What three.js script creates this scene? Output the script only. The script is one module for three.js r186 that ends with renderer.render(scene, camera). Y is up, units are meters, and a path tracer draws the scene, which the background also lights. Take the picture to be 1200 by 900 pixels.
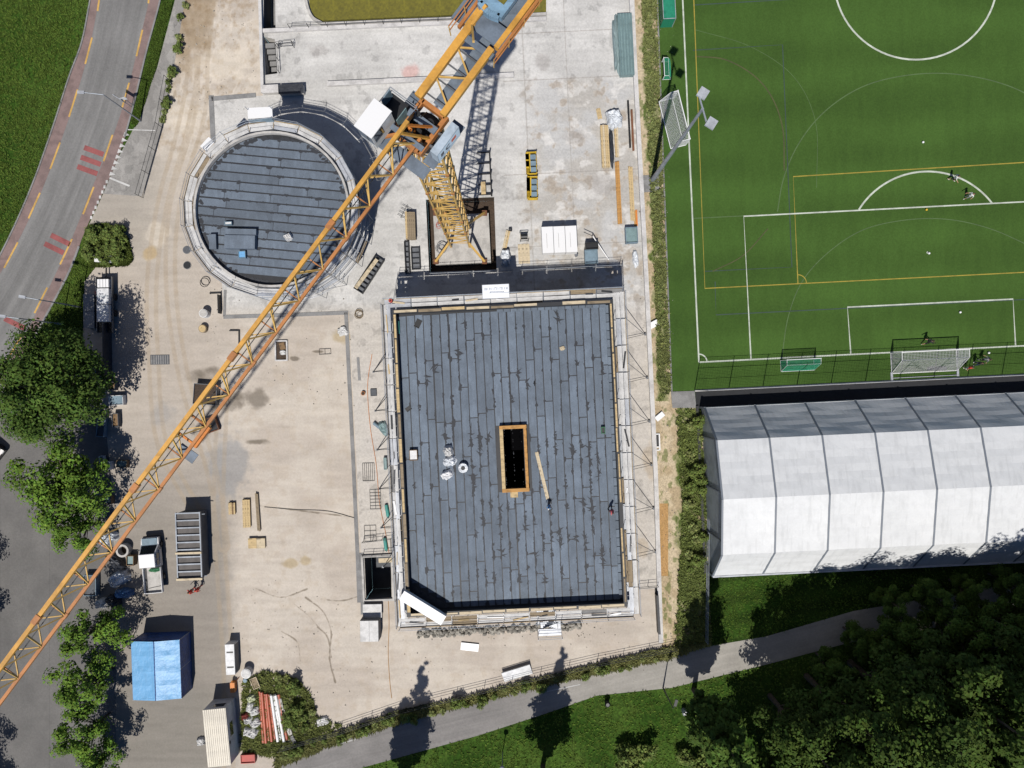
import * as THREE from 'three';
import { Sky } from 'three/addons/objects/Sky.js';
import { MarchingCubes } from 'three/addons/objects/MarchingCubes.js';

// ---------------------------------------------------------------- camera, sky, sun, exposure
const S = 10.4, H = 83;                       // plan scale of the survey (units per metre) and flight height in metres
const scene = new THREE.Scene();
const camera = new THREE.PerspectiveCamera(2 * Math.atan(450 / S / H) * 180 / Math.PI, 4 / 3, 1, 3000);
camera.position.set(0, H, 0);
camera.up.set(0, 0, -1);
camera.lookAt(0, 0, 0);
scene.add(camera);

const renderer = new THREE.WebGLRenderer({ antialias: true });
renderer.toneMapping = THREE.LinearToneMapping;
renderer.toneMappingExposure = 1.32;
renderer.shadowMap.enabled = true;

const SUN_TAN = 1.6, SUN_AZ = 0.17;           // shadows fall north and a little east
const sunDir = new THREE.Vector3(-SUN_AZ, SUN_TAN, Math.sqrt(1 - SUN_AZ * SUN_AZ)).normalize();
const sky = new Sky();
sky.name = 'sky'; sky.scale.setScalar(2500);
sky.userData = { kind: 'structure', label: 'clear blue summer sky over the site', category: 'sky' };
sky.material.uniforms.sunPosition.value.copy(sunDir);
sky.material.uniforms.turbidity.value = 2;
sky.material.uniforms.rayleigh.value = 0.7;
sky.material.uniforms.mieCoefficient.value = 0.002;
scene.add(sky);
scene.environmentIntensity = 0.1;
const sun = new THREE.DirectionalLight(0xfff9f1, 5);
sun.position.copy(sunDir).multiplyScalar(200);
sun.castShadow = true;
sun.shadow.mapSize.set(4096, 4096);
Object.assign(sun.shadow.camera, { left: -90, right: 90, top: 90, bottom: -90, near: 10, far: 400 });
sun.name = 'sun';
scene.add(sun);

// ---------------------------------------------------------------- helpers
const V3 = THREE.Vector3;
const R = d => d * Math.PI / 180;
const GRID = R(2.75);                          // the buildings stand turned by this against the picture's axes
const at = (px, py, h = 0) => { const k = (H - h) / H / S; return new V3((px - 600) * k, h, (py - 450) * k); };
function rng(seed) { let s = seed >>> 0; return () => { s = (s + 0x6D2B79F5) >>> 0; let t = s; t = Math.imul(t ^ (t >>> 15), t | 1); t ^= t + Math.imul(t ^ (t >>> 7), t | 61); return ((t ^ (t >>> 14)) >>> 0) / 4294967296; }; }
const HT = new Float32Array(4096); { const r = rng(77); for (let i = 0; i < 4096; i++) HT[i] = r(); }
const hash2 = (i, j) => HT[(Math.imul(i, 73) + Math.imul(j, 1571) + ((i * j) & 255) * 31) & 4095];
function vnoise(x, y) {
  const i = Math.floor(x), j = Math.floor(y); let a = x - i, b = y - j; a = a * a * (3 - 2 * a); b = b * b * (3 - 2 * b);
  const p = hash2(i, j), q = hash2(i + 1, j), r = hash2(i, j + 1), s = hash2(i + 1, j + 1);
  return p + (q - p) * a + (r - p) * b + (p - q - r + s) * a * b;
}
const fbm = (x, y, o = 4) => { let v = 0, a = 0.5, t = 0; for (let k = 0; k < o; k++) { v += a * vnoise(x + k * 17.3, y - k * 9.1); t += a; a *= 0.5; x *= 2.03; y *= 2.03; } return v / t; };
const sstep = (a, b, x) => { const t = Math.min(1, Math.max(0, (x - a) / (b - a))); return t * t * (3 - 2 * t); };
const toLin = v => { v /= 255; return v <= 0.04045 ? v / 12.92 : Math.pow((v + 0.055) / 1.055, 2.4); };
const toS = v => 255 * (v <= 0.0031308 ? v * 12.92 : 1.055 * Math.pow(v, 1 / 2.4) - 0.055);
const ALB = 1.8;                              // how much brighter a sunlit surface shows than its base colour
const A = (r, g, b) => new THREE.Color().setRGB(toLin(r) / ALB, toLin(g) / ALB, toLin(b) / ALB);
const LUT = new Uint8Array(256); for (let i = 0; i < 256; i++) LUT[i] = Math.round(toS(toLin(i) / ALB));

// textures: fn(x, y) in plan units -> [r, g, b]
function planTex(x0, y0, x1, y1, w, h, fn) {
  const d = new Uint8Array(w * h * 4); let o = 0;
  for (let j = 0; j < h; j++) for (let i = 0; i < w; i++) {
    const c = fn(x0 + (i + 0.5) / w * (x1 - x0), y0 + (j + 0.5) / h * (y1 - y0));
    d[o++] = LUT[Math.max(0, Math.min(255, c[0] | 0))]; d[o++] = LUT[Math.max(0, Math.min(255, c[1] | 0))]; d[o++] = LUT[Math.max(0, Math.min(255, c[2] | 0))]; d[o++] = 255;
  }
  const t = new THREE.DataTexture(d, w, h); t.colorSpace = THREE.SRGBColorSpace; t.magFilter = THREE.LinearFilter; t.minFilter = THREE.LinearMipmapLinearFilter; t.generateMipmaps = true; t.needsUpdate = true;
  t.userData = { rect: [x0, y0, x1, y1] };
  return t;
}
// grey tileable textures that modulate a colour (uv in metres, "size" metres per tile)
function grey(w, size, fn, srgb = true) {
  const d = new Uint8Array(w * w * 4);
  for (let j = 0; j < w; j++) for (let i = 0; i < w; i++) { const v = Math.max(0, Math.min(255, 255 * fn(i / w, j / w))); const o = (j * w + i) * 4; d[o] = d[o + 1] = d[o + 2] = v; d[o + 3] = 255; }
  const t = new THREE.DataTexture(d, w, w); if (srgb) t.colorSpace = THREE.SRGBColorSpace; t.magFilter = THREE.LinearFilter; t.minFilter = THREE.LinearMipmapLinearFilter; t.generateMipmaps = true;
  t.wrapS = t.wrapT = THREE.RepeatWrapping; t.repeat.set(1 / size, 1 / size); t.needsUpdate = true; return t;
}
const T = {};
T.grain = grey(512, 4, (u, v) => 0.80 + 0.26 * (fbm(u * 24, v * 24, 4) - 0.5) + 0.22 * (fbm(u * 5 + 9, v * 5, 3) - 0.5) + 0.10);
T.dirty = grey(512, 7, (u, v) => { const a = fbm(u * 9, v * 9, 5); return 0.93 - 0.12 * sstep(0.35, 0.85, a) - 0.09 * fbm(u * 70, v * 70, 2); });
T.fabric = grey(512, 11, (u, v) => 0.95 - 0.025 * sstep(0.4, 0.8, fbm(u * 14, v * 14, 5)) - 0.035 * sstep(0.55, 0.8, fbm(u * 40, v * 6, 4)) - 0.03 * fbm(u * 90, v * 90, 2));
T.wood = grey(512, 2.4, (u, v) => 0.93 - 0.22 * fbm(u * 3 + 4, v * 60, 4) - 0.12 * sstep(0.6, 0.8, fbm(u * 5, v * 9, 3)));
T.bump = grey(512, 3, (u, v) => fbm(u * 40, v * 40, 4), false);
T.lawn = grey(512, 6, (u, v) => fbm(u * 90, v * 90, 3), false);
T.membrane = grey(1024, 13, (u, v) => 0.92 - 0.16 * fbm(u * 260, v * 260, 2) - 0.07 * sstep(0.35, 0.8, fbm(u * 11, v * 11, 4)) + 0.05 * sstep(0.5, 0.8, fbm(u * 40 + 4, v * 14, 3)));
T.cloth = grey(512, 3, (u, v) => fbm(u * 9, v * 9, 4), false);
function mat(col, o = {}) {
  const { map, bump, bs = 0.01, rough = 0.85, metal = 0, ...rest } = o;
  const m = new THREE.MeshStandardMaterial({ color: col, roughness: rough, metalness: metal, ...rest });
  if (map) { m.map = map; m.color.multiplyScalar(1.22); }
  if (bump) { m.bumpMap = bump; m.bumpScale = bs; }
  return m;
}
const M = {
  concrete: mat(A(208, 205, 200), { map: T.dirty, bump: T.bump, bs: 0.006 }),
  concreteGrey: mat(A(150, 150, 150), { map: T.dirty, bump: T.bump, bs: 0.006 }),
  concreteDark: mat(A(96, 100, 106), { map: T.dirty, bump: T.bump, bs: 0.006 }),
  cap: mat(A(226, 224, 222), { map: T.dirty }),
  soil: mat(A(74, 58, 44), { map: T.grain, bump: T.bump, bs: 0.06 }),
  bitumen: mat(A(28, 31, 37), { map: T.grain, rough: 0.6 }),
  crane: mat(A(234, 174, 74), { map: T.dirty, rough: 0.5 }),
  craneB: mat(A(204, 134, 70), { map: T.dirty, rough: 0.55 }),
  craneY: mat(A(228, 186, 104), { map: T.dirty, rough: 0.5 }),
  grate: mat(A(132, 146, 162), { map: T.dirty, rough: 0.5, metal: 0.25 }),
  blueSteel: mat(A(140, 178, 205), { map: T.dirty, rough: 0.45 }),
  steel: mat(A(140, 144, 150), { map: T.dirty, rough: 0.4, metal: 0.5 }),
  darkSteel: mat(A(52, 54, 58), { map: T.dirty, rough: 0.5, metal: 0.4 }),
  rust: mat(A(132, 84, 54), { map: T.dirty, rough: 0.8 }),
  galv: mat(A(176, 184, 194), { map: T.dirty, rough: 0.45, metal: 0.35 }),
  alu: mat(A(205, 210, 218), { map: T.dirty, rough: 0.45, metal: 0.2 }),
  deck: mat(A(224, 224, 223), { map: T.dirty, rough: 0.6 }),
  white: mat(A(240, 242, 244), { map: T.dirty, rough: 0.5 }),
  whiteClean: mat(A(246, 247, 248), { rough: 0.45 }),
  black: mat(A(26, 27, 30), { rough: 0.5 }),
  pitch: new THREE.MeshPhysicalMaterial({ color: A(13, 13, 15), roughness: 1, specularIntensity: 0 }),  // darkness inside the skylight, painted as near-black colour without sheen
  blackTarp: mat(A(48, 52, 60), { map: T.grain, rough: 0.55, bump: T.cloth, bs: 0.05 }),
  rubber: mat(A(30, 30, 31), { rough: 0.9 }),
  timber: mat(A(232, 204, 152), { map: T.wood }),
  timberPale: mat(A(238, 220, 186), { map: T.wood }),
  timberOrange: mat(A(222, 166, 92), { map: T.wood }),
  timberOld: mat(A(168, 150, 122), { map: T.wood }),
  ply: mat(A(150, 120, 84), { map: T.wood }),
  orange: mat(A(232, 140, 50), { map: T.dirty, rough: 0.6 }),
  red: mat(A(196, 62, 44), { map: T.dirty, rough: 0.6 }),
  pipeRed: mat(A(206, 104, 74), { map: T.dirty, rough: 0.5 }),
  teal: mat(A(70, 168, 158), { map: T.dirty, rough: 0.6 }),
  green: mat(A(36, 120, 72), { map: T.dirty, rough: 0.6 }),
  yellow: mat(A(236, 196, 40), { map: T.dirty, rough: 0.5 }),
  blueGrey: mat(A(130, 156, 172), { map: T.dirty, rough: 0.6 }),
  tealGrey: mat(A(132, 160, 162), { map: T.dirty, rough: 0.55 }),
  blueTarp: mat(A(112, 176, 226), { map: T.fabric, rough: 0.5, bump: T.cloth, bs: 0.035 }),
  blueTarpSide: mat(A(46, 92, 166), { map: T.dirty, rough: 0.5, bump: T.cloth, bs: 0.12 }),
  plastic: mat(A(226, 232, 238), { rough: 0.3, bump: T.cloth, bs: 0.15 }),
  bag: mat(A(232, 232, 230), { map: T.dirty, rough: 0.7, bump: T.cloth, bs: 0.1 }),
  tent: new THREE.MeshPhysicalMaterial({ color: A(222, 225, 227), roughness: 0.55, map: T.fabric }),
  tentSeam: mat(A(120, 128, 138), { rough: 0.6 }),
  glass: new THREE.MeshPhysicalMaterial({ color: A(30, 34, 40), roughness: 0.08, metalness: 0, clearcoat: 1 }),
  netWhite: mat(A(225, 228, 230), { rough: 0.7 }),
  netGreen: mat(A(40, 160, 120), { rough: 0.7 }),
};
M.tent.color.multiplyScalar(1.2);

// ---- geometry builder: everything pushed in is merged into one mesh; uv in metres
class MB {
  constructor() { this.p = []; this.n = []; this.u = []; this.c = null; }
  quad(a, b, c, d) { this.tri(a, b, c, [0, 0], [1, 0], [1, 1], a, d, b); this.tri(a, c, d, null, null, null, a, d, b); }
  tri(a, b, c, _1, _2, _3, o, dv, du) {
    const e1 = _a.subVectors(b, a), e2 = _b.subVectors(c, a), n = _c.crossVectors(e1, e2).normalize();
    for (const q of [a, b, c]) {
      this.p.push(q.x, q.y, q.z); this.n.push(n.x, n.y, n.z);
      const ax = Math.abs(n.x), ay = Math.abs(n.y), az = Math.abs(n.z);
      if (ay >= ax && ay >= az) this.u.push(q.x, q.z); else if (ax >= az) this.u.push(q.z, q.y); else this.u.push(q.x, q.y);
    }
    return this;
  }
  hex(v) { // 8 corners: bottom 0-3 ccw seen from above (x-,z-),(x-,z+),(x+,z+),(x+,z-), top 4-7
    const f = [[4, 5, 6, 7], [3, 2, 1, 0], [0, 1, 5, 4], [1, 2, 6, 5], [2, 3, 7, 6], [3, 0, 4, 7]];
    for (const [a, b, c, d] of f) { this.tri(v[a], v[b], v[c]); this.tri(v[a], v[c], v[d]); }
    return this;
  }
  box(cx, cy, cz, sx, sy, sz, ry = 0) {
    const c = Math.cos(ry), s = Math.sin(ry), v = [];
    for (const y of [-1, 1]) for (const [x, z] of [[-1, -1], [-1, 1], [1, 1], [1, -1]]) { const lx = x * sx / 2, lz = z * sz / 2; v.push(new V3(cx + lx * c + lz * s, cy + y * sy / 2, cz - lx * s + lz * c)); }
    return this.hex(v);
  }
  bar(a, b, w, h = w) { // rectangular bar between two points; h along the up-ish side
    const d = new V3().subVectors(b, a).normalize(), up = Math.abs(d.y) > 0.95 ? new V3(1, 0, 0) : new V3(0, 1, 0);
    const s = new V3().crossVectors(d, up).normalize().multiplyScalar(w / 2), t = new V3().crossVectors(s, d).normalize().multiplyScalar(h / 2);
    const v = []; for (const q of [t.clone().negate(), t]) for (const [e, m] of [[a, -1], [a, 1], [b, 1], [b, -1]]) v.push(new V3().copy(e).add(q).addScaledVector(s, m));
    return this.hex(v);
  }
  tube(a, b, r0, r1 = r0, n = 8, caps = true) {
    const d = new V3().subVectors(b, a).normalize(), up = Math.abs(d.y) > 0.9 ? new V3(1, 0, 0) : new V3(0, 1, 0);
    const s = new V3().crossVectors(d, up).normalize(), t = new V3().crossVectors(d, s);
    const ra = [], rb = [], nn = [];
    for (let i = 0; i < n; i++) { const g = i / n * 2 * Math.PI, q = new V3().addScaledVector(s, Math.cos(g)).addScaledVector(t, Math.sin(g)); nn.push(q); ra.push(new V3().copy(a).addScaledVector(q, r0)); rb.push(new V3().copy(b).addScaledVector(q, r1)); }
    const L = a.distanceTo(b);
    const put = (q, m, u, v) => { this.p.push(q.x, q.y, q.z); this.n.push(m.x, m.y, m.z); this.u.push(u, v); };
    for (let i = 0; i < n; i++) { const j = (i + 1) % n, u0 = i * r0, u1 = (i + 1) * r0; put(ra[i], nn[i], u0, 0); put(rb[j], nn[j], u1, L); put(rb[i], nn[i], u0, L); put(ra[i], nn[i], u0, 0); put(ra[j], nn[j], u1, 0); put(rb[j], nn[j], u1, L); }
    if (caps) { const e = d.clone(), f = d.clone().negate(); for (let i = 1; i < n - 1; i++) { for (const q of [rb[0], rb[i], rb[i + 1]]) put(q, e, q.x, q.z); for (const q of [ra[0], ra[i + 1], ra[i]]) put(q, f, q.x, q.z); } }
    return this;
  }
  prism(pts, y0, y1) { // pts [x,z] polygon, extruded up
    const sh = pts.map(q => new THREE.Vector2(q[0], -q[1])), rev = THREE.ShapeUtils.isClockWise(sh); const P = rev ? pts.slice().reverse() : pts;
    const tr = THREE.ShapeUtils.triangulateShape(P.map(q => new THREE.Vector2(q[0], -q[1])), []);
    for (const [a, b, c] of tr) { this.tri(...[a, b, c].map(i => new V3(P[i][0], y1, P[i][1]))); this.tri(...[c, b, a].map(i => new V3(P[i][0], y0, P[i][1]))); }
    for (let i = 0; i < P.length; i++) { const a = P[i], b = P[(i + 1) % P.length]; const v = [new V3(a[0], y0, a[1]), new V3(b[0], y0, b[1]), new V3(b[0], y1, b[1]), new V3(a[0], y1, a[1])]; this.tri(v[0], v[1], v[2]); this.tri(v[0], v[2], v[3]); }
    return this;
  }
  geo(g, m) {
    g = g.index ? g.toNonIndexed() : g.clone(); if (m) g.applyMatrix4(m);
    const p = g.attributes.position, n = g.attributes.normal, u = g.attributes.uv;
    for (let i = 0; i < p.count; i++) { this.p.push(p.getX(i), p.getY(i), p.getZ(i)); this.n.push(n.getX(i), n.getY(i), n.getZ(i)); this.u.push(u ? u.getX(i) : p.getX(i), u ? u.getY(i) : p.getZ(i)); }
    return this;
  }
  build() { const g = new THREE.BufferGeometry(); g.setAttribute('position', new THREE.Float32BufferAttribute(this.p, 3)); g.setAttribute('normal', new THREE.Float32BufferAttribute(this.n, 3)); g.setAttribute('uv', new THREE.Float32BufferAttribute(this.u, 2)); return g; }
}
const _a = new V3(), _b = new V3(), _c = new V3();
const mb = () => new MB();
const taken = {};
function numbered(n) { if (!(n in taken)) { taken[n] = 0; return n; } taken[n]++; return n + '_' + String(taken[n]).padStart(3, '0'); }
function shade(o) { o.castShadow = true; o.receiveShadow = true; return o; }
function part(parent, name, geom, material, label) {
  const m = shade(new THREE.Mesh(geom instanceof MB ? geom.build() : geom, material)); m.name = name; parent.add(m); if (label) m.userData.label = label; return m;
}
function thing(name, label, category, pos = new V3(), turn = 0, group) {
  const o = new THREE.Group(); o.name = numbered(name); o.position.copy(pos); o.rotation.y = turn; o.userData = { label, category }; if (group) o.userData.group = group; scene.add(o); return o;
}
function solo(name, label, category, geom, material, pos, turn = 0, group) {
  const m = shade(new THREE.Mesh(geom instanceof MB ? geom.build() : geom, material)); m.name = numbered(name); if (pos) m.position.copy(pos); m.rotation.y = turn; m.userData = { label, category }; if (group) m.userData.group = group; scene.add(m); return m;
}
function copyOf(root, pos, turn, label, group) { const r = root.clone(); r.name = numbered(root.name.replace(/_\d\d\d$/, '')); r.userData = { ...root.userData }; if (label) r.userData.label = label; if (group) r.userData.group = group; r.position.copy(pos); r.rotation.y = turn; scene.add(r); return r; }
// flat sheet from a plan polygon [[px,py]...], with holes; uv either over the texture's rect or in metres
function sheetGeo(pts, y, holes = [], rect) {
  const toV = q => new THREE.Vector2(q[0], -q[1]);
  let P = pts.slice(); if (THREE.ShapeUtils.isClockWise(P.map(toV))) P.reverse();
  const Hs = holes.map(h => THREE.ShapeUtils.isClockWise(h.map(toV)) ? h.slice() : h.slice().reverse());
  const tr = THREE.ShapeUtils.triangulateShape(P.map(toV), Hs.map(h => h.map(toV))), all = P.concat(...Hs);
  const pos = [], uv = [], nor = [], idx = [];
  for (const q of all) { const w = at(q[0], q[1]); pos.push(w.x, y, w.z); nor.push(0, 1, 0); rect ? uv.push((q[0] - rect[0]) / (rect[2] - rect[0]), (q[1] - rect[1]) / (rect[3] - rect[1])) : uv.push(w.x, w.z); }
  for (const t of tr) idx.push(...t);
  const g = new THREE.BufferGeometry(); g.setAttribute('position', new THREE.Float32BufferAttribute(pos, 3)); g.setAttribute('normal', new THREE.Float32BufferAttribute(nor, 3)); g.setAttribute('uv', new THREE.Float32BufferAttribute(uv, 2)); g.setIndex(idx); return g;
}
function struct(name, label, category, geom, material) { const m = solo(name, label, category, geom, material); m.userData.kind = 'structure'; return m; }
// a painted line of given width (m) along plan points
function lineGeo(pts, w, y, closed = false) {
  const b = mb(), W = pts.map(q => at(q[0], q[1])); if (closed) W.push(W[0]);
  const L = [], Rr = [];
  for (let i = 0; i < W.length; i++) {
    const p = W[Math.max(0, i - 1)], n = W[Math.min(W.length - 1, i + 1)]; let a = closed && i === 0 ? W[W.length - 2] : p, c = closed && i === W.length - 1 ? W[1] : n;
    const d = new V3().subVectors(c, a).normalize(), s = new V3(-d.z, 0, d.x).multiplyScalar(w / 2);
    L.push(new V3(W[i].x - s.x, y, W[i].z - s.z)); Rr.push(new V3(W[i].x + s.x, y, W[i].z + s.z));
  }
  for (let i = 0; i + 1 < W.length; i++) { b.tri(L[i], Rr[i], Rr[i + 1]); b.tri(L[i], Rr[i + 1], L[i + 1]); }
  return b.build();
}
function smooth(pts, n = 6) { const c = new THREE.CatmullRomCurve3(pts.map(q => new V3(q[0], 0, q[1])), false, 'centripetal'); return c.getPoints(n * (pts.length - 1)).map(v => [v.x, v.z]); }
function inPoly(x, y, P) { let c = false; for (let i = 0, j = P.length - 1; i < P.length; j = i++) { const [a, b] = P[i], [d, e] = P[j]; if ((b > y) !== (e > y) && x < (d - a) * (y - b) / (e - b) + a) c = !c; } return c; }
function distPoly(x, y, P, closed = false) { let m = 1e9; for (let i = 0; i + 1 < P.length + (closed ? 1 : 0); i++) { const [a, b] = P[i], [c, d] = P[(i + 1) % P.length]; const dx = c - a, dy = d - b, t = Math.max(0, Math.min(1, ((x - a) * dx + (y - b) * dy) / (dx * dx + dy * dy || 1))); m = Math.min(m, Math.hypot(x - a - t * dx, y - b - t * dy)); } return m; }

// ================================================================ THE GROUND
const PIT_CRANE = [[499, 234], [579, 231], [582, 316], [503, 319]];
const PIT_WEST = [[427, 652], [458, 651], [459, 700], [429, 702]];
const PIT_NW = [[309, -40], [322, -40], [323, 33], [309, 34]];
const PIT_STAIR = [[309.5, 43], [322, 46], [325, 86], [311, 88]];
const PITS = [PIT_CRANE, PIT_WEST, PIT_NW, PIT_STAIR];
const mixc = (a, b, t) => [a[0] + (b[0] - a[0]) * t, a[1] + (b[1] - a[1]) * t, a[2] + (b[2] - a[2]) * t];
const spot = (x, y, cx, cy, rx, ry) => { if (Math.abs(x - cx) > rx * 1.7 || Math.abs(y - cy) > ry * 1.7) return 0; const n = (fbm(x / 9, y / 9, 3) - 0.5) * 0.9; return 1 - sstep(0.55, 1.15, Math.hypot((x - cx) / rx, (y - cy) / ry) + n); };
function grassC(x, y, dry = 0) {
  const a = fbm(x / 60, y / 60, 3), b = fbm(x / 7, y / 7, 3), f = fbm(x / 1.3, y / 1.3, 2);
  let c = mixc([48, 74, 25], [66, 92, 36], sstep(0.3, 0.7, a)); c = mixc(c, [78, 94, 42], 0.55 * sstep(0.5, 0.8, b) + dry * sstep(0.4, 0.7, a)); const k = 0.62 + 0.76 * f; return [c[0] * k, c[1] * k, c[2] * k];
}
// ---- wide ground
{
  const t = planTex(0, 0, 200, 200, 512, 512, (x, y) => { const u = Math.min(x, 200 - x), v = Math.min(y, 200 - y); return grassC(u, v); }); t.wrapS = t.wrapT = THREE.RepeatWrapping; t.repeat.set(1 / 19.2, 1 / 19.2);
  const F = 6000; struct('ground', 'rough grassy land around the building site', 'ground', sheetGeo([[-F, -F], [F, -F], [F, F], [-F, F]], -0.03, PITS), new THREE.MeshPhysicalMaterial({ map: t, specularIntensity: 0.12, roughness: 1, bumpMap: T.lawn, bumpScale: 0.06 }));
}
// ---- street
const ST_L = smooth([[150, -160], [122, -80], [106, 0], [96, 50], [82, 88], [62, 150], [36, 222], [0, 300], [-60, 400], [-160, 530]], 5);
const ST_R = smooth([[226, -160], [205, -80], [188, 0], [172, 60], [155, 130], [140, 180], [121, 225], [100, 270], [82, 317], [57, 365], [35, 405], [5, 447], [-60, 530], [-160, 650]], 5);
const DA_L = smooth([[156, -160], [131, -80], [116, 0], [104, 60], [87, 120], [66, 180], [41, 242], [12, 300], [-40, 385], [-150, 540]], 5);
const DA_R = smooth([[212, -160], [192, -80], [174, 4], [163, 50], [148, 112], [128, 172], [106, 225], [82, 285], [51, 350], [17, 415], [-40, 500], [-150, 640]], 5);
{
  const rect = [-170, -170, 240, 660];
  const xat = (P, y) => { for (let i = 0; i + 1 < P.length; i++) if (y <= P[i + 1][1]) return P[i][0] + (P[i + 1][0] - P[i][0]) * (y - P[i][1]) / (P[i + 1][1] - P[i][1]); return P[P.length - 1][0]; };
  let cy = -1e9, xl = 0, xr = 1; const t = planTex(...rect, 820, 1660, (x, y) => {
    if (y !== cy) { cy = y; xl = xat(DA_L, y); xr = xat(DA_R, y); } const s = (x - xl) / (xr - xl);
    const wheel = Math.exp(-Math.pow((s - 0.2) / 0.08, 2)) + Math.exp(-Math.pow((s - 0.38) / 0.07, 2)) + Math.exp(-Math.pow((s - 0.64) / 0.07, 2)) + Math.exp(-Math.pow((s - 0.83) / 0.07, 2));
    const n = fbm(x / 22, y / 40, 4), g = fbm(x / 1.2, y / 1.2, 2), st = fbm(s * 22, (x + y * 2) / 90, 3);
    let v = 130 - 9 * wheel * (0.5 + n) + 26 * (n - 0.5) + 16 * (g - 0.5) + 22 * (st - 0.5); return [v, v * 0.995, v * 0.985];
  });
  const street = struct('street', 'grey asphalt street curving past the site with reddish cycle lanes', 'road', sheetGeo(ST_L.concat(ST_R.slice().reverse()), 0.012, [], rect), new THREE.MeshStandardMaterial({ map: t, roughness: 0.9, bumpMap: T.bump, bumpScale: 0.004 }));
  const pink = mat(A(146, 124, 120), { map: T.dirty, bump: T.bump, bs: 0.004 });
  part(street, 'cycle_lane', sheetGeo(ST_L.concat(DA_L.slice().reverse()), 0.017), pink);
  part(street, 'cycle_lane', sheetGeo(DA_R.concat(ST_R.slice().reverse()), 0.017), pink);
  part(street, 'kerb', lineKerb(ST_L, 0.16, 0.10, 0.0), M.concreteGrey); part(street, 'kerb', lineKerb(ST_R.slice(0, 24), 0.18, 0.10, 0.0), M.concreteGrey);
  part(street, 'kerb', lineKerb(ST_R.slice(37), 0.22, 0.10, 0.0), M.concreteGrey);
  const yel = mat(A(224, 180, 96), { map: T.dirty }), redp = mat(A(164, 92, 90), { map: T.dirty }), wht = mat(A(222, 222, 220), { map: T.dirty });
  function dashes(list) { for (const [a, b] of list) part(street, 'lane_dash', lineGeo([a, b], 0.2, 0.022), yel); }
  dashes([[[117, -6], [114.5, 13]], [[108, 44], [100, 75]], [[91, 105], [81, 137]], [[70.5, 167], [59, 198]], [[47, 226], [33.5, 256]], [[21, 284], [5, 314]], [[-12, 340], [-30, 368]], [[128, -66], [122, -36]],
    [[176, -24], [174, 4]], [[167, 35], [160, 66]], [[151.5, 97], [143, 127]], [[132, 158], [121.5, 189]], [[110, 219], [97.5, 251]], [[84.5, 280], [70.5, 310]], [[55.5, 337], [40.5, 367]], [[25, 394], [7.5, 423]], [[-10, 448], [-28, 474]]]);
  for (const [x, y, l] of [[110, 177, 24], [106.5, 188.5, 25], [102.5, 199.5, 25], [71, 281, 25], [63.5, 291, 25], [17, 379, 26]]) { const a = R(20 + (y > 270 ? 6 : 0)), dx = Math.cos(a) * l / 2, dy = Math.sin(a) * l / 2; part(street, 'red_bar', lineGeo([[x - dx, y - dy], [x + dx, y + dy]], 0.58, 0.022), redp); }
  for (let i = 0; i < 8; i++) { const x = 147.5 - i * 2.35, y = 157 + i * 6.6, a = at(x - 1.5, y - 2.2), b = at(x + 4.5, y + 1.5), c = at(x - 3, y + 2.6); for (const q of [a, b, c]) q.y = 0.024; part(street, 'yield_triangle', mb().tri(a, c, b), wht); }
  for (let i = 0; i < 8; i++) { const x = 126 - i * 2.6, y = 213 + i * 6; part(street, 'white_square', lineGeo([[x - 0.7, y - 1.8], [x + 0.9 - 1.8, y + 1.8]], 0.24, 0.026), wht); }
  part(street, 'stop_line', lineGeo([[128.5, 208.5], [152, 218]], 0.2, 0.026), wht);
  part(street, 'edge_line', lineGeo([[150, 152], [182, 153]], 0.1, 0.026), wht);
}
function lineKerb(pts, w, h, y0) { // low raised strip along plan points
  const b = mb(), W = pts.map(q => at(q[0], q[1])), L = [], Q = [];
  for (let i = 0; i < W.length; i++) { const d = new V3().subVectors(W[Math.min(W.length - 1, i + 1)], W[Math.max(0, i - 1)]).normalize(), s = new V3(-d.z, 0, d.x).multiplyScalar(w / 2); L.push(W[i].clone().sub(s)); Q.push(W[i].clone().add(s)); }
  for (let i = 0; i + 1 < W.length; i++) { const v = [L[i], L[i + 1], Q[i + 1], Q[i]]; b.hex([...v.map(q => new V3(q.x, y0, q.z)), ...v.map(q => new V3(q.x, y0 + h, q.z))].map((q, k, a) => a[[3, 2, 1, 0, 7, 6, 5, 4][k]])); }
  return b;
}
// ---- side path, verges and meadow
const PATH = [[211, -160], [236, -160], [217, 0], [201, 95], [190, 152], [166, 230], [121, 227], [140, 182], [157, 150], [184, 80], [205, 0]];
{
  const rect = [110, -170, 245, 240];
  const t = planTex(...rect, 512, 1400, (x, y) => { const n = fbm(x / 14, y / 18, 4), g = fbm(x / 1.1, y / 1.1, 2), w = sstep(0.55, 0.62, fbm(x / 8 + 3, y / 11, 4)); let v = 146 + 30 * (n - 0.5) + 20 * (g - 0.5) + 14 * w; const cr = Math.abs(fbm(x / 18 + 5, y / 18, 3) - 0.5) < 0.008 ? 18 : 0; v -= cr; return [v, v * 0.985, v * 0.96]; });
  struct('footpath', 'pale asphalt footpath between grass verge and building site', 'path', sheetGeo(PATH, 0.008, [], rect), new THREE.MeshStandardMaterial({ map: t, roughness: 0.95, bumpMap: T.bump, bumpScale: 0.005 }));
}
const lawns = [];
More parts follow.
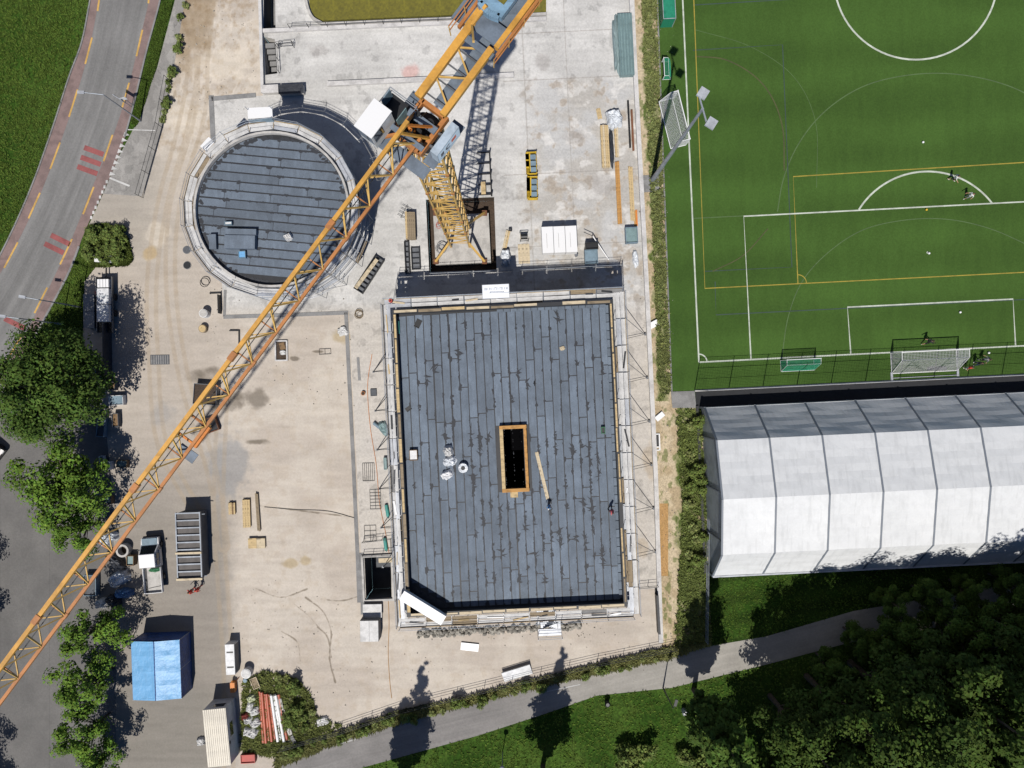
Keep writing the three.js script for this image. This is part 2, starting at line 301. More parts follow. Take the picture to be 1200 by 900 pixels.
function lawn(name, label, P, y, dry = 0, fn, res = [640, 640]) {
  const xs = P.map(q => q[0]), ys = P.map(q => q[1]), rect = [Math.min(...xs), Math.min(...ys), Math.max(...xs), Math.max(...ys)];
  const t = planTex(...rect, ...res, fn || ((x, y2) => grassC(x, y2, dry)));
  const o = struct(name, label, 'lawn', sheetGeo(P, y, [], rect), new THREE.MeshPhysicalMaterial({ map: t, specularIntensity: 0.12, roughness: 1, bumpMap: T.lawn, bumpScale: 0.10 })); lawns.push([P, y]); return o;
}
const MEADOW = ST_L.slice(0, 44).concat([[-160, 520], [-160, -160]]);
const VERGE_N = [[229, -160], [209, -160], [208, -80], [191, 0], [175, 60], [158, 130], [154, 143], [158, 150], [163, 143], [183, 80], [203, 0], [213, -80]];
const VERGE_S = [[104, 266], [112, 262], [128, 263], [150, 280], [156, 304], [150, 311], [112, 313], [99, 330], [97, 400], [108, 430], [60, 442], [6, 449], [36, 407], [58, 367], [83, 319]];
lawn('meadow', 'mown green meadow beside the curving street', MEADOW, 0.0, 0.15, (x, y) => { const c = grassC(x, y, 0.1), k = 1 + 0.14 * (fbm((x + y * 0.4) / 9, (y - x * 0.4) / 80, 3) - 0.5); return [c[0] * k, c[1] * k, c[2] * k]; }, [720, 1024]);
lawn('grass_verge', 'narrow grass verge between cycle lane and footpath', VERGE_N, 0.014, 0.0);
lawn('grass_verge', 'grass verge below the street lamps, running under the big tree', VERGE_S, 0.014, 0.1);
// ---- construction yard
const YARD = [[236, -160], [217, 0], [201, 95], [190, 152], [166, 230], [121, 227], [104, 264], [98, 330], [96, 400], [108, 440], [122, 480], [130, 560], [136, 700], [136, 1000], [322, 1000], [326, 884], [400, 862], [470, 838], [540, 822], [600, 806], [700, 782], [776, 765], [776, 755], [739, -160]];
const parkC = (x, y) => { const n = fbm(x / 26, y / 26, 4), g = fbm(x / 1.2, y / 1.2, 2), s = Math.abs(Math.sin(x / 18.5)) < 0.025 ? -7 : 0, o = spot(x, y, 60, 700, 26, 30) * -8; const v = 112 + 26 * (n - 0.5) + 14 * (g - 0.5) + s + o; return [v * 1.0, v * 0.985, v * 0.965]; };
const TRACKS = [smooth([[358, 700], [378, 716], [388, 740], [386, 770], [393, 800]]), smooth([[345, 708], [362, 722], [374, 736]]), smooth([[330, 740], [348, 752], [352, 775]]), smooth([[372, 735], [383, 745], [388, 770]]), smooth([[300, 592], [340, 597], [415, 606]]), smooth([[376, 702], [400, 704], [423, 698]]), smooth([[300, 690], [330, 700], [360, 690]])];
{
  const rect = [96, -160, 780, 1000];
  const mask = (P, spread) => { const w = 685, h = 1161, m = new Float32Array(w * h).fill(99); for (const p of P) for (let i = 0; i + 1 < p.length; i++) { const [a, b] = p[i], [c, d] = p[i + 1], n = Math.ceil(Math.hypot(c - a, d - b)); for (let k = 0; k <= n; k++) { const X = a + (c - a) * k / n - 96, Y = b + (d - b) * k / n + 160; for (let j = Math.max(0, Math.floor(Y - spread)); j < Math.min(h, Y + spread + 1); j++) for (let i2 = Math.max(0, Math.floor(X - spread)); i2 < Math.min(w, X + spread + 1); i2++) { const e = Math.hypot(i2 - X, j - Y); if (e < m[j * w + i2]) m[j * w + i2] = e; } } } return (x, y) => { const u = Math.min(w - 2, Math.max(0, x - 96)), v = Math.min(h - 2, Math.max(0, y + 160)), i = u | 0, j = v | 0, f = u - i, g = v - j, o = j * w + i; return (m[o] * (1 - f) + m[o + 1] * f) * (1 - g) + (m[o + w] * (1 - f) + m[o + w + 1] * f) * g; }; };
  const tyre = [smooth([[215, 20], [225, 80], [214, 150], [190, 240], [178, 330], [180, 420], [190, 520], [230, 600]]), smooth([[245, 0], [238, 70], [235, 130], [205, 240], [200, 330], [215, 440], [250, 560], [262, 640]]), smooth([[266, 1010], [268, 800], [262, 700], [256, 600], [262, 440]])];
  const tyreD = tyre.map(p => mask([p], 11)), trackD = mask(TRACKS, 6);
  const t = planTex(...rect, 1368, 2048, (x, y) => {
    const n = fbm(x / 40, y / 40, 4), m = fbm(x / 9 + 30, y / 9, 4), g = fbm(x / 1.3, y / 1.3, 3), st = fbm(x / 30, y / 5, 3);
    let c = mixc([198, 188, 176], [209, 200, 188], sstep(0.35, 0.65, n));
    c = mixc(c, [192, 179, 162], 0.4 * sstep(0.5, 0.8, m));
    // compacted grey roadway along the west side, asphalt apron further south
    const wgt = (1 - sstep(225, 300, x + 60 * (n - 0.5))) * sstep(150, 260, y + 60 * (m - 0.5)); c = mixc(c, [190, 181, 170], 0.75 * wgt);
    const ap = (1 - sstep(256, 284, x + 16 * (m - 0.5) + (y < 560 ? (560 - y) * 0.35 : 0))) * sstep(480, 640, y + 50 * (n - 0.5)); c = mixc(c, [154, 148, 140], 0.9 * ap);
    const ap2 = (1 - sstep(236, 268, x)) * sstep(795, 812, y); c = mixc(c, [140, 136, 128], 0.6 * ap2);
    const gp = (1 - sstep(150, 215, x + 30 * (m - 0.5))) * (1 - sstep(250, 330, y)); c = mixc(c, [172, 166, 156], 0.75 * gp);
    const ez = (1 - sstep(290, 312, x)) * (1 - sstep(150, 210, y)); if (ez > 0) { const rg = 1 - Math.abs(fbm((x + y * 0.3) / 13, (y - x * 0.2) / 26, 4) - 0.5) * 4, sc = fbm(x / 5, y / 6, 4); c = mixc(c, [168, 148, 122], ez * 0.55 * sstep(0.45, 0.8, sc)); c = mixc(c, [226, 216, 202], ez * 0.5 * sstep(0.6, 0.95, rg)); }
    // brown earth heaps by the footpath, light dust
    const eb = Math.max(spot(x, y, 230, 18, 26, 60), spot(x, y, 215, 50, 16, 40)); c = mixc(c, [150, 130, 104], 0.7 * eb * (0.4 + m));
    c = mixc(c, [226, 216, 200], 0.6 * Math.max(spot(x, y, 262, 75, 40, 22), spot(x, y, 216, 140, 26, 20), spot(x, y, 182, 275, 18, 14)));
    c = mixc(c, [196, 168, 120], 0.6 * spot(x, y, 176, 297, 9, 9));
    c = mixc(c, [112, 104, 94], 0.6 * Math.max(spot(x, y, 262, 470, 34, 12) * m * 1.5, spot(x, y, 300, 468, 14, 14), spot(x, y, 244, 440, 26, 10) * m * 1.4));
    c = mixc(c, [156, 156, 156], 0.7 * Math.max(spot(x, y, 268, 545, 26, 42) , spot(x, y, 190, 486, 16, 16) * 0.6));
    c = mixc(c, [170, 148, 104], 0.45 * Math.max(spot(x, y, 340, 660, 12, 6), spot(x, y, 358, 657, 8, 7), spot(x, y, 400, 395, 12, 8)));
    c = mixc(c, [92, 84, 72], 0.55 * Math.max(spot(x, y, 300, 518, 14, 4), spot(x, y, 345, 420, 6, 3), spot(x, y, 372, 412, 9, 2)));
    let tr = 0; for (const p of tyreD) { const d = p(x, y); if (d < 9) tr = Math.max(tr, (1 - sstep(1.6, 3.4, Math.abs(d - 5.5))) * (0.4 + m)); }
    c = mixc(c, [176, 160, 138], 0.42 * tr);
    const td = trackD(x, y); if (td < 4) c = mixc(c, [128, 118, 104], 0.75 * (1 - sstep(0.3, 1.5, td + 2.2 * (m - 0.35))));
    const k = 0.955 + 0.09 * g + 0.10 * (st - 0.5); return [c[0] * k, c[1] * k, c[2] * k];
  });
  struct('construction_yard', 'dusty sand coloured ground of the building site with tyre tracks', 'ground', sheetGeo(YARD, 0.004, PITS, rect), new THREE.MeshPhysicalMaterial({ map: t, specularIntensity: 0.12, roughness: 1, bumpMap: T.bump, bumpScale: 0.018 }));
}
{ // ---- car park
  const P = [[-300, 660], [-150, 652], [-60, 532], [5, 450], [60, 443], [108, 436], [122, 480], [130, 560], [136, 700], [136, 1000], [-300, 1000]], rect = [-300, 430, 140, 1000];
  struct('car_park', 'grey asphalt car park beneath the row of trees', 'road', sheetGeo(P, 0.0, [], rect), new THREE.MeshStandardMaterial({ map: planTex(...rect, 880, 1140, parkC), roughness: 0.95, bumpMap: T.bump, bumpScale: 0.005 }));
}
// ---- pale concrete slab
const SLAB = [[308, -160], [736.5, -160], [772, 690], [426, 704], [409, 366], [263, 371], [258, 300], [251, 165], [249, 118], [308, 112]];
{
  const rect = [240, -160, 780, 710];
  const t = planTex(...rect, 1200, 1933, (x, y) => {
    const n = fbm(x / 34, y / 34, 4), m = fbm(x / 10 + 7, y / 10, 4), g = fbm(x / 1.4, y / 1.4, 2), st = fbm(x / 45, y / 4, 3);
    let c = mixc([200, 199, 196], [216, 215, 212], sstep(0.3, 0.7, n));
    const e = sstep(600, 640, x + 20 * (m - 0.5)) * sstep(86, 100, y) * (1 - sstep(340, 370, y)); c = mixc(c, mixc([184, 180, 173], [194, 194, 193], sstep(0.4, 0.6, n)), 0.8 * e);
    c = mixc(c, [202, 184, 162], 0.5 * e * sstep(0.55, 0.75, m));
    c = mixc(c, [228, 226, 222], 0.7 * e * sstep(0.56, 0.7, fbm(x / 16 + 40, y / 12, 4)));
    c = mixc(c, [214, 158, 150], 0.55 * spot(x, y, 480, 84, 14, 9)); c = mixc(c, [170, 166, 162], 0.5 * Math.max(spot(x, y, 636, 72, 9, 11), spot(x, y, 372, 60, 14, 9), spot(x, y, 675, 160, 16, 10), spot(x, y, 705, 215, 18, 14)));
    const s = sstep(350, 372, y); c = mixc(c, mixc([206, 198, 186], [200, 194, 187], n), 0.8 * s);
    c = mixc(c, [178, 160, 136], 0.5 * Math.max(spot(x, y, 760, 540, 9, 22), spot(x, y, 752, 640, 10, 14)));
    for (const [a, b, w] of [[615, 1, 0.9], [665, 1, 0.6], [560, 1, 0.4]]) if (Math.abs(x - a - (y - 100) * 0.048) < w && y > 0 && y < 350) c = mixc(c, [170, 166, 160], 0.5);
    for (const b of [95, 205, 290, 40]) if (Math.abs(y - b + (x - 600) * 0.048) < 0.6 && x > 590) c = mixc(c, [160, 154, 148], 0.5);
    const k = 0.93 + 0.13 * g + 0.10 * (st - 0.5) - 0.10 * sstep(0.62, 0.75, m); return [c[0] * k, c[1] * k, c[2] * k];
  });
  const slab = struct('concrete_slab', 'pale stained concrete slab around the new buildings', 'ground', sheetGeo(SLAB, 0.010, PITS, rect), new THREE.MeshStandardMaterial({ map: t, roughness: 0.9, bumpMap: T.bump, bumpScale: 0.012 }));
  const edge = (pts, w) => part(slab, 'edge_strip', lineKerb(pts, w, 0.06, 0.0), M.concreteGrey);
  edge([[405.5, 366], [409, 440], [414, 540], [419, 650], [421, 706]], 0.42); edge([[262, 371.5], [330, 369.5], [408, 366.5]], 0.42); edge([[264, 340], [263, 371]], 0.3);
  edge([[247.5, 112], [250, 168]], 0.55); edge([[247, 116], [300, 111.5]], 0.5); edge([[424, 648], [425.5, 720]], 0.5);
}
// ---- sports pitch
const TURF = [[764, -160], [770, 0], [787, 458], [813, 457.5], [1500, 425], [1500, -160]];
{
  const rect = [760, -160, 1300, 460];
  const t = planTex(...rect, 1080, 1240, (x, y) => { const g = fbm(x / 1.1, y / 1.1, 2), n = fbm(x / 90, y / 40, 4), b = fbm(x / 6, y / 30, 3); const str = 0.035 * Math.sin((y + x * 0.048) / 10.4 * 1.05); const k = 0.92 + 0.16 * g + 0.16 * (n - 0.5) + 0.08 * (b - 0.5) + str; return [71 * k, 99 * k, 46 * k]; });
  t.wrapS = THREE.MirroredRepeatWrapping;
  const pitch = struct('sports_pitch', 'green artificial turf football pitch with coloured markings', 'pitch', sheetGeo(TURF, 0.004, [], rect), new THREE.MeshPhysicalMaterial({ map: t, specularIntensity: 0.12, roughness: 1, bumpMap: T.lawn, bumpScale: 0.02 }));
  const W = mat(A(214, 222, 208), { map: T.dirty }), Y = mat(A(176, 158, 58), { map: T.dirty }), F = mat(A(88, 116, 66), { map: T.dirty }), B = mat(A(58, 82, 70), { map: T.dirty }), Rd = mat(A(84, 88, 46), { map: T.dirty });
  const arc = (cx, cy, r, a0, a1, n = 40) => { const o = []; for (let i = 0; i <= n; i++) { const a = R(a0 + (a1 - a0) * i / n); o.push([cx + r * Math.cos(a), cy + r * Math.sin(a)]); } return o; };
  let ly = 0.016; const ln = (name, pts, m, w) => { part(pitch, name, lineGeo(pts, w, ly), m); ly += 0.0004; };
  ln('faint_line', smooth([[916, 420], [924, 370], [940, 330], [968, 298], [1010, 270], [1060, 258], [1110, 257], [1160, 268], [1215, 292]], 8), F, 0.1);
  ln('faint_line', smooth([[911, 248], [918, 210], [935, 170], [965, 132], [1010, 102], [1065, 88], [1120, 87], [1180, 100], [1240, 130]], 8), F, 0.12);
  ln('faint_line', [[810, 256], [872, 253]], F, 0.1); ln('faint_line', smooth([[815, 35], [880, 55], [930, 90], [955, 140], [957, 220]], 8), F, 0.06);
  ln('blue_line', [[812, 59], [917, 52.5], [928, 313], [826, 318]], B, 0.12); ln('blue_line', [[812, 6], [930, -1]], B, 0.12); ln('blue_line', [[838, 330], [839, 369], [1300, 346]], B, 0.12);
  ln('red_line', smooth([[814, 66], [850, 70], [885, 90], [905, 115], [917, 150], [919, 200]], 8), Rd, 0.14); ln('red_line', smooth([[835, 318], [870, 300], [900, 268]], 8), Rd, 0.12);
  ln('yellow_line', [[806, -160], [813, 0], [826, 338], [1500, 304]], Y, 0.12); ln('yellow_line', [[1500, 172], [929.5, 207], [935, 332]], Y, 0.12); ln('yellow_line', arc(935, 332, 10, -90, -3, 10), Y, 0.1);
  ln('touch_line', [[791, -160], [800, 0], [819, 424.5]], W, 0.17); ln('goal_line', [[819, 424.5], [1500, 390]], W, 0.17);
  ln('penalty_area_line', [[880, 421], [871.5, 253.5], [1500, 221]], W, 0.16); ln('goal_area_line', [[997, 415.5], [993, 360], [1187, 350.5], [1190, 405]], W, 0.16);
  ln('penalty_arc', arc(1087, 296, 95, -148, -37, 40), W, 0.2); ln('centre_circle', arc(1073, -26, 96, 0, 360, 72), W, 0.2); ln('corner_arc', arc(819, 424.5, 9.5, -92, -3, 12), W, 0.14);
  ln('halfway_line', [[803, -14], [1500, -48]], W, 0.2);
  part(pitch, 'kerb', lineKerb([[764, -160], [770, 0], [787, 458], [788, 474]], 0.16, 0.12, 0), M.concreteGrey);
  const spotM = mb(); const sp = at(1087, 296); spotM.tube(new V3(sp.x, 0.012, sp.z), new V3(sp.x, 0.024, sp.z), 0.13, 0.13, 12); part(pitch, 'penalty_spot', spotM, W);
}
// ---- strips around the tent
{
  const pav = struct('paving', 'grey concrete paving at the pitch corner', 'paving', sheetGeo([[786, 459], [814, 458], [816, 478], [788, 478]], 0.012), M.concreteGrey);
  struct('alley', 'dark alley between ball fence and white hall, with the hall shade painted into its black colour', 'path', sheetGeo([[814.5, 458.3], [1500, 425.5], [1500, 455], [816, 478]], 0.010), mat(A(30, 33, 38), { map: T.grain, bump: T.bump, bs: 0.01 }));  // shade of the hall painted as near-black ground colour
  lawn('lawn', 'mown lawn between white hall and lane', [[822, 660], [1500, 630], [1500, 640], [1150, 690], [1000, 716], [897, 746], [832, 757], [822, 740]], 0.006, 0.0, (x, y) => { const c = grassC(x * 1.2, y * 1.2), k = 0.92 + 0.1 * Math.sin((y + x * 0.16) / 4.2) + 0.1 * (fbm(x / 20, y / 8, 3) - 0.5); return [c[0] * k * 0.9, c[1] * k * 0.92, c[2] * k * 0.9]; }, [1000, 400]);
  lawn('lawn', 'long grass bank south of the lane', [[300, 1100], [416, 902], [560, 862], [640, 836], [700, 815], [787, 806], [897, 779], [1000, 752], [1150, 726], [1500, 670], [1500, 1100]], 0.006, 0.1, null, [1300, 500]);
  // sandy strip with weeds between wall and pitch, down to the lane
  const rect = [736, -160, 840, 780];
  const t = planTex(...rect, 416, 1880, (x, y) => {
    const n = fbm(x / 12, y / 12, 4), g = fbm(x / 1.2, y / 1.2, 3), m = fbm(x / 5 + 3, y / 8, 3);
    let c = mixc([206, 190, 162], [186, 168, 138], sstep(0.4, 0.7, n)); const cx = y < 470 ? 760 + y * 0.036 : 806 + (y - 480) * 0.02; const w = y < 470 ? 9 : 17;
    const gr = (1 - sstep(w * 0.4, w, Math.abs(x - cx) + 16 * (n - 0.5))) * (0.35 + m) + 0.5 * sstep(0.6, 0.7, m); c = mixc(c, [88, 104, 52], Math.min(1, gr) * (0.5 + 0.6 * m));
    c = mixc(c, [190, 150, 100], y > 590 && y < 675 && x > 773 && x < 783 ? 0.9 : 0); const k = 0.82 + 0.34 * g; return [c[0] * k, c[1] * k, c[2] * k];
  });
  struct('weedy_strip', 'sandy strip with weeds between white retaining wall and pitch', 'ground', sheetGeo([[737, -160], [764, -160], [770, 0], [787, 458], [788, 478], [818, 478], [824, 500], [834, 757], [776, 766]], 0.006, [], rect), new THREE.MeshPhysicalMaterial({ map: t, specularIntensity: 0.12, roughness: 1, bumpMap: T.bump, bumpScale: 0.09 }));
  const rect2 = [322, 760, 842, 905];
  const t2 = planTex(...rect2, 1040, 290, (x, y) => { const n = fbm(x / 14, y / 8, 4), g = fbm(x / 1.1, y / 1.1, 3); let c = mixc([82, 92, 44], [150, 132, 92], sstep(0.45, 0.62, n)); c = mixc(c, [56, 72, 30], sstep(0.5, 0.7, g) * 0.6); const k = 0.75 + 0.5 * g; return [c[0] * k, c[1] * k, c[2] * k]; });
  struct('weedy_bank', 'weedy grass bank between site and lane', 'ground', sheetGeo([[326, 884], [400, 862], [470, 838], [540, 822], [600, 806], [700, 782], [776, 765], [834, 756], [820, 762], [787, 770], [700, 788], [600, 811], [470, 846], [400, 868], [340, 892], [322, 900]], 0.010, [], rect2), new THREE.MeshStandardMaterial({ map: t2, roughness: 1, bumpMap: T.bump, bumpScale: 0.1 }));
}
{ // ---- lane
  const P = [[220, 1000], [322, 900], [340, 892], [400, 868], [470, 846], [600, 811], [700, 788], [787, 770], [832, 757], [897, 746], [1000, 716], [1150, 690], [1500, 640], [1500, 670], [1150, 726], [1000, 752], [897, 779], [787, 806], [700, 815], [640, 836], [560, 862], [416, 902], [300, 1000]], rect = [220, 640, 1500, 1000];
  const t = planTex(...rect, 2048, 620, (x, y) => { const n = fbm(x / 20, y / 14, 4), g = fbm(x / 1.3, y / 1.3, 2), l = fbm((x + y) / 60, (y + x * 0.25) / 2.5, 3); const light = sstep(560, 720, x); const v = 134 + 26 * light + 22 * (n - 0.5) + 16 * (g - 0.5) + 20 * (l - 0.5); return [v, v * 0.98, v * (0.965 - 0.03 * light)]; });
  const lane = struct('lane', 'narrow grey asphalt lane south of the site', 'road', sheetGeo(P, 0.014, [], rect), new THREE.MeshStandardMaterial({ map: t, roughness: 0.95, bumpMap: T.bump, bumpScale: 0.005 }));
  const w = mat(A(206, 206, 204), { map: T.dirty }); part(lane, 'edge_line', lineGeo([[381, 876], [418, 866]], 0.14, 0.02), w); part(lane, 'edge_line', lineGeo([[633, 812], [680, 802]], 0.1, 0.02), w);
}
// ---- walls of the pits
function pit(P, depth, floorM, wallM, name, label) {
  const o = struct(name, label, 'pit', sheetGeo(P, -depth), floorM); const c = P.reduce((s, q) => [s[0] + q[0] / P.length, s[1] + q[1] / P.length], [0, 0]);
  for (let i = 0; i < P.length; i++) { const a = at(...P[i]), b = at(...P[(i + 1) % P.length]), cc = at(...c), d = new V3().subVectors(b, a).normalize(), n = new V3(-d.z, 0, d.x); if (n.dot(new V3().subVectors(cc, a)) > 0) n.negate(); const o2 = n.multiplyScalar(0.13); part(o, 'side_wall', mb().bar(new V3(a.x, -depth / 2 - 0.02, a.z).add(o2), new V3(b.x, -depth / 2 - 0.02, b.z).add(o2), 0.24, depth + 0.03), wallM); }
  return o;
}
pit(PIT_CRANE, 1.7, M.soil, M.soil, 'crane_pit', 'square earth pit round the crane foundation');
pit(PIT_WEST, 4.0, M.concreteDark, M.concreteDark, 'shaft', 'deep rectangular concrete shaft beside the main roof');
pit(PIT_NW, 2.6, M.concreteGrey, M.concreteDark, 'shaft', 'narrow sunken trench beside the olive basin');
pit(PIT_STAIR, 2.4, M.concreteGrey, M.concrete, 'stair_shaft', 'sunken stair shaft behind the low site wall');

// ================================================================ MAIN FLAT-ROOFED BUILDING
const ROOF = 5.35, PARA = 6.45;
const bc = at(597.5, 537, PARA); bc.y = 0;
const BW = 23.0, BD = 32.0;                                  // outer size
const B = thing('flat_roofed_building', 'large new building with dark bitumen sheet roof and open skylight', 'building', bc, GRID);
const toB = (px, py, h) => { const w = at(px, py, h).sub(bc), c = Math.cos(-GRID), s = Math.sin(-GRID); return [w.x * c + w.z * s, -w.x * s + w.z * c]; };   // plan point -> building axes
{
  const hw = BW / 2, hd = BD / 2, w0 = 0.35;
  const wallM = M.concrete;
  part(B, 'wall', mb().box(0, ROOF / 2 - 0.1, -hd + w0 / 2, BW, ROOF, w0), wallM); part(B, 'wall', mb().box(0, ROOF / 2 - 0.1, hd - w0 / 2, BW, ROOF, w0), wallM);
  part(B, 'wall', mb().box(-hw + w0 / 2, ROOF / 2 - 0.1, 0, w0, ROOF, BD - 2 * w0), wallM); part(B, 'wall', mb().box(hw - w0 / 2, ROOF / 2 - 0.1, 0, w0, ROOF, BD - 2 * w0), wallM);
  // skylight opening in building axes
  const [ox0, oz0] = toB(589.5, 503, ROOF), [ox1, oz1] = toB(616, 571, ROOF);
  const x0 = -hw + 0.4, x1 = hw - 0.4, z0 = -hd + 0.4, z1 = hd - 0.4, yb = ROOF - 0.16;
  const rs = mb(); rs.box((x0 + ox0) / 2, yb, (z0 + z1) / 2, ox0 - x0, 0.3, z1 - z0).box((ox1 + x1) / 2, yb, (z0 + z1) / 2, x1 - ox1, 0.3, z1 - z0).box((ox0 + ox1) / 2, yb, (z0 + oz0) / 2, ox1 - ox0, 0.3, oz0 - z0).box((ox0 + ox1) / 2, yb, (oz1 + z1) / 2, ox1 - ox0, 0.3, z1 - oz1);
  const deck = part(B, 'roof', rs, M.bitumen);
  // room below the opening; near-black colour paints its unlit interior
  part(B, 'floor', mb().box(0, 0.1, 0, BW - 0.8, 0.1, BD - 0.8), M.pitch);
  // bitumen sheets, one mesh each, with open joints between them
  const r = rng(5), cols = [], N = 25, cw = (x1 - x0 - 0.1) / N;
  const shM = [0, 1, 2, 3].map(i => { const k = [1, 0.94, 1.05, 0.98][i]; return mat(A(118 * k, 132 * k, 148 * k), { map: T.membrane, bump: T.bump, bs: 0.006, rough: 0.8 }); });
  const cutLine = x => (x < -hw + 5.0 ? z1 - 3.0 + (x + hw - 0.4) * 0.62 : z1);      // the south-west corner is still bare
  const smear = mb(); const blot = (x, z, a, n = 12) => { const y = ROOF + 0.0065 + r() * 0.003, q = []; for (let i = 0; i < n; i++) { const g = i / n * 6.283, rr = a * (0.35 + 0.75 * r()); q.push(new V3(x + Math.cos(g) * rr * 0.85, y, z + Math.sin(g) * rr * 1.9)); } const c = new V3(x, y, z); for (let i = 0; i < n; i++) smear.tri(c, q[(i + 1) % n], q[i]); };
  for (let i = 0; i < N; i++) {
    const xa = x0 + 0.05 + i * cw, xb = xa + cw - 0.1 - (i === 12 || i === 3 || i === 5 ? 0.06 : 0); let z = z0 + 0.1 + 0.15 * r(), first = true; const end = Math.min(z1, cutLine((xa + xb) / 2)) - 0.05;
    while (z < end - 0.2) {
      let L = first ? 1.5 + r() * 6.5 : 5.5 + r() * 3.5; first = false; let ze = Math.min(end, z + L); if (end - ze < 1) ze = end;
      const overlap = (xb > ox0 - 0.3 && xa < ox1 + 0.3);
      const put = (p, q) => { if (q - p < 0.15) return; const w = (r() - 0.5) * 0.018; part(B, 'membrane_sheet', mb().box((xa + xb) / 2 + w, ROOF + 0.001, (p + q) / 2, xb - xa, 0.008 + r() * 0.006, q - p - 0.1, (r() - 0.5) * 0.002), shM[(r() * 4) | 0]); if (r() < 0.75) blot(xa, q, 0.10 + 0.22 * r()); if (r() < 0.6) blot(xb, p + (q - p) * r(), 0.06 + 0.2 * r()); for (let e = 0; e < 2; e++) if (r() < 0.6) { const m = p + (q - p) * r(), nn = 3 + r() * 7; for (let k = 0; k < nn; k++) blot(xb + 0.02 + 0.06 * (r() - 0.5), m + k * 0.2, 0.05 + 0.09 * r()); } };
      if (overlap) { put(z, Math.min(ze, oz0 - 0.35)); put(Math.max(z, oz1 + 0.35), ze); } else put(z, ze);
      z = ze;
    }
    for (let k = 0; k < 60; k++) blot(xa - 0.03 + 0.04 * (r() - 0.5), z0 + r() * (end - z0), 0.03 + 0.07 * r() * r(), 7);
  }
  for (let s = 0; s < 130; s++) { const big = r() < 0.7, i = big ? 8 + (r() * 16 | 0) : (r() * N | 0), x = x0 + 0.05 + i * cw, z = big ? z1 - 1 - Math.pow(r(), 0.8) * 17 : z0 + r() * (z1 - z0 - 4); if (x > ox0 - 0.8 && x < ox1 + 0.8 && z > oz0 - 0.8 && z < oz1 + 0.8) continue; if (z > cutLine(x) - 0.5) continue; const n = 4 + (r() * 5 | 0), L = 0.2 + 0.5 * r(); for (let k = 0; k < n; k++) { const a = r() * 6.283, y = ROOF + 0.0165 + r() * 0.004, w = 0.05 + 0.09 * r(), dx = Math.cos(a) * L * (0.4 + 0.6 * r()), dz = Math.sin(a) * L * (0.5 + 0.9 * r()), ox = (r() - 0.5) * 0.2, oz = (r() - 0.5) * 0.9; const a0 = new V3(x + ox, y, z + oz), b0 = new V3(x + ox + dx, y, z + oz + dz), s0 = new V3(-dz, 0, dx).normalize().multiplyScalar(w); smear.tri(a0.clone().add(s0), b0, a0.clone().sub(s0)); smear.tri(a0.clone().add(s0), a0.clone().sub(s0), a0.clone().sub(new V3(dx * 0.4, 0, dz * 0.4))); } }
  const sm = part(B, 'bitumen_smears', smear, mat(A(36, 40, 48), { rough: 0.7 })); sm.userData.kind = 'stuff';
  // parapet: grey upstand with raw timber on top, in lengths
  const up = (cx, cz, sx, sz) => part(B, 'parapet', mb().box(cx, (ROOF - 0.1 + PARA) / 2, cz, sx, PARA - ROOF + 0.1, sz), M.bitumen);
  up(0, -hd + 0.2, BW, 0.4); up(-hw + 0.2, -0.2 + 0.2, 0.4, BD - 0.8); up(hw - 0.2, 0, 0.4, BD - 0.8); up(0, hd - 0.2, BW, 0.4);
  const plank = (ax, az, bx, bz, w, m) => { const a = new V3(ax, PARA + 0.03, az), b = new V3(bx, PARA + 0.03, bz); const n = Math.round(a.distanceTo(b) / 2.6); for (let i = 0; i < n; i++) { if (r() < 0.06) continue; const p = a.clone().lerp(b, i / n), q = a.clone().lerp(b, (i + 0.94) / n), j = (r() - 0.5) * 0.1; p.x += j; q.x += j; p.z += j; q.z += j; const ww = w * (0.55 + 0.45 * r()); part(B, 'coping_board', mb().bar(p, q, ww, 0.06), r() < 0.75 ? m : (r() < 0.5 ? M.timberOld : M.timber)); } };
  plank(-hw + 0.2, -hd + 0.2, hw - 0.2, -hd + 0.2, 0.34, M.timberPale); plank(-hw + 0.22, -hd + 0.5, -hw + 0.22, hd - 0.4, 0.32, M.timber); plank(hw - 0.24, -hd + 0.5, hw - 0.24, hd - 0.4, 0.2, M.timber); plank(-hw + 0.5, hd - 0.2, hw - 0.2, hd - 0.2, 0.3, M.timberPale);
  // dark roofing felt laps folded up against the east and north parapet
  for (let i = 0; i < 34; i++) part(B, 'felt_lap', mb().box(hw - 0.55, ROOF + 0.06 + 0.02 * r(), -hd + 0.9 + i * 0.91, 0.32, 0.1, 0.84), shM[i % 4]);
  for (let i = 0; i < 16; i++) part(B, 'felt_lap', mb().box(-0.3 + i * 0.72, ROOF + 0.06 + 0.02 * r(), -hd + 0.55, 0.66, 0.1, 0.3), shM[i % 4]);
  // timber kerb around the skylight
  const kx0 = ox0 - 0.2, kx1 = ox1 + 0.2, kz0 = oz0 - 0.2, kz1 = oz1 + 0.2, ky = ROOF + 0.25;
  const kerb = part(B, 'skylight_kerb', mb().box((kx0 + kx1) / 2, ky, kz0, kx1 - kx0 + 0.36, 0.6, 0.36), M.timberOrange);
  part(kerb, 'kerb_beam', mb().box((kx0 + kx1) / 2, ky, kz1, kx1 - kx0 + 0.36, 0.6, 0.36), M.timberOrange); part(kerb, 'kerb_beam', mb().box(kx0, ky, (kz0 + kz1) / 2, 0.36, 0.56, kz1 - kz0 - 0.37), M.timber); part(kerb, 'kerb_beam', mb().box(kx1, ky, (kz0 + kz1) / 2, 0.3, 0.56, kz1 - kz0 - 0.37), M.timberOrange);
  part(kerb, 'kerb_board', mb().box((kx0 + kx1) / 2 - 0.2, ROOF + 0.1, kz1 + 0.5, 0.8, 0.14, 0.6), M.timber);
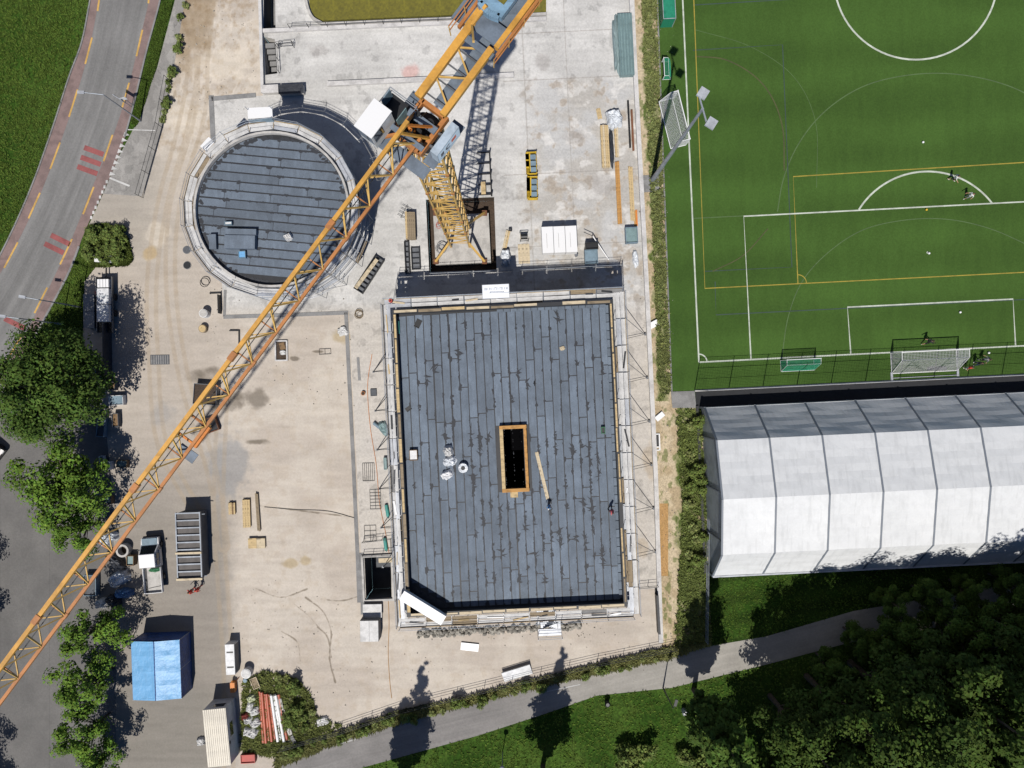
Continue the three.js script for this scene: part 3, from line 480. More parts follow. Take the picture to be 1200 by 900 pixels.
  const shaft = mb(); for (const [cx, cz, sx, sz] of [[ox0 - 0.1, (oz0 + oz1) / 2, 0.16, oz1 - oz0 + 0.3], [ox1 + 0.1, (oz0 + oz1) / 2, 0.16, oz1 - oz0 + 0.3], [(ox0 + ox1) / 2, oz0 - 0.1, ox1 - ox0, 0.16], [(ox0 + ox1) / 2, oz1 + 0.1, ox1 - ox0, 0.16]]) shaft.box(cx, ROOF / 2 - 0.1, cz, sx, ROOF - 0.1, sz); part(B, 'skylight_shaft', shaft, M.pitch);  // shaft walls get the same painted-in interior darkness as the floor
  // bare south-west corner of the deck
  const cx = -hw + 2.6; part(B, 'bare_deck_corner', mb().prism([[x0 + 0.02, z1 - 2.7], [x0 + 0.02, z1 - 0.02], [x0 + 4.4, z1 - 0.02]], ROOF - 0.01, ROOF + 0.004), M.blackTarp);
}
// a long white wrapped bundle lying across the bare roof corner
{ const p = at(495.5, 712, PARA + 0.5); p.y = PARA - 0.25; const g = thing('wrapped_bundle', 'long white wrapped bundle across the south-west roof corner', 'bundle', p, -R(31.5)); part(g, 'wrapping', mb().box(0, 0.55, 0, 5.05, 0.75, 1.05), M.whiteClean); part(g, 'bearer', mb().box(-1.6, 0.09, 0, 0.12, 0.17, 1.1), M.timberOld); part(g, 'bearer', mb().box(1.6, 0.09, 0, 0.12, 0.17, 1.1), M.timberOld); }

// ================================================================ SCAFFOLDS
const railM = M.galv;
// straight scaffold between two plan points (ground), outer side given by sign; decks at the given heights
function scaffold(label, A0, A1, width, side, levels, bays, opt = {}) {
  const a = A0, b = A1, L = a.distanceTo(b), d = new V3().subVectors(b, a).normalize(), turn = Math.atan2(-d.z, d.x);
  const o = thing('scaffold', label, 'scaffold', a, turn, opt.group); const r = rng(L * 1000 | 0), bl = L / bays, top = levels[levels.length - 1], w = width * side;
  const post = mb().tube(new V3(0, 0, 0), new V3(0, top + 1.15, 0), 0.028, 0.028, 6).box(0, 0.02, 0, 0.16, 0.03, 0.16).build(), postIn = mb().tube(new V3(0, 0, 0), new V3(0, top - 0.05, 0), 0.028, 0.028, 6).build();
  const rail = mb().tube(new V3(0, 0, 0), new V3(bl, 0, 0), 0.024, 0.024, 6).build();
  for (let i = 0; i <= bays; i++) { const p = part(o, 'post', post, railM); p.position.set(i * bl, 0, w); const q = part(o, 'post', postIn, railM); q.position.set(i * bl, 0, 0.02 * side); part(o, 'transom', mb().bar(new V3(i * bl, top - 0.1, 0), new V3(i * bl, top - 0.1, w), 0.05), railM); }
  for (let i = 0; i < bays; i++) {
    for (const h of levels) {
      if (h !== top && opt.topOnly) continue;
      for (const s of [0.27, 0.75]) { const p = part(o, 'deck_board', mb().box(bl / 2, 0, 0, bl - 0.06 - 0.1 * r(), 0.05, Math.abs(w) * (0.38 + 0.06 * r())), r() < 0.62 ? M.deck : (r() < 0.55 ? M.alu : (r() < 0.6 ? M.timberOld : M.concreteGrey))); p.position.set(i * bl + 0.05 * (r() - 0.5), h + r() * 0.02, w * s); p.rotation.y = (r() - 0.5) * 0.012; }
      if (h === top && r() < 0.55) { const L2 = 0.5 + 1.4 * r(), p = part(o, 'loose_plank', mb().box(0, 0, 0, L2, 0.05, 0.08 + 0.12 * r(), (r() - 0.5) * 0.4), [M.timber, M.darkSteel, M.timberPale, M.blackTarp, M.whiteClean][(r() * 5) | 0]); p.position.set(i * bl + 0.7 + r() * (bl - 1.4), h + 0.09, w * (0.3 + 0.4 * r())); }
    }
    for (const h of [0.5, 1.02]) { const p = part(o, 'guard_rail', rail, railM); p.position.set(i * bl, top + h, w); }
    const t = part(o, 'toe_board', mb().box(bl / 2, 0.1, 0, bl - 0.05, 0.15, 0.03), r() < 0.6 ? M.timberOld : M.timber); t.position.set(i * bl, top + 0.02, w * 0.97);
    if (i % 2 === 0) part(o, 'brace', mb().tube(new V3(i * bl, 0.2, w), new V3((i + 1) * bl, top, w), 0.024, 0.024, 6), railM);
  }
  return o;
}
const toW = (x, z, h = 0) => { const c = Math.cos(GRID), s = Math.sin(GRID); return new V3(bc.x + x * c + z * s, h, bc.z - x * s + z * c); };
{
  const hw = BW / 2 + 0.22, hd = BD / 2 + 0.22, lev = [2, 4, 5.95];
  scaffold('scaffold along the north wall of the flat-roofed building, carrying the white notice', toW(-hw - 0.6, -hd), toW(hw + 0.9, -hd), 0.95, -1, lev, 9);
  scaffold('scaffold along the west wall of the flat-roofed building beside the deep shaft', toW(-hw, hd + 0.8), toW(-hw, -hd - 0.4), 0.85, -1, lev, 12);
  scaffold('scaffold along the east wall of the flat-roofed building facing the pitch', toW(hw, -hd - 0.6), toW(hw, hd + 0.7), 1.05, -1, lev, 12);
  scaffold('scaffold along the south wall of the flat-roofed building with the stair tower', toW(hw + 0.4, hd), toW(-hw - 0.6, hd), 1.0, -1, [2.3, 5.95], 9);
  // raking braces on the east side to the white wall, and on the west side to the slab
  for (let i = 0; i < 6; i++) { const z = -hd + 1.6 + i * 4.9, o = thing('raking_brace', 'steel raking prop from east scaffold down to the white retaining wall', 'prop', toW(hw + 1.1, z, 0), GRID, 'props on the east side'); part(o, 'tube', mb().tube(new V3(0, 3.2, 0), new V3(2.95, 0.3, 2.1), 0.035, 0.035, 7), M.steel); part(o, 'tube', mb().tube(new V3(0, 0.5, 2.6), new V3(2.95, 0.32, 2.05), 0.025, 0.025, 7), M.darkSteel); part(o, 'foot', mb().box(2.98, 0.28, 2.08, 0.2, 0.06, 0.25), M.steel); }
  for (let i = 0; i < 6; i++) { const z = -hd + 5.5 + i * 4.4, o = thing('raking_brace', 'steel raking prop from west scaffold down to the concrete slab', 'prop', toW(-hw - 0.9, z, 0), GRID, 'props on the west side'); part(o, 'tube', mb().tube(new V3(0, 2.8, -1.2), new V3(-2.3, 0.05, 0.9), 0.045, 0.045, 7), M.darkSteel); part(o, 'tube', mb().tube(new V3(0, 0.4, 0.9), new V3(-2.2, 0.08, 0.9), 0.03, 0.03, 7), M.darkSteel); part(o, 'foot', mb().box(-2.3, 0.03, 0.9, 0.22, 0.04, 0.22), M.steel); }
  // aluminium stair tower on the south side
  const st = thing('stair_tower', 'aluminium stair tower on the south scaffold', 'stair', toW(2.05, hd + 1.1, 0), GRID);
  for (const [x, z] of [[0, 0], [2.5, 0], [0, 1.5], [2.5, 1.5]]) part(st, 'post', mb().tube(new V3(x, 0, z), new V3(x, 7.1, z), 0.03, 0.03, 6), railM);
  const flight = (y0, y1, zz, dir) => { for (let i = 0; i < 9; i++) { const f = (i + 0.5) / 9, x = dir > 0 ? 0.35 + f * 1.8 : 2.15 - f * 1.8; part(st, 'tread', mb().box(x, y0 + f * (y1 - y0), zz, 0.24, 0.04, 0.66), M.alu); } for (const e of [-0.36, 0.36]) part(st, 'stringer', mb().bar(new V3(dir > 0 ? 0.25 : 2.25, y0, zz + e), new V3(dir > 0 ? 2.25 : 0.25, y1, zz + e), 0.04, 0.16), M.alu); };
  flight(4.0, 5.95, 0.38, -1); flight(2.0, 4.0, 1.12, 1); flight(0.1, 2.0, 0.38, -1); part(st, 'landing', mb().box(2.36, 4.0, 0.75, 0.3, 0.05, 1.46), M.alu); part(st, 'landing', mb().box(0.14, 2.0, 0.75, 0.3, 0.05, 1.46), M.alu); part(st, 'landing', mb().box(1.25, 5.97, 1.1, 2.4, 0.05, 0.7), M.alu);
  for (const y of [6.5, 7.0]) part(st, 'guard_rail', mb().tube(new V3(0, y, 1.5), new V3(2.5, y, 1.5), 0.024, 0.024, 6), railM);
}
{ // notice board tied flat over the north scaffold; its small lettering cannot be read in the photograph, only its strokes
  const cv = document.createElement('canvas'); cv.width = 512; cv.height = 300; const g = cv.getContext('2d'); g.fillStyle = '#d9dce0'; g.fillRect(0, 0, 512, 300); const r = rng(31);
  g.fillStyle = '#39475c'; let x = 40; while (x < 470) { const w = 10 + r() * 14; if (r() < 0.86) { g.fillRect(x, 60, 6, 62); if (r() < 0.6) g.fillRect(x, r() < 0.5 ? 60 : 86, w + 4, 10); if (r() < 0.5) g.fillRect(x + w, 60, 6, 62); } x += w + 14; }
  g.fillStyle = '#5a6472'; x = 150; while (x < 420) { const w = 7 + r() * 9; g.fillRect(x, 150, w, 16 + r() * 8); x += w + 7; } g.strokeStyle = '#b9bec4'; g.lineWidth = 8; g.strokeRect(4, 4, 504, 292);
  const t = new THREE.CanvasTexture(cv); t.colorSpace = THREE.SRGBColorSpace; t.flipY = true;
  const p = at(581, 341.5, 6.9); const o = thing('notice_board', 'white notice board tied to the north scaffold', 'sign', p, GRID);
  const pl = new THREE.PlaneGeometry(2.75, 1.5); pl.rotateX(-Math.PI / 2); pl.translate(0, 0.035, 0); const face = part(o, 'face', pl, new THREE.MeshStandardMaterial({ map: t, roughness: 0.6 })); part(o, 'board', mb().box(0, 0, 0, 2.8, 0.05, 1.55), M.white); o.rotation.x = -0.25; part(o, 'strut', mb().tube(new V3(-1.3, -0.9, 0.3), new V3(-1.3, 0, 0.3), 0.025), M.galv); part(o, 'strut', mb().tube(new V3(1.3, -0.9, 0.3), new V3(1.3, 0, 0.3), 0.025), M.galv);
}
// ================================================================ ROUND TANK
const TH = 7.6, TR = 8.0, tc = at(318, 245, TH); tc.y = 0;
const tank = thing('round_tank', 'round concrete tank building with dark bitumen sheet roof', 'tank', tc, 0);
{
  const cyl = new THREE.CylinderGeometry(TR, TR, TH, 72, 1, true); cyl.translate(0, TH / 2, 0); part(tank, 'wall', mb().geo(cyl), M.concreteGrey);
  const top = TH - 0.5, base = mb(); base.tube(new V3(0, top - 0.2, 0), new V3(0, top, 0), TR - 0.02, TR - 0.02, 64); part(tank, 'roof', base, M.bitumen);
  const ring = mb(); for (let i = 0; i < 64; i++) { const a = i / 64 * 2 * Math.PI, b = (i + 1) / 64 * 2 * Math.PI, P = (r2, g) => new V3(Math.cos(g) * r2, 0, Math.sin(g) * r2); const v = [P(TR - 0.22, b), P(TR, b), P(TR, a), P(TR - 0.22, a)]; ring.hex([...v.map(q => new V3(q.x, top - 0.05, q.z)), ...v.map(q => new V3(q.x, TH + 0.02, q.z))].map((q, k, arr) => arr[[3, 2, 1, 0, 7, 6, 5, 4][k]])); } part(tank, 'parapet', ring, M.concrete);
  const r = rng(9), rot = R(-5.2), rw = 0.94, RR = TR - 0.3, shM = [0, 1, 2].map(i => { const k = [1, 0.93, 1.06][i]; return mat(A(112 * k, 125 * k, 140 * k), { map: T.membrane, bump: T.bump, bs: 0.006, rough: 0.8 }); });
  const smear = mb(), rotv = (x, z) => [x * Math.cos(rot) + z * Math.sin(rot), -x * Math.sin(rot) + z * Math.cos(rot)];
  const blot = (x, z, a) => { const y = top + 0.018 + r() * 0.004, q = [], [cx, cz] = rotv(x, z); if (Math.hypot(cx, cz) > RR - a * 2) return; for (let i = 0; i < 9; i++) { const g = i / 9 * 6.283, rr = a * (0.4 + 0.8 * r()); q.push(new V3(cx + Math.cos(g) * rr * 1.5, y, cz + Math.sin(g) * rr)); } const c = new V3(cx, y, cz); for (let i = 0; i < 9; i++) smear.tri(c, q[(i + 1) % 9], q[i]); };
  const row0 = Math.ceil(RR / rw);
  for (let k = -row0; k < row0; k++) {
    const za = k * rw + 0.3, zb = za + rw - 0.11, zm = Math.max(Math.abs(za), Math.abs(zb)); if (zm > RR - 0.15) continue;
    const lim = z => Math.sqrt(Math.max(0, RR * RR - z * z)); let x = -lim(zm); const end = -x; const cuts = [x]; let c = x + 1.5 + r() * 6; while (c < end - 1.5) { cuts.push(c); c += 4.5 + 3.5 * r(); } cuts.push(end);
    for (let i = 0; i + 1 < cuts.length; i++) {
      const l0 = i === 0, l1 = i + 2 === cuts.length, p = cuts[i] + (l0 ? 0 : 0.02), q = cuts[i + 1] - (l1 ? 0 : 0.03); const za2 = za + 0.03 * r(), zb2 = zb - 0.04 * r(); const pts = [];
      const N = 6; if (l0) for (let t = 0; t <= N; t++) { const z = za2 + (zb2 - za2) * t / N; pts.push([-lim(z), z]); } else pts.push([p, za2], [p, zb2]);
      if (l1) for (let t = N; t >= 0; t--) { const z = za2 + (zb2 - za2) * t / N; pts.push([lim(z), z]); } else pts.push([q, zb2], [q, za2]);
      part(tank, 'membrane_sheet', mb().prism(pts.map(e => rotv(...e)), top + 0.002, top + 0.012), shM[(r() * 3) | 0]);
      if (!l1 && r() < 0.85) blot(q, za2, 0.16 + 0.12 * r());
      for (let t = 0; t < 16; t++) blot(p + (q - p) * r(), za - 0.05, 0.035 + 0.06 * r()); for (let t = 0; t < 2; t++) { const xx = p + (q - p) * r(); for (let u = 0; u < 4; u++) blot(xx + u * 0.2, za - 0.05, 0.05 + 0.1 * r()); }
    }
  }
  for (let i = 0; i < 150; i++) { const g = r() * 6.283, rr = RR - 0.12 - r() * 0.2; const [x, z] = [Math.cos(g) * rr, Math.sin(g) * rr]; const y = top + 0.02 + r() * 0.003, q = []; for (let j = 0; j < 7; j++) { const e = j / 7 * 6.283; q.push(new V3(x + Math.cos(e) * 0.22 * (0.4 + r()), y, z + Math.sin(e) * 0.22 * (0.4 + r()))); } for (let j = 0; j < 7; j++) smear.tri(new V3(x, y, z), q[(j + 1) % 7], q[j]); }
  const sm = part(tank, 'bitumen_smears', smear, mat(A(40, 44, 52), { rough: 0.7 })); sm.userData.kind = 'stuff';
  // raised roof hatch covered with sheets, and a smaller duct cap
  const P = (px, py) => at(px, py, TH).sub(tc); const h1 = P(282, 284); part(tank, 'roof_hatch', mb().box(h1.x, top + 0.4, h1.z, 3.1, 0.8, 1.35, R(-1)).box(h1.x + 0.02, top + 0.32, h1.z - 1.03, 3.2, 0.64, 0.66, R(-1)), shM[2]); const h2 = P(249, 283); part(tank, 'duct_cap', mb().box(h2.x, top + 0.25, h2.z, 0.72, 0.5, 1.5, R(2)), shM[0]);
}
// scaffold ring around the tank
{
  const o = thing('ring_scaffold', 'ring shaped scaffold with pale deck boards around the round tank', 'scaffold', tc, R(3)); const N = 21, r = rng(12), r0 = TR + 0.2, r1 = TR + 1.05, lev = [1.9, 3.8, 5.7, 7.45], top = 7.45;
  const P = (rad, i, h) => { const g = i / N * 2 * Math.PI; return new V3(Math.cos(g) * rad, h, Math.sin(g) * rad); };
  for (let i = 0; i < N; i++) {
    part(o, 'post', mb().tube(P(r1, i, 0), P(r1, i, top + 1.15), 0.03, 0.03, 6), railM); part(o, 'post', mb().tube(P(r0, i, 0), P(r0, i, top + 0.9), 0.03, 0.03, 6), railM);
    for (const h of lev) {
      const v = [P(r0 + 0.02, i + 1, 0), P(r1 - 0.02, i + 1, 0), P(r1 - 0.02, i, 0), P(r0 + 0.02, i, 0)]; const y = h + r() * 0.03;
      const q = k => v.map((_, j) => { const f = [0, 1, 1, 0][j]; const e = j < 2 ? i + 0.985 : i + 0.015; return P(r0 + 0.03 + (r1 - r0 - 0.06) * (k + f * 0.46), e, 0); });
      for (const k of [0, 0.52]) { const w = q(k); part(o, 'deck_board', mb().hex([...w.map(a => new V3(a.x, y, a.z)), ...w.map(a => new V3(a.x, y + 0.05, a.z))].map((a, n, arr) => arr[[3, 2, 1, 0, 7, 6, 5, 4][n]])), r() < 0.66 ? M.deck : (r() < 0.6 ? M.alu : M.timberOld)); }
      part(o, 'guard_rail', mb().tube(P(r1, i, h + 1.0), P(r1, i + 1, h + 1.0), 0.024, 0.024, 6), railM); if (h > 5) part(o, 'guard_rail', mb().tube(P(r1, i, h + 0.5), P(r1, i + 1, h + 0.5), 0.024, 0.024, 6), railM);
    }
    if (r() < 0.9) part(o, 'toe_board', mb().bar(P(r1 - 0.03, i + 0.02, top + 0.16), P(r1 - 0.03, i + 0.98, top + 0.16), 0.03, 0.15), r() < 0.5 ? M.timberOld : M.timber);
    if (i % 3 === 0) part(o, 'brace', mb().tube(P(r1, i, 0.1), P(r1, i + 1, 5.7), 0.024, 0.024, 6), railM);
    part(o, 'tie', mb().bar(P(r0, i, top - 0.05), P(r1, i, top - 0.05), 0.05), M.timber);
  }
  const landing = thing('loading_platform', 'white loading platform on the north side of the round tank scaffold', 'platform', at(305, 134, 8.2), R(3)); part(landing, 'deck', mb().box(0, 0, -0.15, 2.5, 0.1, 1.1), M.whiteClean); part(landing, 'gate', mb().box(0, -0.3, 0.55, 2.4, 0.9, 0.06), M.blueGrey); for (const x of [-1.2, 1.2]) part(landing, 'post', mb().tube(new V3(x, -8.19, -0.5), new V3(x, 0.9, -0.5), 0.03, 0.03, 6), railM);
  const l2 = thing('loading_platform', 'small white platform board on the west side of the round tank scaffold', 'platform', at(243, 169, 7.7), R(48)); part(l2, 'deck', mb().box(0, 0, 0, 1.3, 0.06, 0.8), M.whiteClean); part(l2, 'rail', mb().tube(new V3(-0.6, 0.5, 0.4), new V3(0.6, 0.5, 0.4), 0.02), railM); for (const x of [-0.6, 0.6]) part(l2, 'post', mb().tube(new V3(x, -7.69, 0.4), new V3(x, 0.5, 0.4), 0.025), railM);
}
// ================================================================ WHITE SPORTS HALL TENT
{
  const W = 9.25, EV = 2.0, KX = 6.0, KH = 6.1, RH = 7.3, BAY = 5.52, N = 9;
  const p0 = at(825, 573.5); const o = thing('tent_hall', 'white membrane sports hall with angled roof bays', 'hall', p0, GRID);
  // local: x along the hall, z south
  const prof = [[-W, EV], [-KX, KH], [0, RH], [KX, KH], [W, EV]];
  const r = rng(3);
  const thick = 0.05, panelGeo = new Map();
  for (let i = 0; i < N; i++) {
    const xa = i * BAY + 0.06, xb = (i + 1) * BAY - 0.06;
    for (let k = 0; k < 4; k++) {
      const [za, ya] = prof[k], [zb, yb] = prof[k + 1]; let g = panelGeo.get(k);
      if (!g) { // slightly bellied membrane panel
        const b = mb(), NX = 6, NZ = 8, n = new V3(0, zb - za, -(yb - ya)).normalize(), q = [];
        for (let u = 0; u <= NX; u++) { q[u] = []; for (let v = 0; v <= NZ; v++) { const fu = u / NX, fv = v / NZ, belly = 0.13 * Math.sin(Math.PI * fu) * Math.pow(Math.sin(Math.PI * fv), 0.7) + 0.02 * Math.sin(fv * 19 + fu * 3); q[u][v] = new V3(fu * (BAY - 0.12), ya + (yb - ya) * fv, za + (zb - za) * fv).addScaledVector(n, -belly); } }
        for (let u = 0; u < NX; u++) for (let v = 0; v < NZ; v++) { b.tri(q[u][v], q[u][v + 1], q[u + 1][v + 1]); b.tri(q[u][v], q[u + 1][v + 1], q[u + 1][v]); }
        g = new THREE.BufferGeometry(); const bg = b.build(); g = bg; g.computeVertexNormals(); panelGeo.set(k, g);
      }
      const g2 = g.clone(), uva = g2.attributes.uv; for (let e = 0; e < uva.count; e++) uva.setXY(e, uva.getX(e) + i * 7.3 + k * 2.1, uva.getY(e) + i * 3.7); const m = part(o, 'membrane_panel', g2, M.tent); m.position.x = xa;
    }
    for (const s of [-1, 1]) part(o, 'side_panel', mb().box((xa + xb) / 2, EV / 2, s * W, xb - xa, EV - 0.02, 0.05), M.tent);
  }
  for (let i = 0; i <= N; i++) { const x = i * BAY, b = mb(); for (let k = 0; k < 4; k++) b.bar(new V3(x, prof[k][1] - 0.02, prof[k][0]), new V3(x, prof[k + 1][1] - 0.02, prof[k + 1][0]), 0.2, 0.12); b.bar(new V3(x, 0, -W), new V3(x, EV, -W), 0.2).bar(new V3(x, 0, W), new V3(x, EV, W), 0.2); part(o, 'arch_rib', b, M.tentSeam); }
  // west gable: panels between mullions
  const gm = mat(A(176, 186, 194), { map: T.dirty, rough: 0.5 }); const hAt = z => { for (let k = 0; k < 4; k++) if (z >= prof[k][0] && z <= prof[k + 1][0]) return prof[k][1] + (prof[k + 1][1] - prof[k][1]) * (z - prof[k][0]) / (prof[k + 1][0] - prof[k][0]); return EV; };
  const zs = [-W, -KX, -0.6, 4.6, W];
  for (let i = 0; i + 1 < zs.length; i++) { const top = [...new Set([zs[i] + 0.05, ...prof.map(q => q[0]).filter(z => z > zs[i] + 0.1 && z < zs[i + 1] - 0.1), zs[i + 1] - 0.05])].sort((a, b) => a - b); const b = mb(); for (let j = 0; j + 1 < top.length; j++) { const v = [new V3(0.12, 0, top[j]), new V3(0.12, 0, top[j + 1]), new V3(0.12, hAt(top[j + 1]) - 0.1, top[j + 1]), new V3(0.12, hAt(top[j]) - 0.1, top[j])]; b.tri(v[0], v[1], v[2]); b.tri(v[0], v[2], v[3]); } part(o, 'gable_panel', b, gm); if (i) part(o, 'gable_mullion', mb().bar(new V3(0.06, 0, zs[i]), new V3(0.06, hAt(zs[i]), zs[i]), 0.12), M.tentSeam); }
  const b2 = mb(), X = N * BAY; for (let j = 0; j < 4; j++) { const v = [new V3(X, 0, prof[j][0]), new V3(X, prof[j][1], prof[j][0]), new V3(X, prof[j + 1][1], prof[j + 1][0]), new V3(X, 0, prof[j + 1][0])]; b2.tri(v[0], v[1], v[2]); b2.tri(v[0], v[2], v[3]); } part(o, 'gable_panel', b2, gm);
  part(o, 'base_rail', mb().box(-0.35, 0.12, 0, 0.3, 0.24, 2 * W + 0.4), M.darkSteel); part(o, 'gutter', mb().box(X / 2, EV, W + 0.1, X, 0.1, 0.16), M.alu);
}
// ================================================================ TOWER CRANE
{
  const base = at(539, 277); const HJ = 36.2, GB = -0.75;
  const jd = Math.atan2(-0.802, -0.597);           // jib heading, so that local +x runs out along the jib
  const o = thing('tower_crane', 'tall yellow lattice tower crane reaching across the whole site', 'crane', base, 0);
  const ms = 1.05;                                 // half width of the mast
  const mast = mb(); for (const [x, z] of [[-ms, -ms], [-ms, ms], [ms, ms], [ms, -ms]]) mast.bar(new V3(x, 1.6, z), new V3(x, HJ - 2.2, z), 0.16);
  const mastM = part(o, 'mast', mast, M.craneY); const cs = [[-ms, -ms], [-ms, ms], [ms, ms], [ms, -ms]];
  const PH = 1.33, np = Math.floor((HJ - 3.8) / PH), brg = [];
  for (let k = 0; k < 4; k++) { const a = cs[k], b = cs[(k + 1) % 4]; brg.push(mb().bar(new V3(a[0], 0, a[1]), new V3(b[0], PH, b[1]), 0.09).build(), mb().bar(new V3(b[0], 0, b[1]), new V3(a[0], PH, a[1]), 0.09).build(), mb().bar(new V3(a[0], 0, a[1]), new V3(b[0], 0, b[1]), 0.08).build()); }
  for (let i = 0; i < np; i++) for (let k = 0; k < 4; k++) { const m = part(mastM, 'brace', brg[k * 3 + (i % 2)], M.craneY); m.position.y = 1.6 + i * PH; if (i % 2 === 0) { const h = part(mastM, 'brace', brg[k * 3 + 2], M.craneY); h.position.y = 1.6 + i * PH; } }
  for (let i = 0; i < 5; i++) { const b = mb(); for (const [x, z] of cs) b.box(x, 1.6 + (i + 1) * 4 * PH, z, 0.26, 0.34, 0.26); part(mastM, 'joint_collars', b, M.craneB); }
  const lad = mb(); for (const x of [-0.2, 0.2]) lad.bar(new V3(x, 1.6, -0.8), new V3(x, HJ - 2, -0.8), 0.05); for (let y = 1.8; y < HJ - 2; y += 0.35) lad.bar(new V3(-0.2, y, -0.8), new V3(0.2, y, -0.8), 0.03); part(mastM, 'ladder', lad, M.grate);
  for (const [x, z] of cs) { const s = 2.75 / ms; const l = part(o, 'base_leg', mb().bar(new V3(x, 1.75, z), new V3(x * s, GB + 0.35, z * s), 0.24), M.craneY); part(l, 'foot', mb().box(x * s, GB + 0.18, z * s, 0.55, 0.36, 0.55), M.rust); part(o, 'base_upright', mb().bar(new V3(x, GB, z), new V3(x, 1.7, z), 0.2), M.craneY); }
  // jib, built along +x then turned
  const head = new THREE.Group(); // only used as a transform source
  const q = new THREE.Matrix4().makeRotationY(Math.atan2(-0.802, -0.597)); const T3 = (x, y, z) => new V3(x, y, z).applyMatrix4(q);
  const JL = 56, HW = 0.66, JT = 2.0, N = 22, d = (JL - 1.2) / N, y0 = HJ, y1 = HJ + JT;
  const chords = mb().bar(T3(0.8, y1, 0), T3(JL - 1, y1, 0), 0.25, 0.24); const jib = part(o, 'jib', chords, M.crane);
  for (const s of [-1, 1]) part(jib, 'lower_chord', mb().bar(T3(0.8, y0, s * HW), T3(JL, y0, s * HW), 0.2), M.craneB);
  const jbar = (a, b, w, m) => part(jib, 'lacing_bar', mb().bar(a, b, w), m);
  for (let i = 0; i < N; i++) {
    const x0 = 1.2 + i * d, x1 = x0 + d, xm = x0 + d / 2;
    for (const s of [-1, 1]) { jbar(T3(x0, y0, s * HW), T3(xm, y1 - 0.08, 0), 0.085, M.craneY); jbar(T3(xm, y1 - 0.08, 0), T3(x1, y0, s * HW), 0.085, M.craneY); }
    jbar(T3(x0, y0, -HW), T3(x0, y0, HW), 0.08, M.craneB); jbar(T3(x0, y0, -HW), T3(xm, y0, HW), 0.07, M.craneY); jbar(T3(xm, y0, HW), T3(x1, y0, -HW), 0.07, M.craneY);
    if (i % 4 === 3) { part(jib, 'joint_collar', mb().bar(T3(x0 - 0.3, y1, 0), T3(x0 + 0.3, y1, 0), 0.34, 0.34), M.craneB); for (const s of [-1, 1]) part(jib, 'joint_collar', mb().bar(T3(x0 - 0.2, y0, s * HW), T3(x0 + 0.2, y0, s * HW), 0.26, 0.26), M.craneB); }
  }
  part(jib, 'trolley_rope', mb().tube(T3(1, y0 + 0.35, 0.1), T3(JL, y0 + 0.35, 0.1), 0.03, 0.03, 5), M.darkSteel);
  // trolley with hook block
  const tx = 24.4; const tr = part(o, 'trolley', mb().bar(T3(tx - 0.8, y0 - 0.35, -0.8), T3(tx + 0.8, y0 - 0.35, -0.8), 0.16, 0.3).bar(T3(tx - 0.8, y0 - 0.35, 0.8), T3(tx + 0.8, y0 - 0.35, 0.8), 0.16, 0.3).bar(T3(tx - 0.7, y0 - 0.4, -0.8), T3(tx - 0.7, y0 - 0.4, 0.8), 0.14).bar(T3(tx + 0.7, y0 - 0.4, -0.8), T3(tx + 0.7, y0 - 0.4, 0.8), 0.14), M.orange);
  part(tr, 'basket', mb().bar(T3(tx + 1.6, y0 - 0.9, -1.1), T3(tx + 1.6, y0 - 0.9, 0.2), 0.7, 0.08), M.grate); for (const s of [-0.3, 0.3]) part(tr, 'hoist_rope', mb().tube(T3(tx + s, y0 - 0.4, 0), T3(tx + s * 0.6, y0 - 2, 0), 0.02, 0.02, 5), M.darkSteel); part(tr, 'hook_block', mb().bar(T3(tx - 0.3, y0 - 2.3, 0), T3(tx + 0.3, y0 - 2.3, 0), 0.25, 0.6), M.crane);
  // slewing unit and machinery
  const sl = part(o, 'slewing_ring', mb().tube(new V3(0, HJ - 2.3, 0), new V3(0, HJ - 1.75, 0), 1.3, 1.3, 24).tube(new V3(0, HJ - 1.75, 0), new V3(0, HJ - 1.3, 0), 1.05, 1.05, 20), M.darkSteel);
  const fr = part(o, 'turntable', mb().bar(T3(-1.5, HJ - 1.0, -0.95), T3(1.5, HJ - 1.0, -0.95), 0.3, 0.6).bar(T3(-1.5, HJ - 1.0, 0.95), T3(1.5, HJ - 1.0, 0.95), 0.3, 0.6).bar(T3(-1.4, HJ - 1.0, -0.9), T3(-1.4, HJ - 1.0, 0.9), 0.3, 0.6).bar(T3(1.4, HJ - 1.0, -0.9), T3(1.4, HJ - 1.0, 0.9), 0.3, 0.6), M.craneB);
  for (const [x, z, w, h] of [[0.5, 0.4, 0.5, 0.9], [-0.5, -0.35, 0.6, 0.7], [-0.4, 0.45, 0.4, 1.1], [0.6, -0.45, 0.35, 0.8]]) part(fr, 'motor', mb().tube(T3(x, HJ - 1.2, z), T3(x, HJ - 1.2 + h, z), w / 2, w / 2 * 0.8, 12), x > 0.3 ? M.orange : M.darkSteel);
  for (const [x, z] of [[-0.9, 0.2], [0.95, 0.15], [0, -0.8], [0.1, 0.85]]) part(fr, 'hose', mb().tube(T3(x, HJ - 0.6, z), T3(x * 0.3, HJ + 0.2, z * 0.4), 0.05, 0.05, 6), M.black);
  for (const s of [-1, 1]) part(fr, 'mount_strut', mb().bar(T3(0.3, HJ - 0.8, s * 0.9), T3(1.6, y1 - 0.2, 0.05 * s), 0.16), M.crane);
  for (const s of [-1, 1]) part(fr, 'mount_strut', mb().bar(T3(-0.6, HJ - 0.8, s * 0.9), T3(1.0, y1 - 0.2, 0.05 * s), 0.14), M.orange);
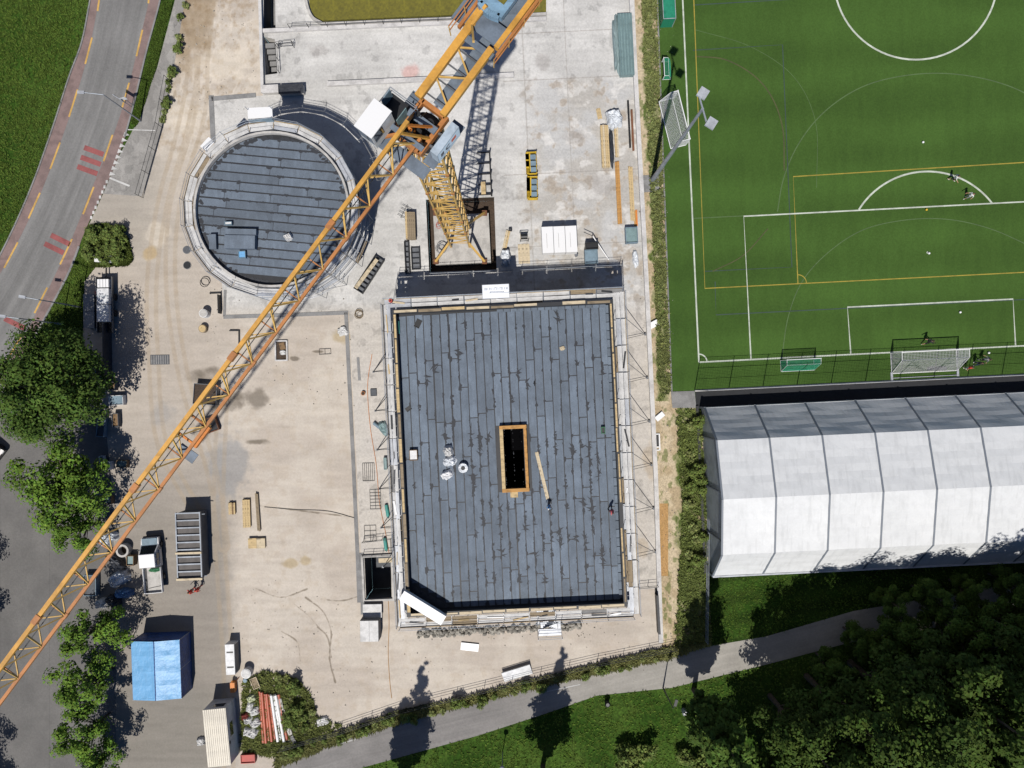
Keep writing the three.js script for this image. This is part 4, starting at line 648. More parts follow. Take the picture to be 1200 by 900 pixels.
  part(fr, 'cross_plate', mb().bar(T3(-0.2, HJ - 0.3, -1.1), T3(-0.2, HJ - 0.3, 1.1), 0.5, 0.12), M.grate); part(fr, 'cross_plate', mb().bar(T3(1.3, HJ + 0.15, -1.25), T3(1.3, HJ + 0.15, 1.25), 0.35, 0.1), M.grate);
  const walk = part(fr, 'platform', mb().bar(T3(-1.8, HJ - 1.75, 1.65), T3(2.0, HJ - 1.75, 1.65), 0.95, 0.07), M.grate);
  part(fr, 'platform', mb().bar(T3(2.1, HJ - 1.85, -1.9), T3(2.1, HJ - 1.85, 1.9), 0.9, 0.06), M.grate); part(fr, 'platform', mb().bar(T3(-1.9, HJ - 1.8, -1.6), T3(1.6, HJ - 1.8, -1.6), 0.9, 0.06), M.grate);
  // cab: on the west side of the slewing unit
  const side = T3(0, 0, 1).x < 0 ? 1 : -1;         // local z that points away from the building
  const cabC = at(437, 139, HJ + 1.2).sub(base); const inv = q.clone().invert(); const cl = cabC.clone().applyMatrix4(inv); // cab roof centre in jib axes
  const bxl = (g, cx, cy, cz, sx, sy, sz) => { const v = []; for (const y of [-1, 1]) for (const [x, z] of [[-1, -1], [-1, 1], [1, 1], [1, -1]]) v.push(T3(cx + x * sx / 2, cy + y * sy / 2, cz + z * sz / 2)); return g.hex(v); };
  const cab = part(o, 'cab', bxl(mb(), cl.x, HJ + 0.15, cl.z, 2.0, 2.0, 1.25), M.white); part(cab, 'roof_panel', bxl(mb(), cl.x, HJ + 1.2, cl.z, 2.12, 0.1, 1.36), M.whiteClean);
  part(cab, 'window', bxl(mb(), cl.x + 1.01, HJ + 0.35, cl.z, 0.03, 1.2, 1.1), M.glass); part(cab, 'window', bxl(mb(), cl.x + 0.45, HJ + 0.45, cl.z - side * 0.635, 0.85, 1.0, 0.03), M.glass); part(cab, 'window', bxl(mb(), cl.x + 0.3, HJ + 0.45, cl.z + side * 0.635, 1.1, 1.0, 0.03), M.glass);
  // cab access platform with rails
  const px = cl.x - 1.75; const cp = part(o, 'cab_platform', bxl(mb(), px, HJ - 0.9, cl.z - side * 0.35, 1.4, 0.06, 2.2), M.darkSteel); part(cp, 'access_door', bxl(mb(), px + 0.35, HJ - 0.2, cl.z - side * 1.0, 1.0, 1.4, 0.05), M.tealGrey); part(cp, 'side_sheet', bxl(mb(), px - 0.1, HJ - 0.3, cl.z + side * 0.6, 0.9, 1.1, 0.05), M.blueGrey);
  for (const [a, b] of [[[-0.7, 0.7], [0.7, 0.7]], [[-0.7, -1.4], [-0.7, 0.7]], [[-0.7, -1.4], [0.7, -1.4]]]) for (const h of [-0.4, 0.15]) part(cp, 'hand_rail', mb().tube(T3(px + a[0], HJ + h, cl.z + side * a[1]), T3(px + b[0], HJ + h, cl.z + side * b[1]), 0.03, 0.03, 6), M.galv);
  part(o, 'cab_bracket', mb().bar(T3(cl.x - 0.4, HJ - 0.95, cl.z), T3(0.4, HJ - 0.95, side * 0.9), 0.25), M.craneB); part(o, 'cab_bracket', mb().bar(T3(cl.x + 0.7, HJ - 0.95, cl.z), T3(1.2, HJ - 0.95, side * 0.9), 0.2), M.craneB);
  // electrical cabinet with logo on the east side
  const ec = at(521, 163, HJ + 0.4).sub(base).applyMatrix4(inv); const cabn = part(o, 'electrical_cabinet', bxl(mb(), ec.x, HJ - 0.3, ec.z, 2.3, 1.5, 0.55), mat(A(196, 212, 226), { map: T.dirty, rough: 0.4 }));
  { const cv = document.createElement('canvas'); cv.width = 512; cv.height = 300; const g = cv.getContext('2d'); g.fillStyle = '#c3d3df'; g.fillRect(0, 0, 512, 300); g.fillStyle = '#39424f'; g.fillRect(60, 90, 70, 120); g.lineWidth = 38; g.strokeStyle = '#39424f'; g.beginPath(); g.arc(240, 150, 48, 0.9, 5.4); g.stroke(); g.fillStyle = '#c2543e'; g.fillRect(320, 80, 110, 100); g.fillStyle = '#39424f'; g.fillRect(40, 238, 430, 14);
    const t = new THREE.CanvasTexture(cv); t.colorSpace = THREE.SRGBColorSpace; const pl = new THREE.PlaneGeometry(2.2, 1.35); const e = part(cabn, 'logo_panel', pl, new THREE.MeshStandardMaterial({ map: t, roughness: 0.4 })); const n = T3(0, 0, -side); const c = T3(ec.x, HJ - 0.3, ec.z - side * 0.282); e.position.copy(c); e.rotation.y = Math.atan2(n.x, n.z); }
  part(o, 'cabinet_bracket', mb().bar(T3(ec.x - 0.6, HJ - 1.05, ec.z), T3(-0.3, HJ - 1.05, -side * 0.9), 0.15), M.steel); part(o, 'cabinet_bracket', mb().bar(T3(ec.x + 0.6, HJ - 1.05, ec.z), T3(0.6, HJ - 1.05, -side * 0.9), 0.15), M.steel);
  // counter-jib
  const CJ = -17, cjm = part(o, 'counter_jib', mb().bar(T3(-1.2, HJ + 0.1, side * 1.0), T3(-7.0, HJ + 0.2, side * 1.0), 0.5, 0.4).bar(T3(-1.2, HJ + 0.1, -side * 0.95), T3(-6.4, HJ + 0.2, -side * 0.95), 0.42, 0.4), M.crane);
  for (const s of [-1, 1]) part(cjm, 'girder', mb().bar(T3(-6.6, HJ + 0.1, s * 1.15), T3(CJ, HJ + 0.1, s * 1.15), 0.34, 0.5), M.crane);
  part(cjm, 'walkway', mb().bar(T3(-1.6, HJ - 0.35, -side * 0.35), T3(CJ, HJ - 0.35, -side * 0.35), 1.0, 0.06), M.grate); part(cjm, 'walkway', mb().bar(T3(-6.6, HJ - 0.2, side * 1.9), T3(-9.0, HJ - 0.2, side * 1.9), 1.1, 0.06), M.grate); part(cjm, 'cross_walkway', mb().bar(T3(-7.3, HJ + 0.25, -1.6), T3(-7.3, HJ + 0.25, 1.6), 1.3, 0.07), M.grate); part(cjm, 'cross_walkway', mb().bar(T3(-6.0, HJ + 0.15, -1.3), T3(-6.0, HJ + 0.15, 1.3), 0.45, 0.1), M.grate);
  for (let i = 0; i < 4; i++) { const a = -1.8 - i * 1.15; part(cjm, 'lacing_bar', mb().bar(T3(a, HJ, 0.9 * (i % 2 ? 1 : -1)), T3(a - 1.15, HJ, 0.9 * (i % 2 ? -1 : 1)), 0.11), M.craneY); part(cjm, 'lacing_bar', mb().bar(T3(a, HJ - 0.15, 0.9), T3(a, HJ - 0.15, -0.9), 0.09), M.steel); }
  // winch frame: pale blue rounded yoke
  { const pts = []; for (let i = 0; i <= 16; i++) { const g = Math.PI / 2 + i / 16 * Math.PI; pts.push([-8.6 - Math.cos(g) * -1.0 - 0, Math.sin(g) * 0.75]); } const path = [[-15, 0.75], ...pts.map(e => [-8.4 + 0.9 * Math.abs(Math.cos((Math.atan2(e[1], 1))) - 0.3), e[1]]), [-15, -0.75]]; const b = mb(); for (let i = 0; i + 1 < path.length; i++) b.bar(T3(path[i][0], HJ + 0.95, path[i][1] + side * 0.35), T3(path[i + 1][0], HJ + 0.95, path[i + 1][1] + side * 0.35), 0.36, 0.5); const wf = part(cjm, 'winch_frame', b, M.blueSteel); part(wf, 'winch_drum', mb().tube(T3(-10.6, HJ + 0.8, side * 0.35 - 0.55), T3(-10.6, HJ + 0.8, side * 0.35 + 0.55), 0.5, 0.5, 16), M.black); part(wf, 'yoke_plate', bxl(mb(), -8.3, HJ + 1.1, side * 0.35, 0.8, 0.12, 1.5), M.blueSteel); }
  for (let i = 0; i < 3; i++) part(cjm, 'counterweight', bxl(mb(), -15.2 - i * 0.62, HJ - 0.6, 0, 0.56, 2.6, 1.9), M.concreteGrey);
  const ry = HJ + 1.15; for (const s of [-1, 1]) { for (const h of [0.6, ry - HJ]) part(cjm, 'hand_rail', mb().tube(T3(-5.6, HJ + h, s * 1.75), T3(CJ, HJ + h, s * 1.75), 0.04, 0.04, 6), M.craneB); for (let i = 0; i < 8; i++) part(cjm, 'rail_post', mb().bar(T3(-5.6 - i * 1.6, HJ, s * 1.7), T3(-5.6 - i * 1.6, ry, s * 1.75), 0.06), M.craneY); part(cjm, 'outer_beam', mb().bar(T3(-6.2, HJ + 0.25, s * 1.5), T3(CJ, HJ + 0.25, s * 1.5), 0.2, 0.3), M.craneB); }
  part(cjm, 'head_strut', mb().bar(T3(-6.8, HJ + 0.4, side * 0.9), T3(-5.6, HJ + 1.6, -side * 0.2), 0.14), M.craneY); part(cjm, 'head_strut', mb().bar(T3(-6.8, HJ + 0.4, side * 0.9), T3(-8, HJ + 1.3, side * 0.6), 0.2), M.crane);
  // foundation pad in the pit
  const pd = at(541, 278.5); const pad = solo('foundation_pad', 'pale concrete foundation block under the crane', 'foundation', mb().box(0, 0, 0, 6.3, 0.95, 5.6), M.concrete, new V3(pd.x, GB - 0.475, pd.z), GRID);
}

// ================================================================ BASIN, WALLS AND RAILINGS
{ // olive basin with rounded corner
  const P = [[364, -160], [360, -20], [363, 8], [368, 20], [378, 27], [600, 22], [640, 18], [640, -160]];
  struct('basin_water', 'flat olive green water of the round-cornered basin', 'water', sheetGeo(P, 0.03), new THREE.MeshStandardMaterial({ color: A(124, 118, 22), roughness: 0.75, map: T.grain }));
  solo('basin_rim', 'pale concrete rim along the olive basin', 'wall', lineKerb(smooth([[362, -160], [358, -20], [361, 9], [367, 22], [379, 29.5]], 6).concat([[470, 25.5], [600, 20], [640, 18]]), 0.3, 0.42, 0), M.concrete);
  solo('low_wall', 'pale concrete wall along the sunken trench and stair shaft', 'wall', lineKerb([[305, -160], [306, 0], [309, 110]], 0.34, 0.5, 0), M.cap);
  solo('low_wall', 'concrete wall between olive basin and pale slab', 'wall', lineKerb([[307, 37.5], [340, 36], [450, 31], [560, 26.5], [640, 23]], 0.42, 0.35, 0), M.cap);
  solo('low_wall', 'long low concrete upstand crossing the slab under the crane', 'wall', lineKerb([[384, 99.5], [500, 94], [602, 89]], 0.5, 0.4, 0), M.cap);
  solo('retaining_wall', 'long white retaining wall between site and pitch', 'wall', lineKerb([[736, -160], [739.5, 0], [757, 330], [768, 560], [774, 752]], 0.48, 0.4, 0), M.cap);
  solo('retaining_wall', 'dark timber shuttering standing on the south end of the white retaining wall', 'wall', lineKerb([[768.5, 695], [771, 740]], 0.25, 1.0, 0), M.darkSteel);
  function railing(label, pts, posts, h = 1.05, m = M.galv, y0 = 0, rails = [0.5, 1.02], cat = 'railing') {
    const W = pts.map(q => at(q[0], q[1])), o = thing('railing', label, cat, new V3(W[0].x, y0, W[0].z)); const rel = W.map(w => w.clone().sub(W[0]));
    for (let i = 0; i + 1 < rel.length; i++) { const n = Math.max(1, Math.round(rel[i].distanceTo(rel[i + 1]) / posts)); for (let k = 0; k <= n; k++) { const p = rel[i].clone().lerp(rel[i + 1], k / n); part(o, 'post', mb().tube(p, new V3(p.x, h, p.z), 0.03, 0.03, 6), m); } for (const r of rails) part(o, 'rail', mb().tube(rel[i].clone().setY(r), rel[i + 1].clone().setY(r), 0.025, 0.025, 6), m); }
    return o;
  }
  railing('steel guard railing on the wall beside the olive basin', [[341, 35], [450, 30], [556, 25.5]], 2.2, 1.05, M.darkSteel, 0.35);
  railing('steel guard railing around the sunken stair shaft', [[330, 55], [326, 57], [328, 86]], 1.5, 1.05, M.darkSteel);
  railing('short steel guard railing at the slab step north of the round tank', [[326, 54], [344, 52], [345, 56], [328, 57]], 1.5, 1.0, M.darkSteel);
  railing('site fence of thin posts along the footpath edge', [[201, 96], [191, 150], [168, 232]], 2.6, 1.9, M.darkSteel, 0, [0.3, 1.1, 1.85], 'fence');
  railing('wire fence on thin posts above the weedy bank', [[330, 874], [400, 854], [470, 830], [600, 798], [700, 775], [790, 757]], 3.2, 1.5, M.darkSteel, 0, [0.5, 1.0, 1.45], 'fence');
  railing('steel guard railing at the end of the pale slab by the retaining wall', [[748, 687], [770, 685]], 1.0, 1.05, M.darkSteel);
  railing('steel guard railing beside the deep shaft', [[426, 634], [459, 630], [460, 648], [426, 650]], 1.2, 1.05, M.darkSteel);
  railing('guard railing on the pit edge south of the crane foundation', [[505, 322], [580, 319], [600, 318]], 1.6, 1.05, M.galv);
  railing('guard railing on the slab edge north of the flat-roofed building', [[610, 318], [650, 316], [728, 312]], 1.9, 1.05, M.galv);
  railing('wire fence between weedy strip and tent lawn', [[824, 480], [828, 600], [826, 750]], 3.0, 1.4, M.galv, 0, [0.4, 0.9, 1.35], 'fence');
  // stair treads in the shaft
  for (let i = 0; i < 6; i++) { const p = at(315.5 + i * 0.3, 52 + i * 5.6); solo('stair_tread', 'concrete step inside the sunken stair shaft', 'step', mb().box(0, 0, 0, 1.05, 0.18, 0.5), M.concreteGrey, new V3(p.x, -0.35 - i * 0.33, p.z), GRID, 'steps of the stair shaft'); }
  const ub = at(343.5, 107.5); const u = thing('roof_upstand', 'dark roofed concrete upstand north of the round tank', 'upstand', ub, GRID); part(u, 'wall', mb().box(0, 0.4, 0, 2.7, 0.8, 0.95), M.concrete); part(u, 'lid', mb().box(0, 0.83, 0, 2.8, 0.05, 1.05), M.blackTarp);
  const u2p = at(319, 107); const u2 = thing('concrete_box', 'white concrete box beside the dark roofed upstand', 'box', u2p, GRID); part(u2, 'body', mb().box(0, 0.35, 0, 1.7, 0.7, 0.8), M.concrete); part(u2, 'lid', mb().box(0, 0.72, 0, 1.8, 0.05, 0.9), M.cap);
  // shaft frames at the deep west shaft
  const sf = at(443, 677); const fr = thing('shaft_kerb', 'pale concrete kerb around the deep shaft', 'kerb', sf, GRID); for (const [x, z, sx, sz] of [[0, -2.5, 3.5, 0.25], [0, 2.5, 3.5, 0.25], [-1.66, 0, 0.22, 4.74], [1.66, 0, 0.22, 4.74]]) part(fr, 'kerb_side', mb().box(x, 0.12, z, sx, 0.24, sz), M.concrete); solo('plank_cover', 'timber boards lying over the north corner of the deep shaft', 'boards', mb().box(0, 0, 0, 1.5, 0.05, 0.5), M.timberPale, at(452, 656).setY(0.27), GRID);
}
// ================================================================ BALL FENCE, GOALS, FLOODLIGHT, SHELTERS
{
  const a = at(814, 457), L = 54, o = thing('ball_fence', 'tall mesh ball fence along the south edge of the pitch', 'fence', a, Math.atan2(23, 470));
  const post = mb().tube(new V3(0, 0, 0), new V3(0, 6, 0), 0.05, 0.04, 7).build();
  for (let i = 0; i <= 14; i++) { const p = part(o, 'post', post, M.galv); p.position.x = i * 3.85; }
  for (const y of [0.05, 2, 4, 5.95]) part(o, 'rail', mb().tube(new V3(0, y, 0), new V3(L, y, 0), 0.025, 0.025, 5), M.galv);
  const net = mb(); for (let y = 0.3; y < 5.9; y += 0.28) net.bar(new V3(0, y, 0), new V3(L, y, 0), 0.012); for (let x = 0.3; x < L; x += 0.28) net.bar(new V3(x, 0, 0), new V3(x, 5.95, 0), 0.012); const nm = part(o, 'netting', net, M.darkSteel); nm.userData.kind = 'stuff';
  const foot = thing('edge_board', 'pale concrete edge board at the foot of the ball fence', 'kerb', a, Math.atan2(23, 470)); part(foot, 'board', mb().box(L / 2, 0.08, 0.12, L, 0.2, 0.08), M.concreteGrey); part(foot, 'coping', mb().box(L / 2, 0.2, 0.12, L, 0.04, 0.12), M.cap);
}
function goal(name, label, pos, turn, w, h, dTop, dBase, frameM, netM, step, r = 0.06) {
  const o = thing(name, label, 'goal', pos, turn); // local x along the goal line, net towards +z
  part(o, 'crossbar', mb().tube(new V3(-w / 2, h, 0), new V3(w / 2, h, 0), r, r, 8), frameM); for (const s of [-1, 1]) { part(o, 'goal_post', mb().tube(new V3(s * w / 2, 0, 0), new V3(s * w / 2, h + r, 0), r, r, 8), frameM); part(o, 'side_bar', mb().tube(new V3(s * w / 2, 0.04, 0), new V3(s * w / 2, 0.04, dBase), r * 0.7, r * 0.7, 6), frameM); part(o, 'net_stay', mb().tube(new V3(s * w / 2, h, 0), new V3(s * w / 2, h - 0.05, dTop), r * 0.6, r * 0.6, 6), frameM); part(o, 'net_stay', mb().tube(new V3(s * w / 2, h - 0.05, dTop), new V3(s * w / 2, 0.04, dBase), r * 0.5, r * 0.5, 6), frameM); }
  part(o, 'ground_bar', mb().tube(new V3(-w / 2, 0.04, dBase), new V3(w / 2, 0.04, dBase), r * 0.8, r * 0.8, 6), frameM); part(o, 'net_bar', mb().tube(new V3(-w / 2, h - 0.05, dTop), new V3(w / 2, h - 0.05, dTop), r * 0.4, r * 0.4, 6), frameM);
  const net = mb(), t = 0.016, P = (x, s) => { const l0 = dTop, l1 = Math.hypot(dBase - dTop, h), f = s * (l0 + l1); if (f < l0) return new V3(x, h - 0.03, f); const g = (f - l0) / l1; const sag = 0.12 * Math.sin(Math.PI * g) * Math.cos(x * 0.8); return new V3(x, (h - 0.03) * (1 - g) + 0.05 * g, dTop + (dBase - dTop) * g + sag); };
  for (let x = -w / 2 + step / 2; x < w / 2; x += step) for (let k = 0; k < 8; k++) net.bar(P(x, k / 8), P(x, (k + 1) / 8), t); const rows = Math.round((dTop + Math.hypot(dBase - dTop, h)) / step); for (let k = 1; k < rows; k++) for (let i = 0; i < 4; i++) net.bar(P(-w / 2 + w * i / 4, k / rows), P(-w / 2 + w * (i + 1) / 4, k / rows), t);
  for (const s of [-1, 1]) { for (let y = step; y < h; y += step) { const z = dTop + (dBase - dTop) * (1 - y / h); net.bar(new V3(s * w / 2, y, 0), new V3(s * w / 2, y, z), t); } for (let z = step; z < dBase; z += step) net.bar(new V3(s * w / 2, 0.05, z), new V3(s * w / 2, z < dTop ? h : h * (dBase - z) / (dBase - dTop), z), t); }
  const n = part(o, 'net', net, netM); n.userData.kind = 'stuff'; return o;
}
goal('football_goal', 'full size white football goal with dark weights on the goal line', at(1082, 412), GRID, 7.4, 2.44, 0.9, 2.3, M.whiteClean, M.netWhite, 0.16);
{ const p = at(1085, 436); const w = thing('goal_weight', 'dark ballast bar behind the full size goal', 'weight', p, GRID); part(w, 'bar', mb().box(1.2, 0.12, -0.3, 2.1, 0.24, 0.3), M.black); part(w, 'plate', mb().box(-3.9, 0.06, 0.3, 0.25, 0.1, 0.9), M.alu); part(w, 'plate', mb().box(3.55, 0.06, 0.2, 0.25, 0.1, 0.9), M.alu); part(w, 'tie', mb().tube(new V3(-3.9, 0.08, 0.5), new V3(3.55, 0.08, 0.5), 0.04), M.alu); }
goal('small_goal', 'small goal with green net standing on the goal line', at(934, 421.5), GRID, 3.75, 2.0, 0.6, 1.25, M.netWhite, M.netGreen, 0.09, 0.045);
goal('football_goal', 'white football goal parked on the touchline below the floodlight', at(796.5, 142.5, 1), R(-90) + R(14), 5.4, 2.1, 0.8, 1.7, M.whiteClean, M.netWhite, 0.15);
goal('small_goal', 'tiny white framed goal with green net beside the kerb', at(776, 83, 0.5), R(90) + GRID, 2.0, 1.1, 0.5, 0.9, M.whiteClean, M.netGreen, 0.08, 0.04);
{ // green players' shelter at the touchline
  const p = at(779.5, 16, 0); const o = thing('dugout', 'green team shelter bench beside the touchline', 'shelter', p, GRID);
  part(o, 'roof', mb().box(0, 2.0, -0.6, 1.35, 0.05, 4.3), mat(A(50, 150, 118), { map: T.dirty, rough: 0.3 })); part(o, 'back_panel', mb().box(-0.65, 1.0, -0.6, 0.05, 1.95, 4.3), mat(A(36, 128, 92), { rough: 0.3 })); for (const z of [-2.75, 1.55]) { part(o, 'side_panel', mb().box(0, 1.0, z, 1.3, 1.95, 0.04), mat(A(44, 140, 110), { rough: 0.3 })); part(o, 'frame', mb().bar(new V3(0.68, 0, z), new V3(0.68, 2.05, z), 0.06).bar(new V3(-0.68, 2.03, z), new V3(0.68, 2.03, z), 0.06), M.alu); } part(o, 'frame', mb().bar(new V3(0.68, 2.03, -2.75), new V3(0.68, 2.03, 1.55), 0.06), M.alu); part(o, 'frame', mb().bar(new V3(-0.68, 2.03, -2.75), new V3(-0.68, 2.03, 1.55), 0.06), M.alu); part(o, 'bench', mb().box(-0.35, 0.45, -0.6, 0.4, 0.06, 4.1), M.timberOld);
}
{ // floodlight mast
  const p = at(764.5, 211); const h = 21.5; const o = thing('floodlight_mast', 'tall grey floodlight mast with two lamp heads beside the pitch', 'floodlight', p, 0);
  part(o, 'mast', mb().tube(new V3(0, 0, 0), new V3(0.1, h, 0), 0.26, 0.12, 12), M.galv); part(o, 'base_plate', mb().box(0, 0.04, 0, 0.8, 0.08, 0.8, 0.1), M.steel); part(o, 'footing', mb().box(-0.25, 0.03, 0.4, 2.0, 0.06, 1.9, 0.06), M.concreteGrey);
  const d = new V3(0.35, 0, 1.25); part(o, 'cross_arm', mb().bar(new V3(0.1, h, 0).sub(d), new V3(0.1, h, 0).add(d), 0.12), M.galv);
  for (const s of [-1, 1]) { const c = new V3(0.1, h, 0).addScaledVector(d, s); const l = part(o, 'lamp_head', mb().box(c.x + 0.35, c.y + 0.1, c.z, 0.8, 0.22, 0.85, R(-32)), M.alu); part(l, 'bracket', mb().bar(new V3(c.x, c.y, c.z), new V3(c.x + 0.4, c.y + 0.05, c.z), 0.1), M.steel); }
}
// ================================================================ STREET LAMPS AND POLES
function streetLamp(label, px, py, h, arm, group, m = M.galv) { const o = thing('street_lamp', label, 'street lamp', at(px, py), 0, group); part(o, 'pole', mb().tube(new V3(0, 0, 0), new V3(0, h, 0), 0.09, 0.055, 8), m); const e = new V3(arm[0], h + 0.35, arm[1]); part(o, 'arm', mb().tube(new V3(0, h, 0), e, 0.05, 0.04, 7), m); const d = new V3(arm[0], 0, arm[1]).normalize(); part(o, 'lamp_head', mb().bar(e.clone().addScaledVector(d, -0.15), e.clone().addScaledVector(d, 0.55), 0.3, 0.12), m === M.galv ? M.alu : m); return o; }
streetLamp('grey street lamp at the tip of the narrow verge', 165, 142, 7.6, [-1.9, -0.1]);
streetLamp('thin grey street lamp on the verge above the white trailer', 95, 360, 7.5, [-1.2, -0.2]);
streetLamp('thin grey street lamp on the verge beside the big tree', 74, 380, 7.5, [-1.2, -0.15]);
streetLamp('dark lane lamp at the bend of the southern lane', 777, 806, 5.2, [0.15, -0.5], null, M.darkSteel);
{ const o = thing('traffic_sign', 'small dark traffic sign at the verge tip', 'sign', at(157, 124), 0); part(o, 'pole', mb().tube(new V3(0, 0, 0), new V3(0, 2.4, 0), 0.04), M.galv); part(o, 'plate', mb().box(0, 2.2, 0.05, 0.6, 0.6, 0.03, R(15)), M.white); const c = thing('traffic_sign', 'white road sign plate on two posts at the footpath corner', 'sign', at(155, 126), R(-32)); part(c, 'plate', mb().box(-0.5, 2.2, 0.05, 1.1, 0.5, 0.05), M.alu); for (const x of [-0.95, -0.05]) part(c, 'pole', mb().tube(new V3(x, 0, 0), new V3(x, 2.45, 0), 0.035), M.galv); }
for (const [x, y, l] of [[711, 822, 'dark waste bin on the grass south of the lane'], [801, 832, 'small white bin at the foot of the lane lamp']]) { const o = thing('waste_bin', l, 'bin', at(x, y)); part(o, 'body', mb().tube(new V3(0, 0, 0), new V3(0, 0.85, 0), 0.26, 0.3, 12), y > 830 ? M.alu : M.darkSteel); part(o, 'lid', mb().tube(new V3(0, 0.85, 0), new V3(0, 0.95, 0), 0.33, 0.2, 12), y > 830 ? M.white : M.black); }
{ const o = thing('lane_bollard_lamp', 'round headed lamp on the grass bank south of the lane', 'lamp', at(589, 881)); part(o, 'pole', mb().tube(new V3(0, 0, 0), new V3(0, 3.4, 0), 0.05), M.galv); part(o, 'globe', mb().geo(new THREE.SphereGeometry(0.28, 14, 10), new THREE.Matrix4().makeTranslation(0, 3.6, 0)), M.alu); }

// ================================================================ MATERIAL STACKS AND SITE GEAR
const r0 = rng(404);
function stack(name, label, cat, px, py, w, l, turn, rows, layers, bh, m, topM, hp = 0) { // boards laid side by side along z in layers on bearers
  const o = thing(name, label, cat, at(px, py, hp).setY(hp > 3 ? hp : hp), turn); const bw = w / rows, G = mb().box(0, 0, 0, bw - 0.012, bh - 0.008, l).build();
  if (layers > 1) for (const z of [-l * 0.36, l * 0.36]) part(o, 'bearer', mb().box(0, 0.05, z, w, 0.1, 0.1), M.timberOld);
  const y0 = layers > 1 ? 0.1 : 0.0; for (let k = 0; k < layers; k++) for (let i = 0; i < rows; i++) { const p = part(o, 'board', G, k === layers - 1 && topM && r0() < 0.4 ? topM : m); p.position.set(-w / 2 + bw * (i + 0.5), y0 + bh * (k + 0.5), (r0() - 0.5) * 0.12); p.rotation.y = (r0() - 0.5) * 0.006; }
  return o;
}
stack('timber_stack', 'pale stack of long planks beside a black gap, west of the dark steel bars', 'timber', 708.5, 173, 0.9, 4.7, GRID, 4, 4, 0.12, M.timberPale, M.timber);
stack('timber_stack', 'narrow pale plank pile next to the plastic wrapped load', 'timber', 722, 165, 0.42, 3.8, GRID, 2, 2, 0.1, M.timberPale, M.timber);
stack('timber_stack', 'long orange formwork beams in line on the slab', 'timber', 724.5, 226, 0.5, 7.0, GRID, 3, 1, 0.2, M.timberOrange, M.orange);
stack('timber_stack', 'pair of long pale planks close to the white retaining wall', 'timber', 740, 227, 0.5, 6.1, GRID, 2, 1, 0.08, M.timber, M.timberPale);
stack('timber_offcut', 'short orange timber offcuts at the south end of the pale planks', 'timber', 745, 256, 0.4, 1.8, GRID, 2, 1, 0.08, M.timberOrange, M.orange);
stack('timber_offcut', 'short brown board north of the pale plank stack', 'timber', 702, 133.5, 0.5, 1.2, GRID + R(8), 3, 1, 0.06, M.timber, M.timberOrange);
stack('timber_stack', 'three long boards on the sandy ground near the jib shadow', 'timber', 290, 601, 0.85, 3.1, R(2), 3, 2, 0.13, M.timber, M.timberOrange);
stack('timber_stack', 'two loose dark edged battens beside three long boards', 'timber', 303, 600, 0.34, 4.2, R(4), 2, 2, 0.12, M.timberOld, M.ply);
stack('timber_offcut', 'small square wooden crate lid on the sand', 'timber', 273, 595, 0.75, 1.3, R(2), 4, 2, 0.14, M.ply, M.timber);
stack('timber_offcut', 'pale plywood sheet lying on the sand south of the long boards', 'timber', 302, 636, 1.9, 1.1, R(2), 2, 3, 0.09, M.timberPale, M.timber);
stack('timber_offcut', 'single grey plank lying on the slab near the wire coil', 'timber', 420.5, 433, 0.32, 2.6, R(4), 1, 1, 0.05, M.concreteGrey, M.concreteGrey);
stack('formwork_stack', 'weathered timber beams stacked beside the crane pit, under a wire rack', 'formwork', 482, 266, 1.1, 3.0, R(2), 5, 5, 0.16, M.timberOld, M.timber);
{ const bar = (px, py, l, w, m, label) => { const o = thing('steel_bar', label, 'steel bar', at(px, py), GRID); part(o, 'web', mb().box(0, 0.1, 0, w * 0.4, 0.16, l), m); part(o, 'flange', mb().box(0, 0.19, 0, w, 0.03, l), m); part(o, 'flange', mb().box(0, 0.02, 0, w, 0.03, l), m); };
  bar(737, 146, 5.3, 0.2, M.black, 'black steel beam lying beside the retaining wall'); bar(741, 153, 4.6, 0.22, M.rust, 'brown steel beam lying against the retaining wall'); bar(769, 712, 4.2, 0.14, M.darkSteel, 'dark steel angle leaning inside the south end of the retaining wall');
}
// crumpled sheet over a load
function tarpGeo(w, d, h, seed, top = 0.75, n = 14) { const b = mb(), q = []; for (let i = 0; i <= n; i++) { q[i] = []; for (let j = 0; j <= n; j++) { const su = i / n * 2 - 1, sv = j / n * 2 - 1, u = su * Math.sqrt(1 - sv * sv * 0.36), v = sv * Math.sqrt(1 - su * su * 0.36), e = Math.max(Math.abs(su), Math.abs(sv)); let y = h * (1 - sstep(top, 1.0, e)); y *= 0.6 + 0.9 * fbm(u * 4 + seed, v * 4 + seed * 2, 4); const k = 1 + (fbm(u * 2.4 + seed * 3, v * 2.4, 3) - 0.5) * 0.55; q[i][j] = new V3(u * w / 2 * k, Math.max(0.01, y), v * d / 2 * k); } } for (let i = 0; i < n; i++) for (let j = 0; j < n; j++) { b.tri(q[i][j], q[i][j + 1], q[i + 1][j + 1]); b.tri(q[i][j], q[i + 1][j + 1], q[i + 1][j]); } return b.build(); }
const tarp = (name, label, cat, px, py, w, d, h, turn, m, seed, group, y = 0) => { const o = solo(name, label, cat, tarpGeo(w, d, h, seed), m, at(px, py, y), turn, group); return o; };
tarp('wrapped_load', 'load wrapped in crumpled clear plastic between plank stacks', 'load', 719, 141, 1.8, 2.2, 0.9, 0.2, M.plastic, 3);
tarp('plastic_sheet', 'crumpled white plastic at the retaining wall near the grey bin', 'rubbish', 744.5, 303, 0.7, 1.9, 0.3, 0.1, M.plastic, 5);
tarp('plastic_sheet', 'crumpled black foil beside the pale plank stack', 'rubbish', 716.5, 175, 0.55, 4.4, 0.2, GRID, M.blackTarp, 7);
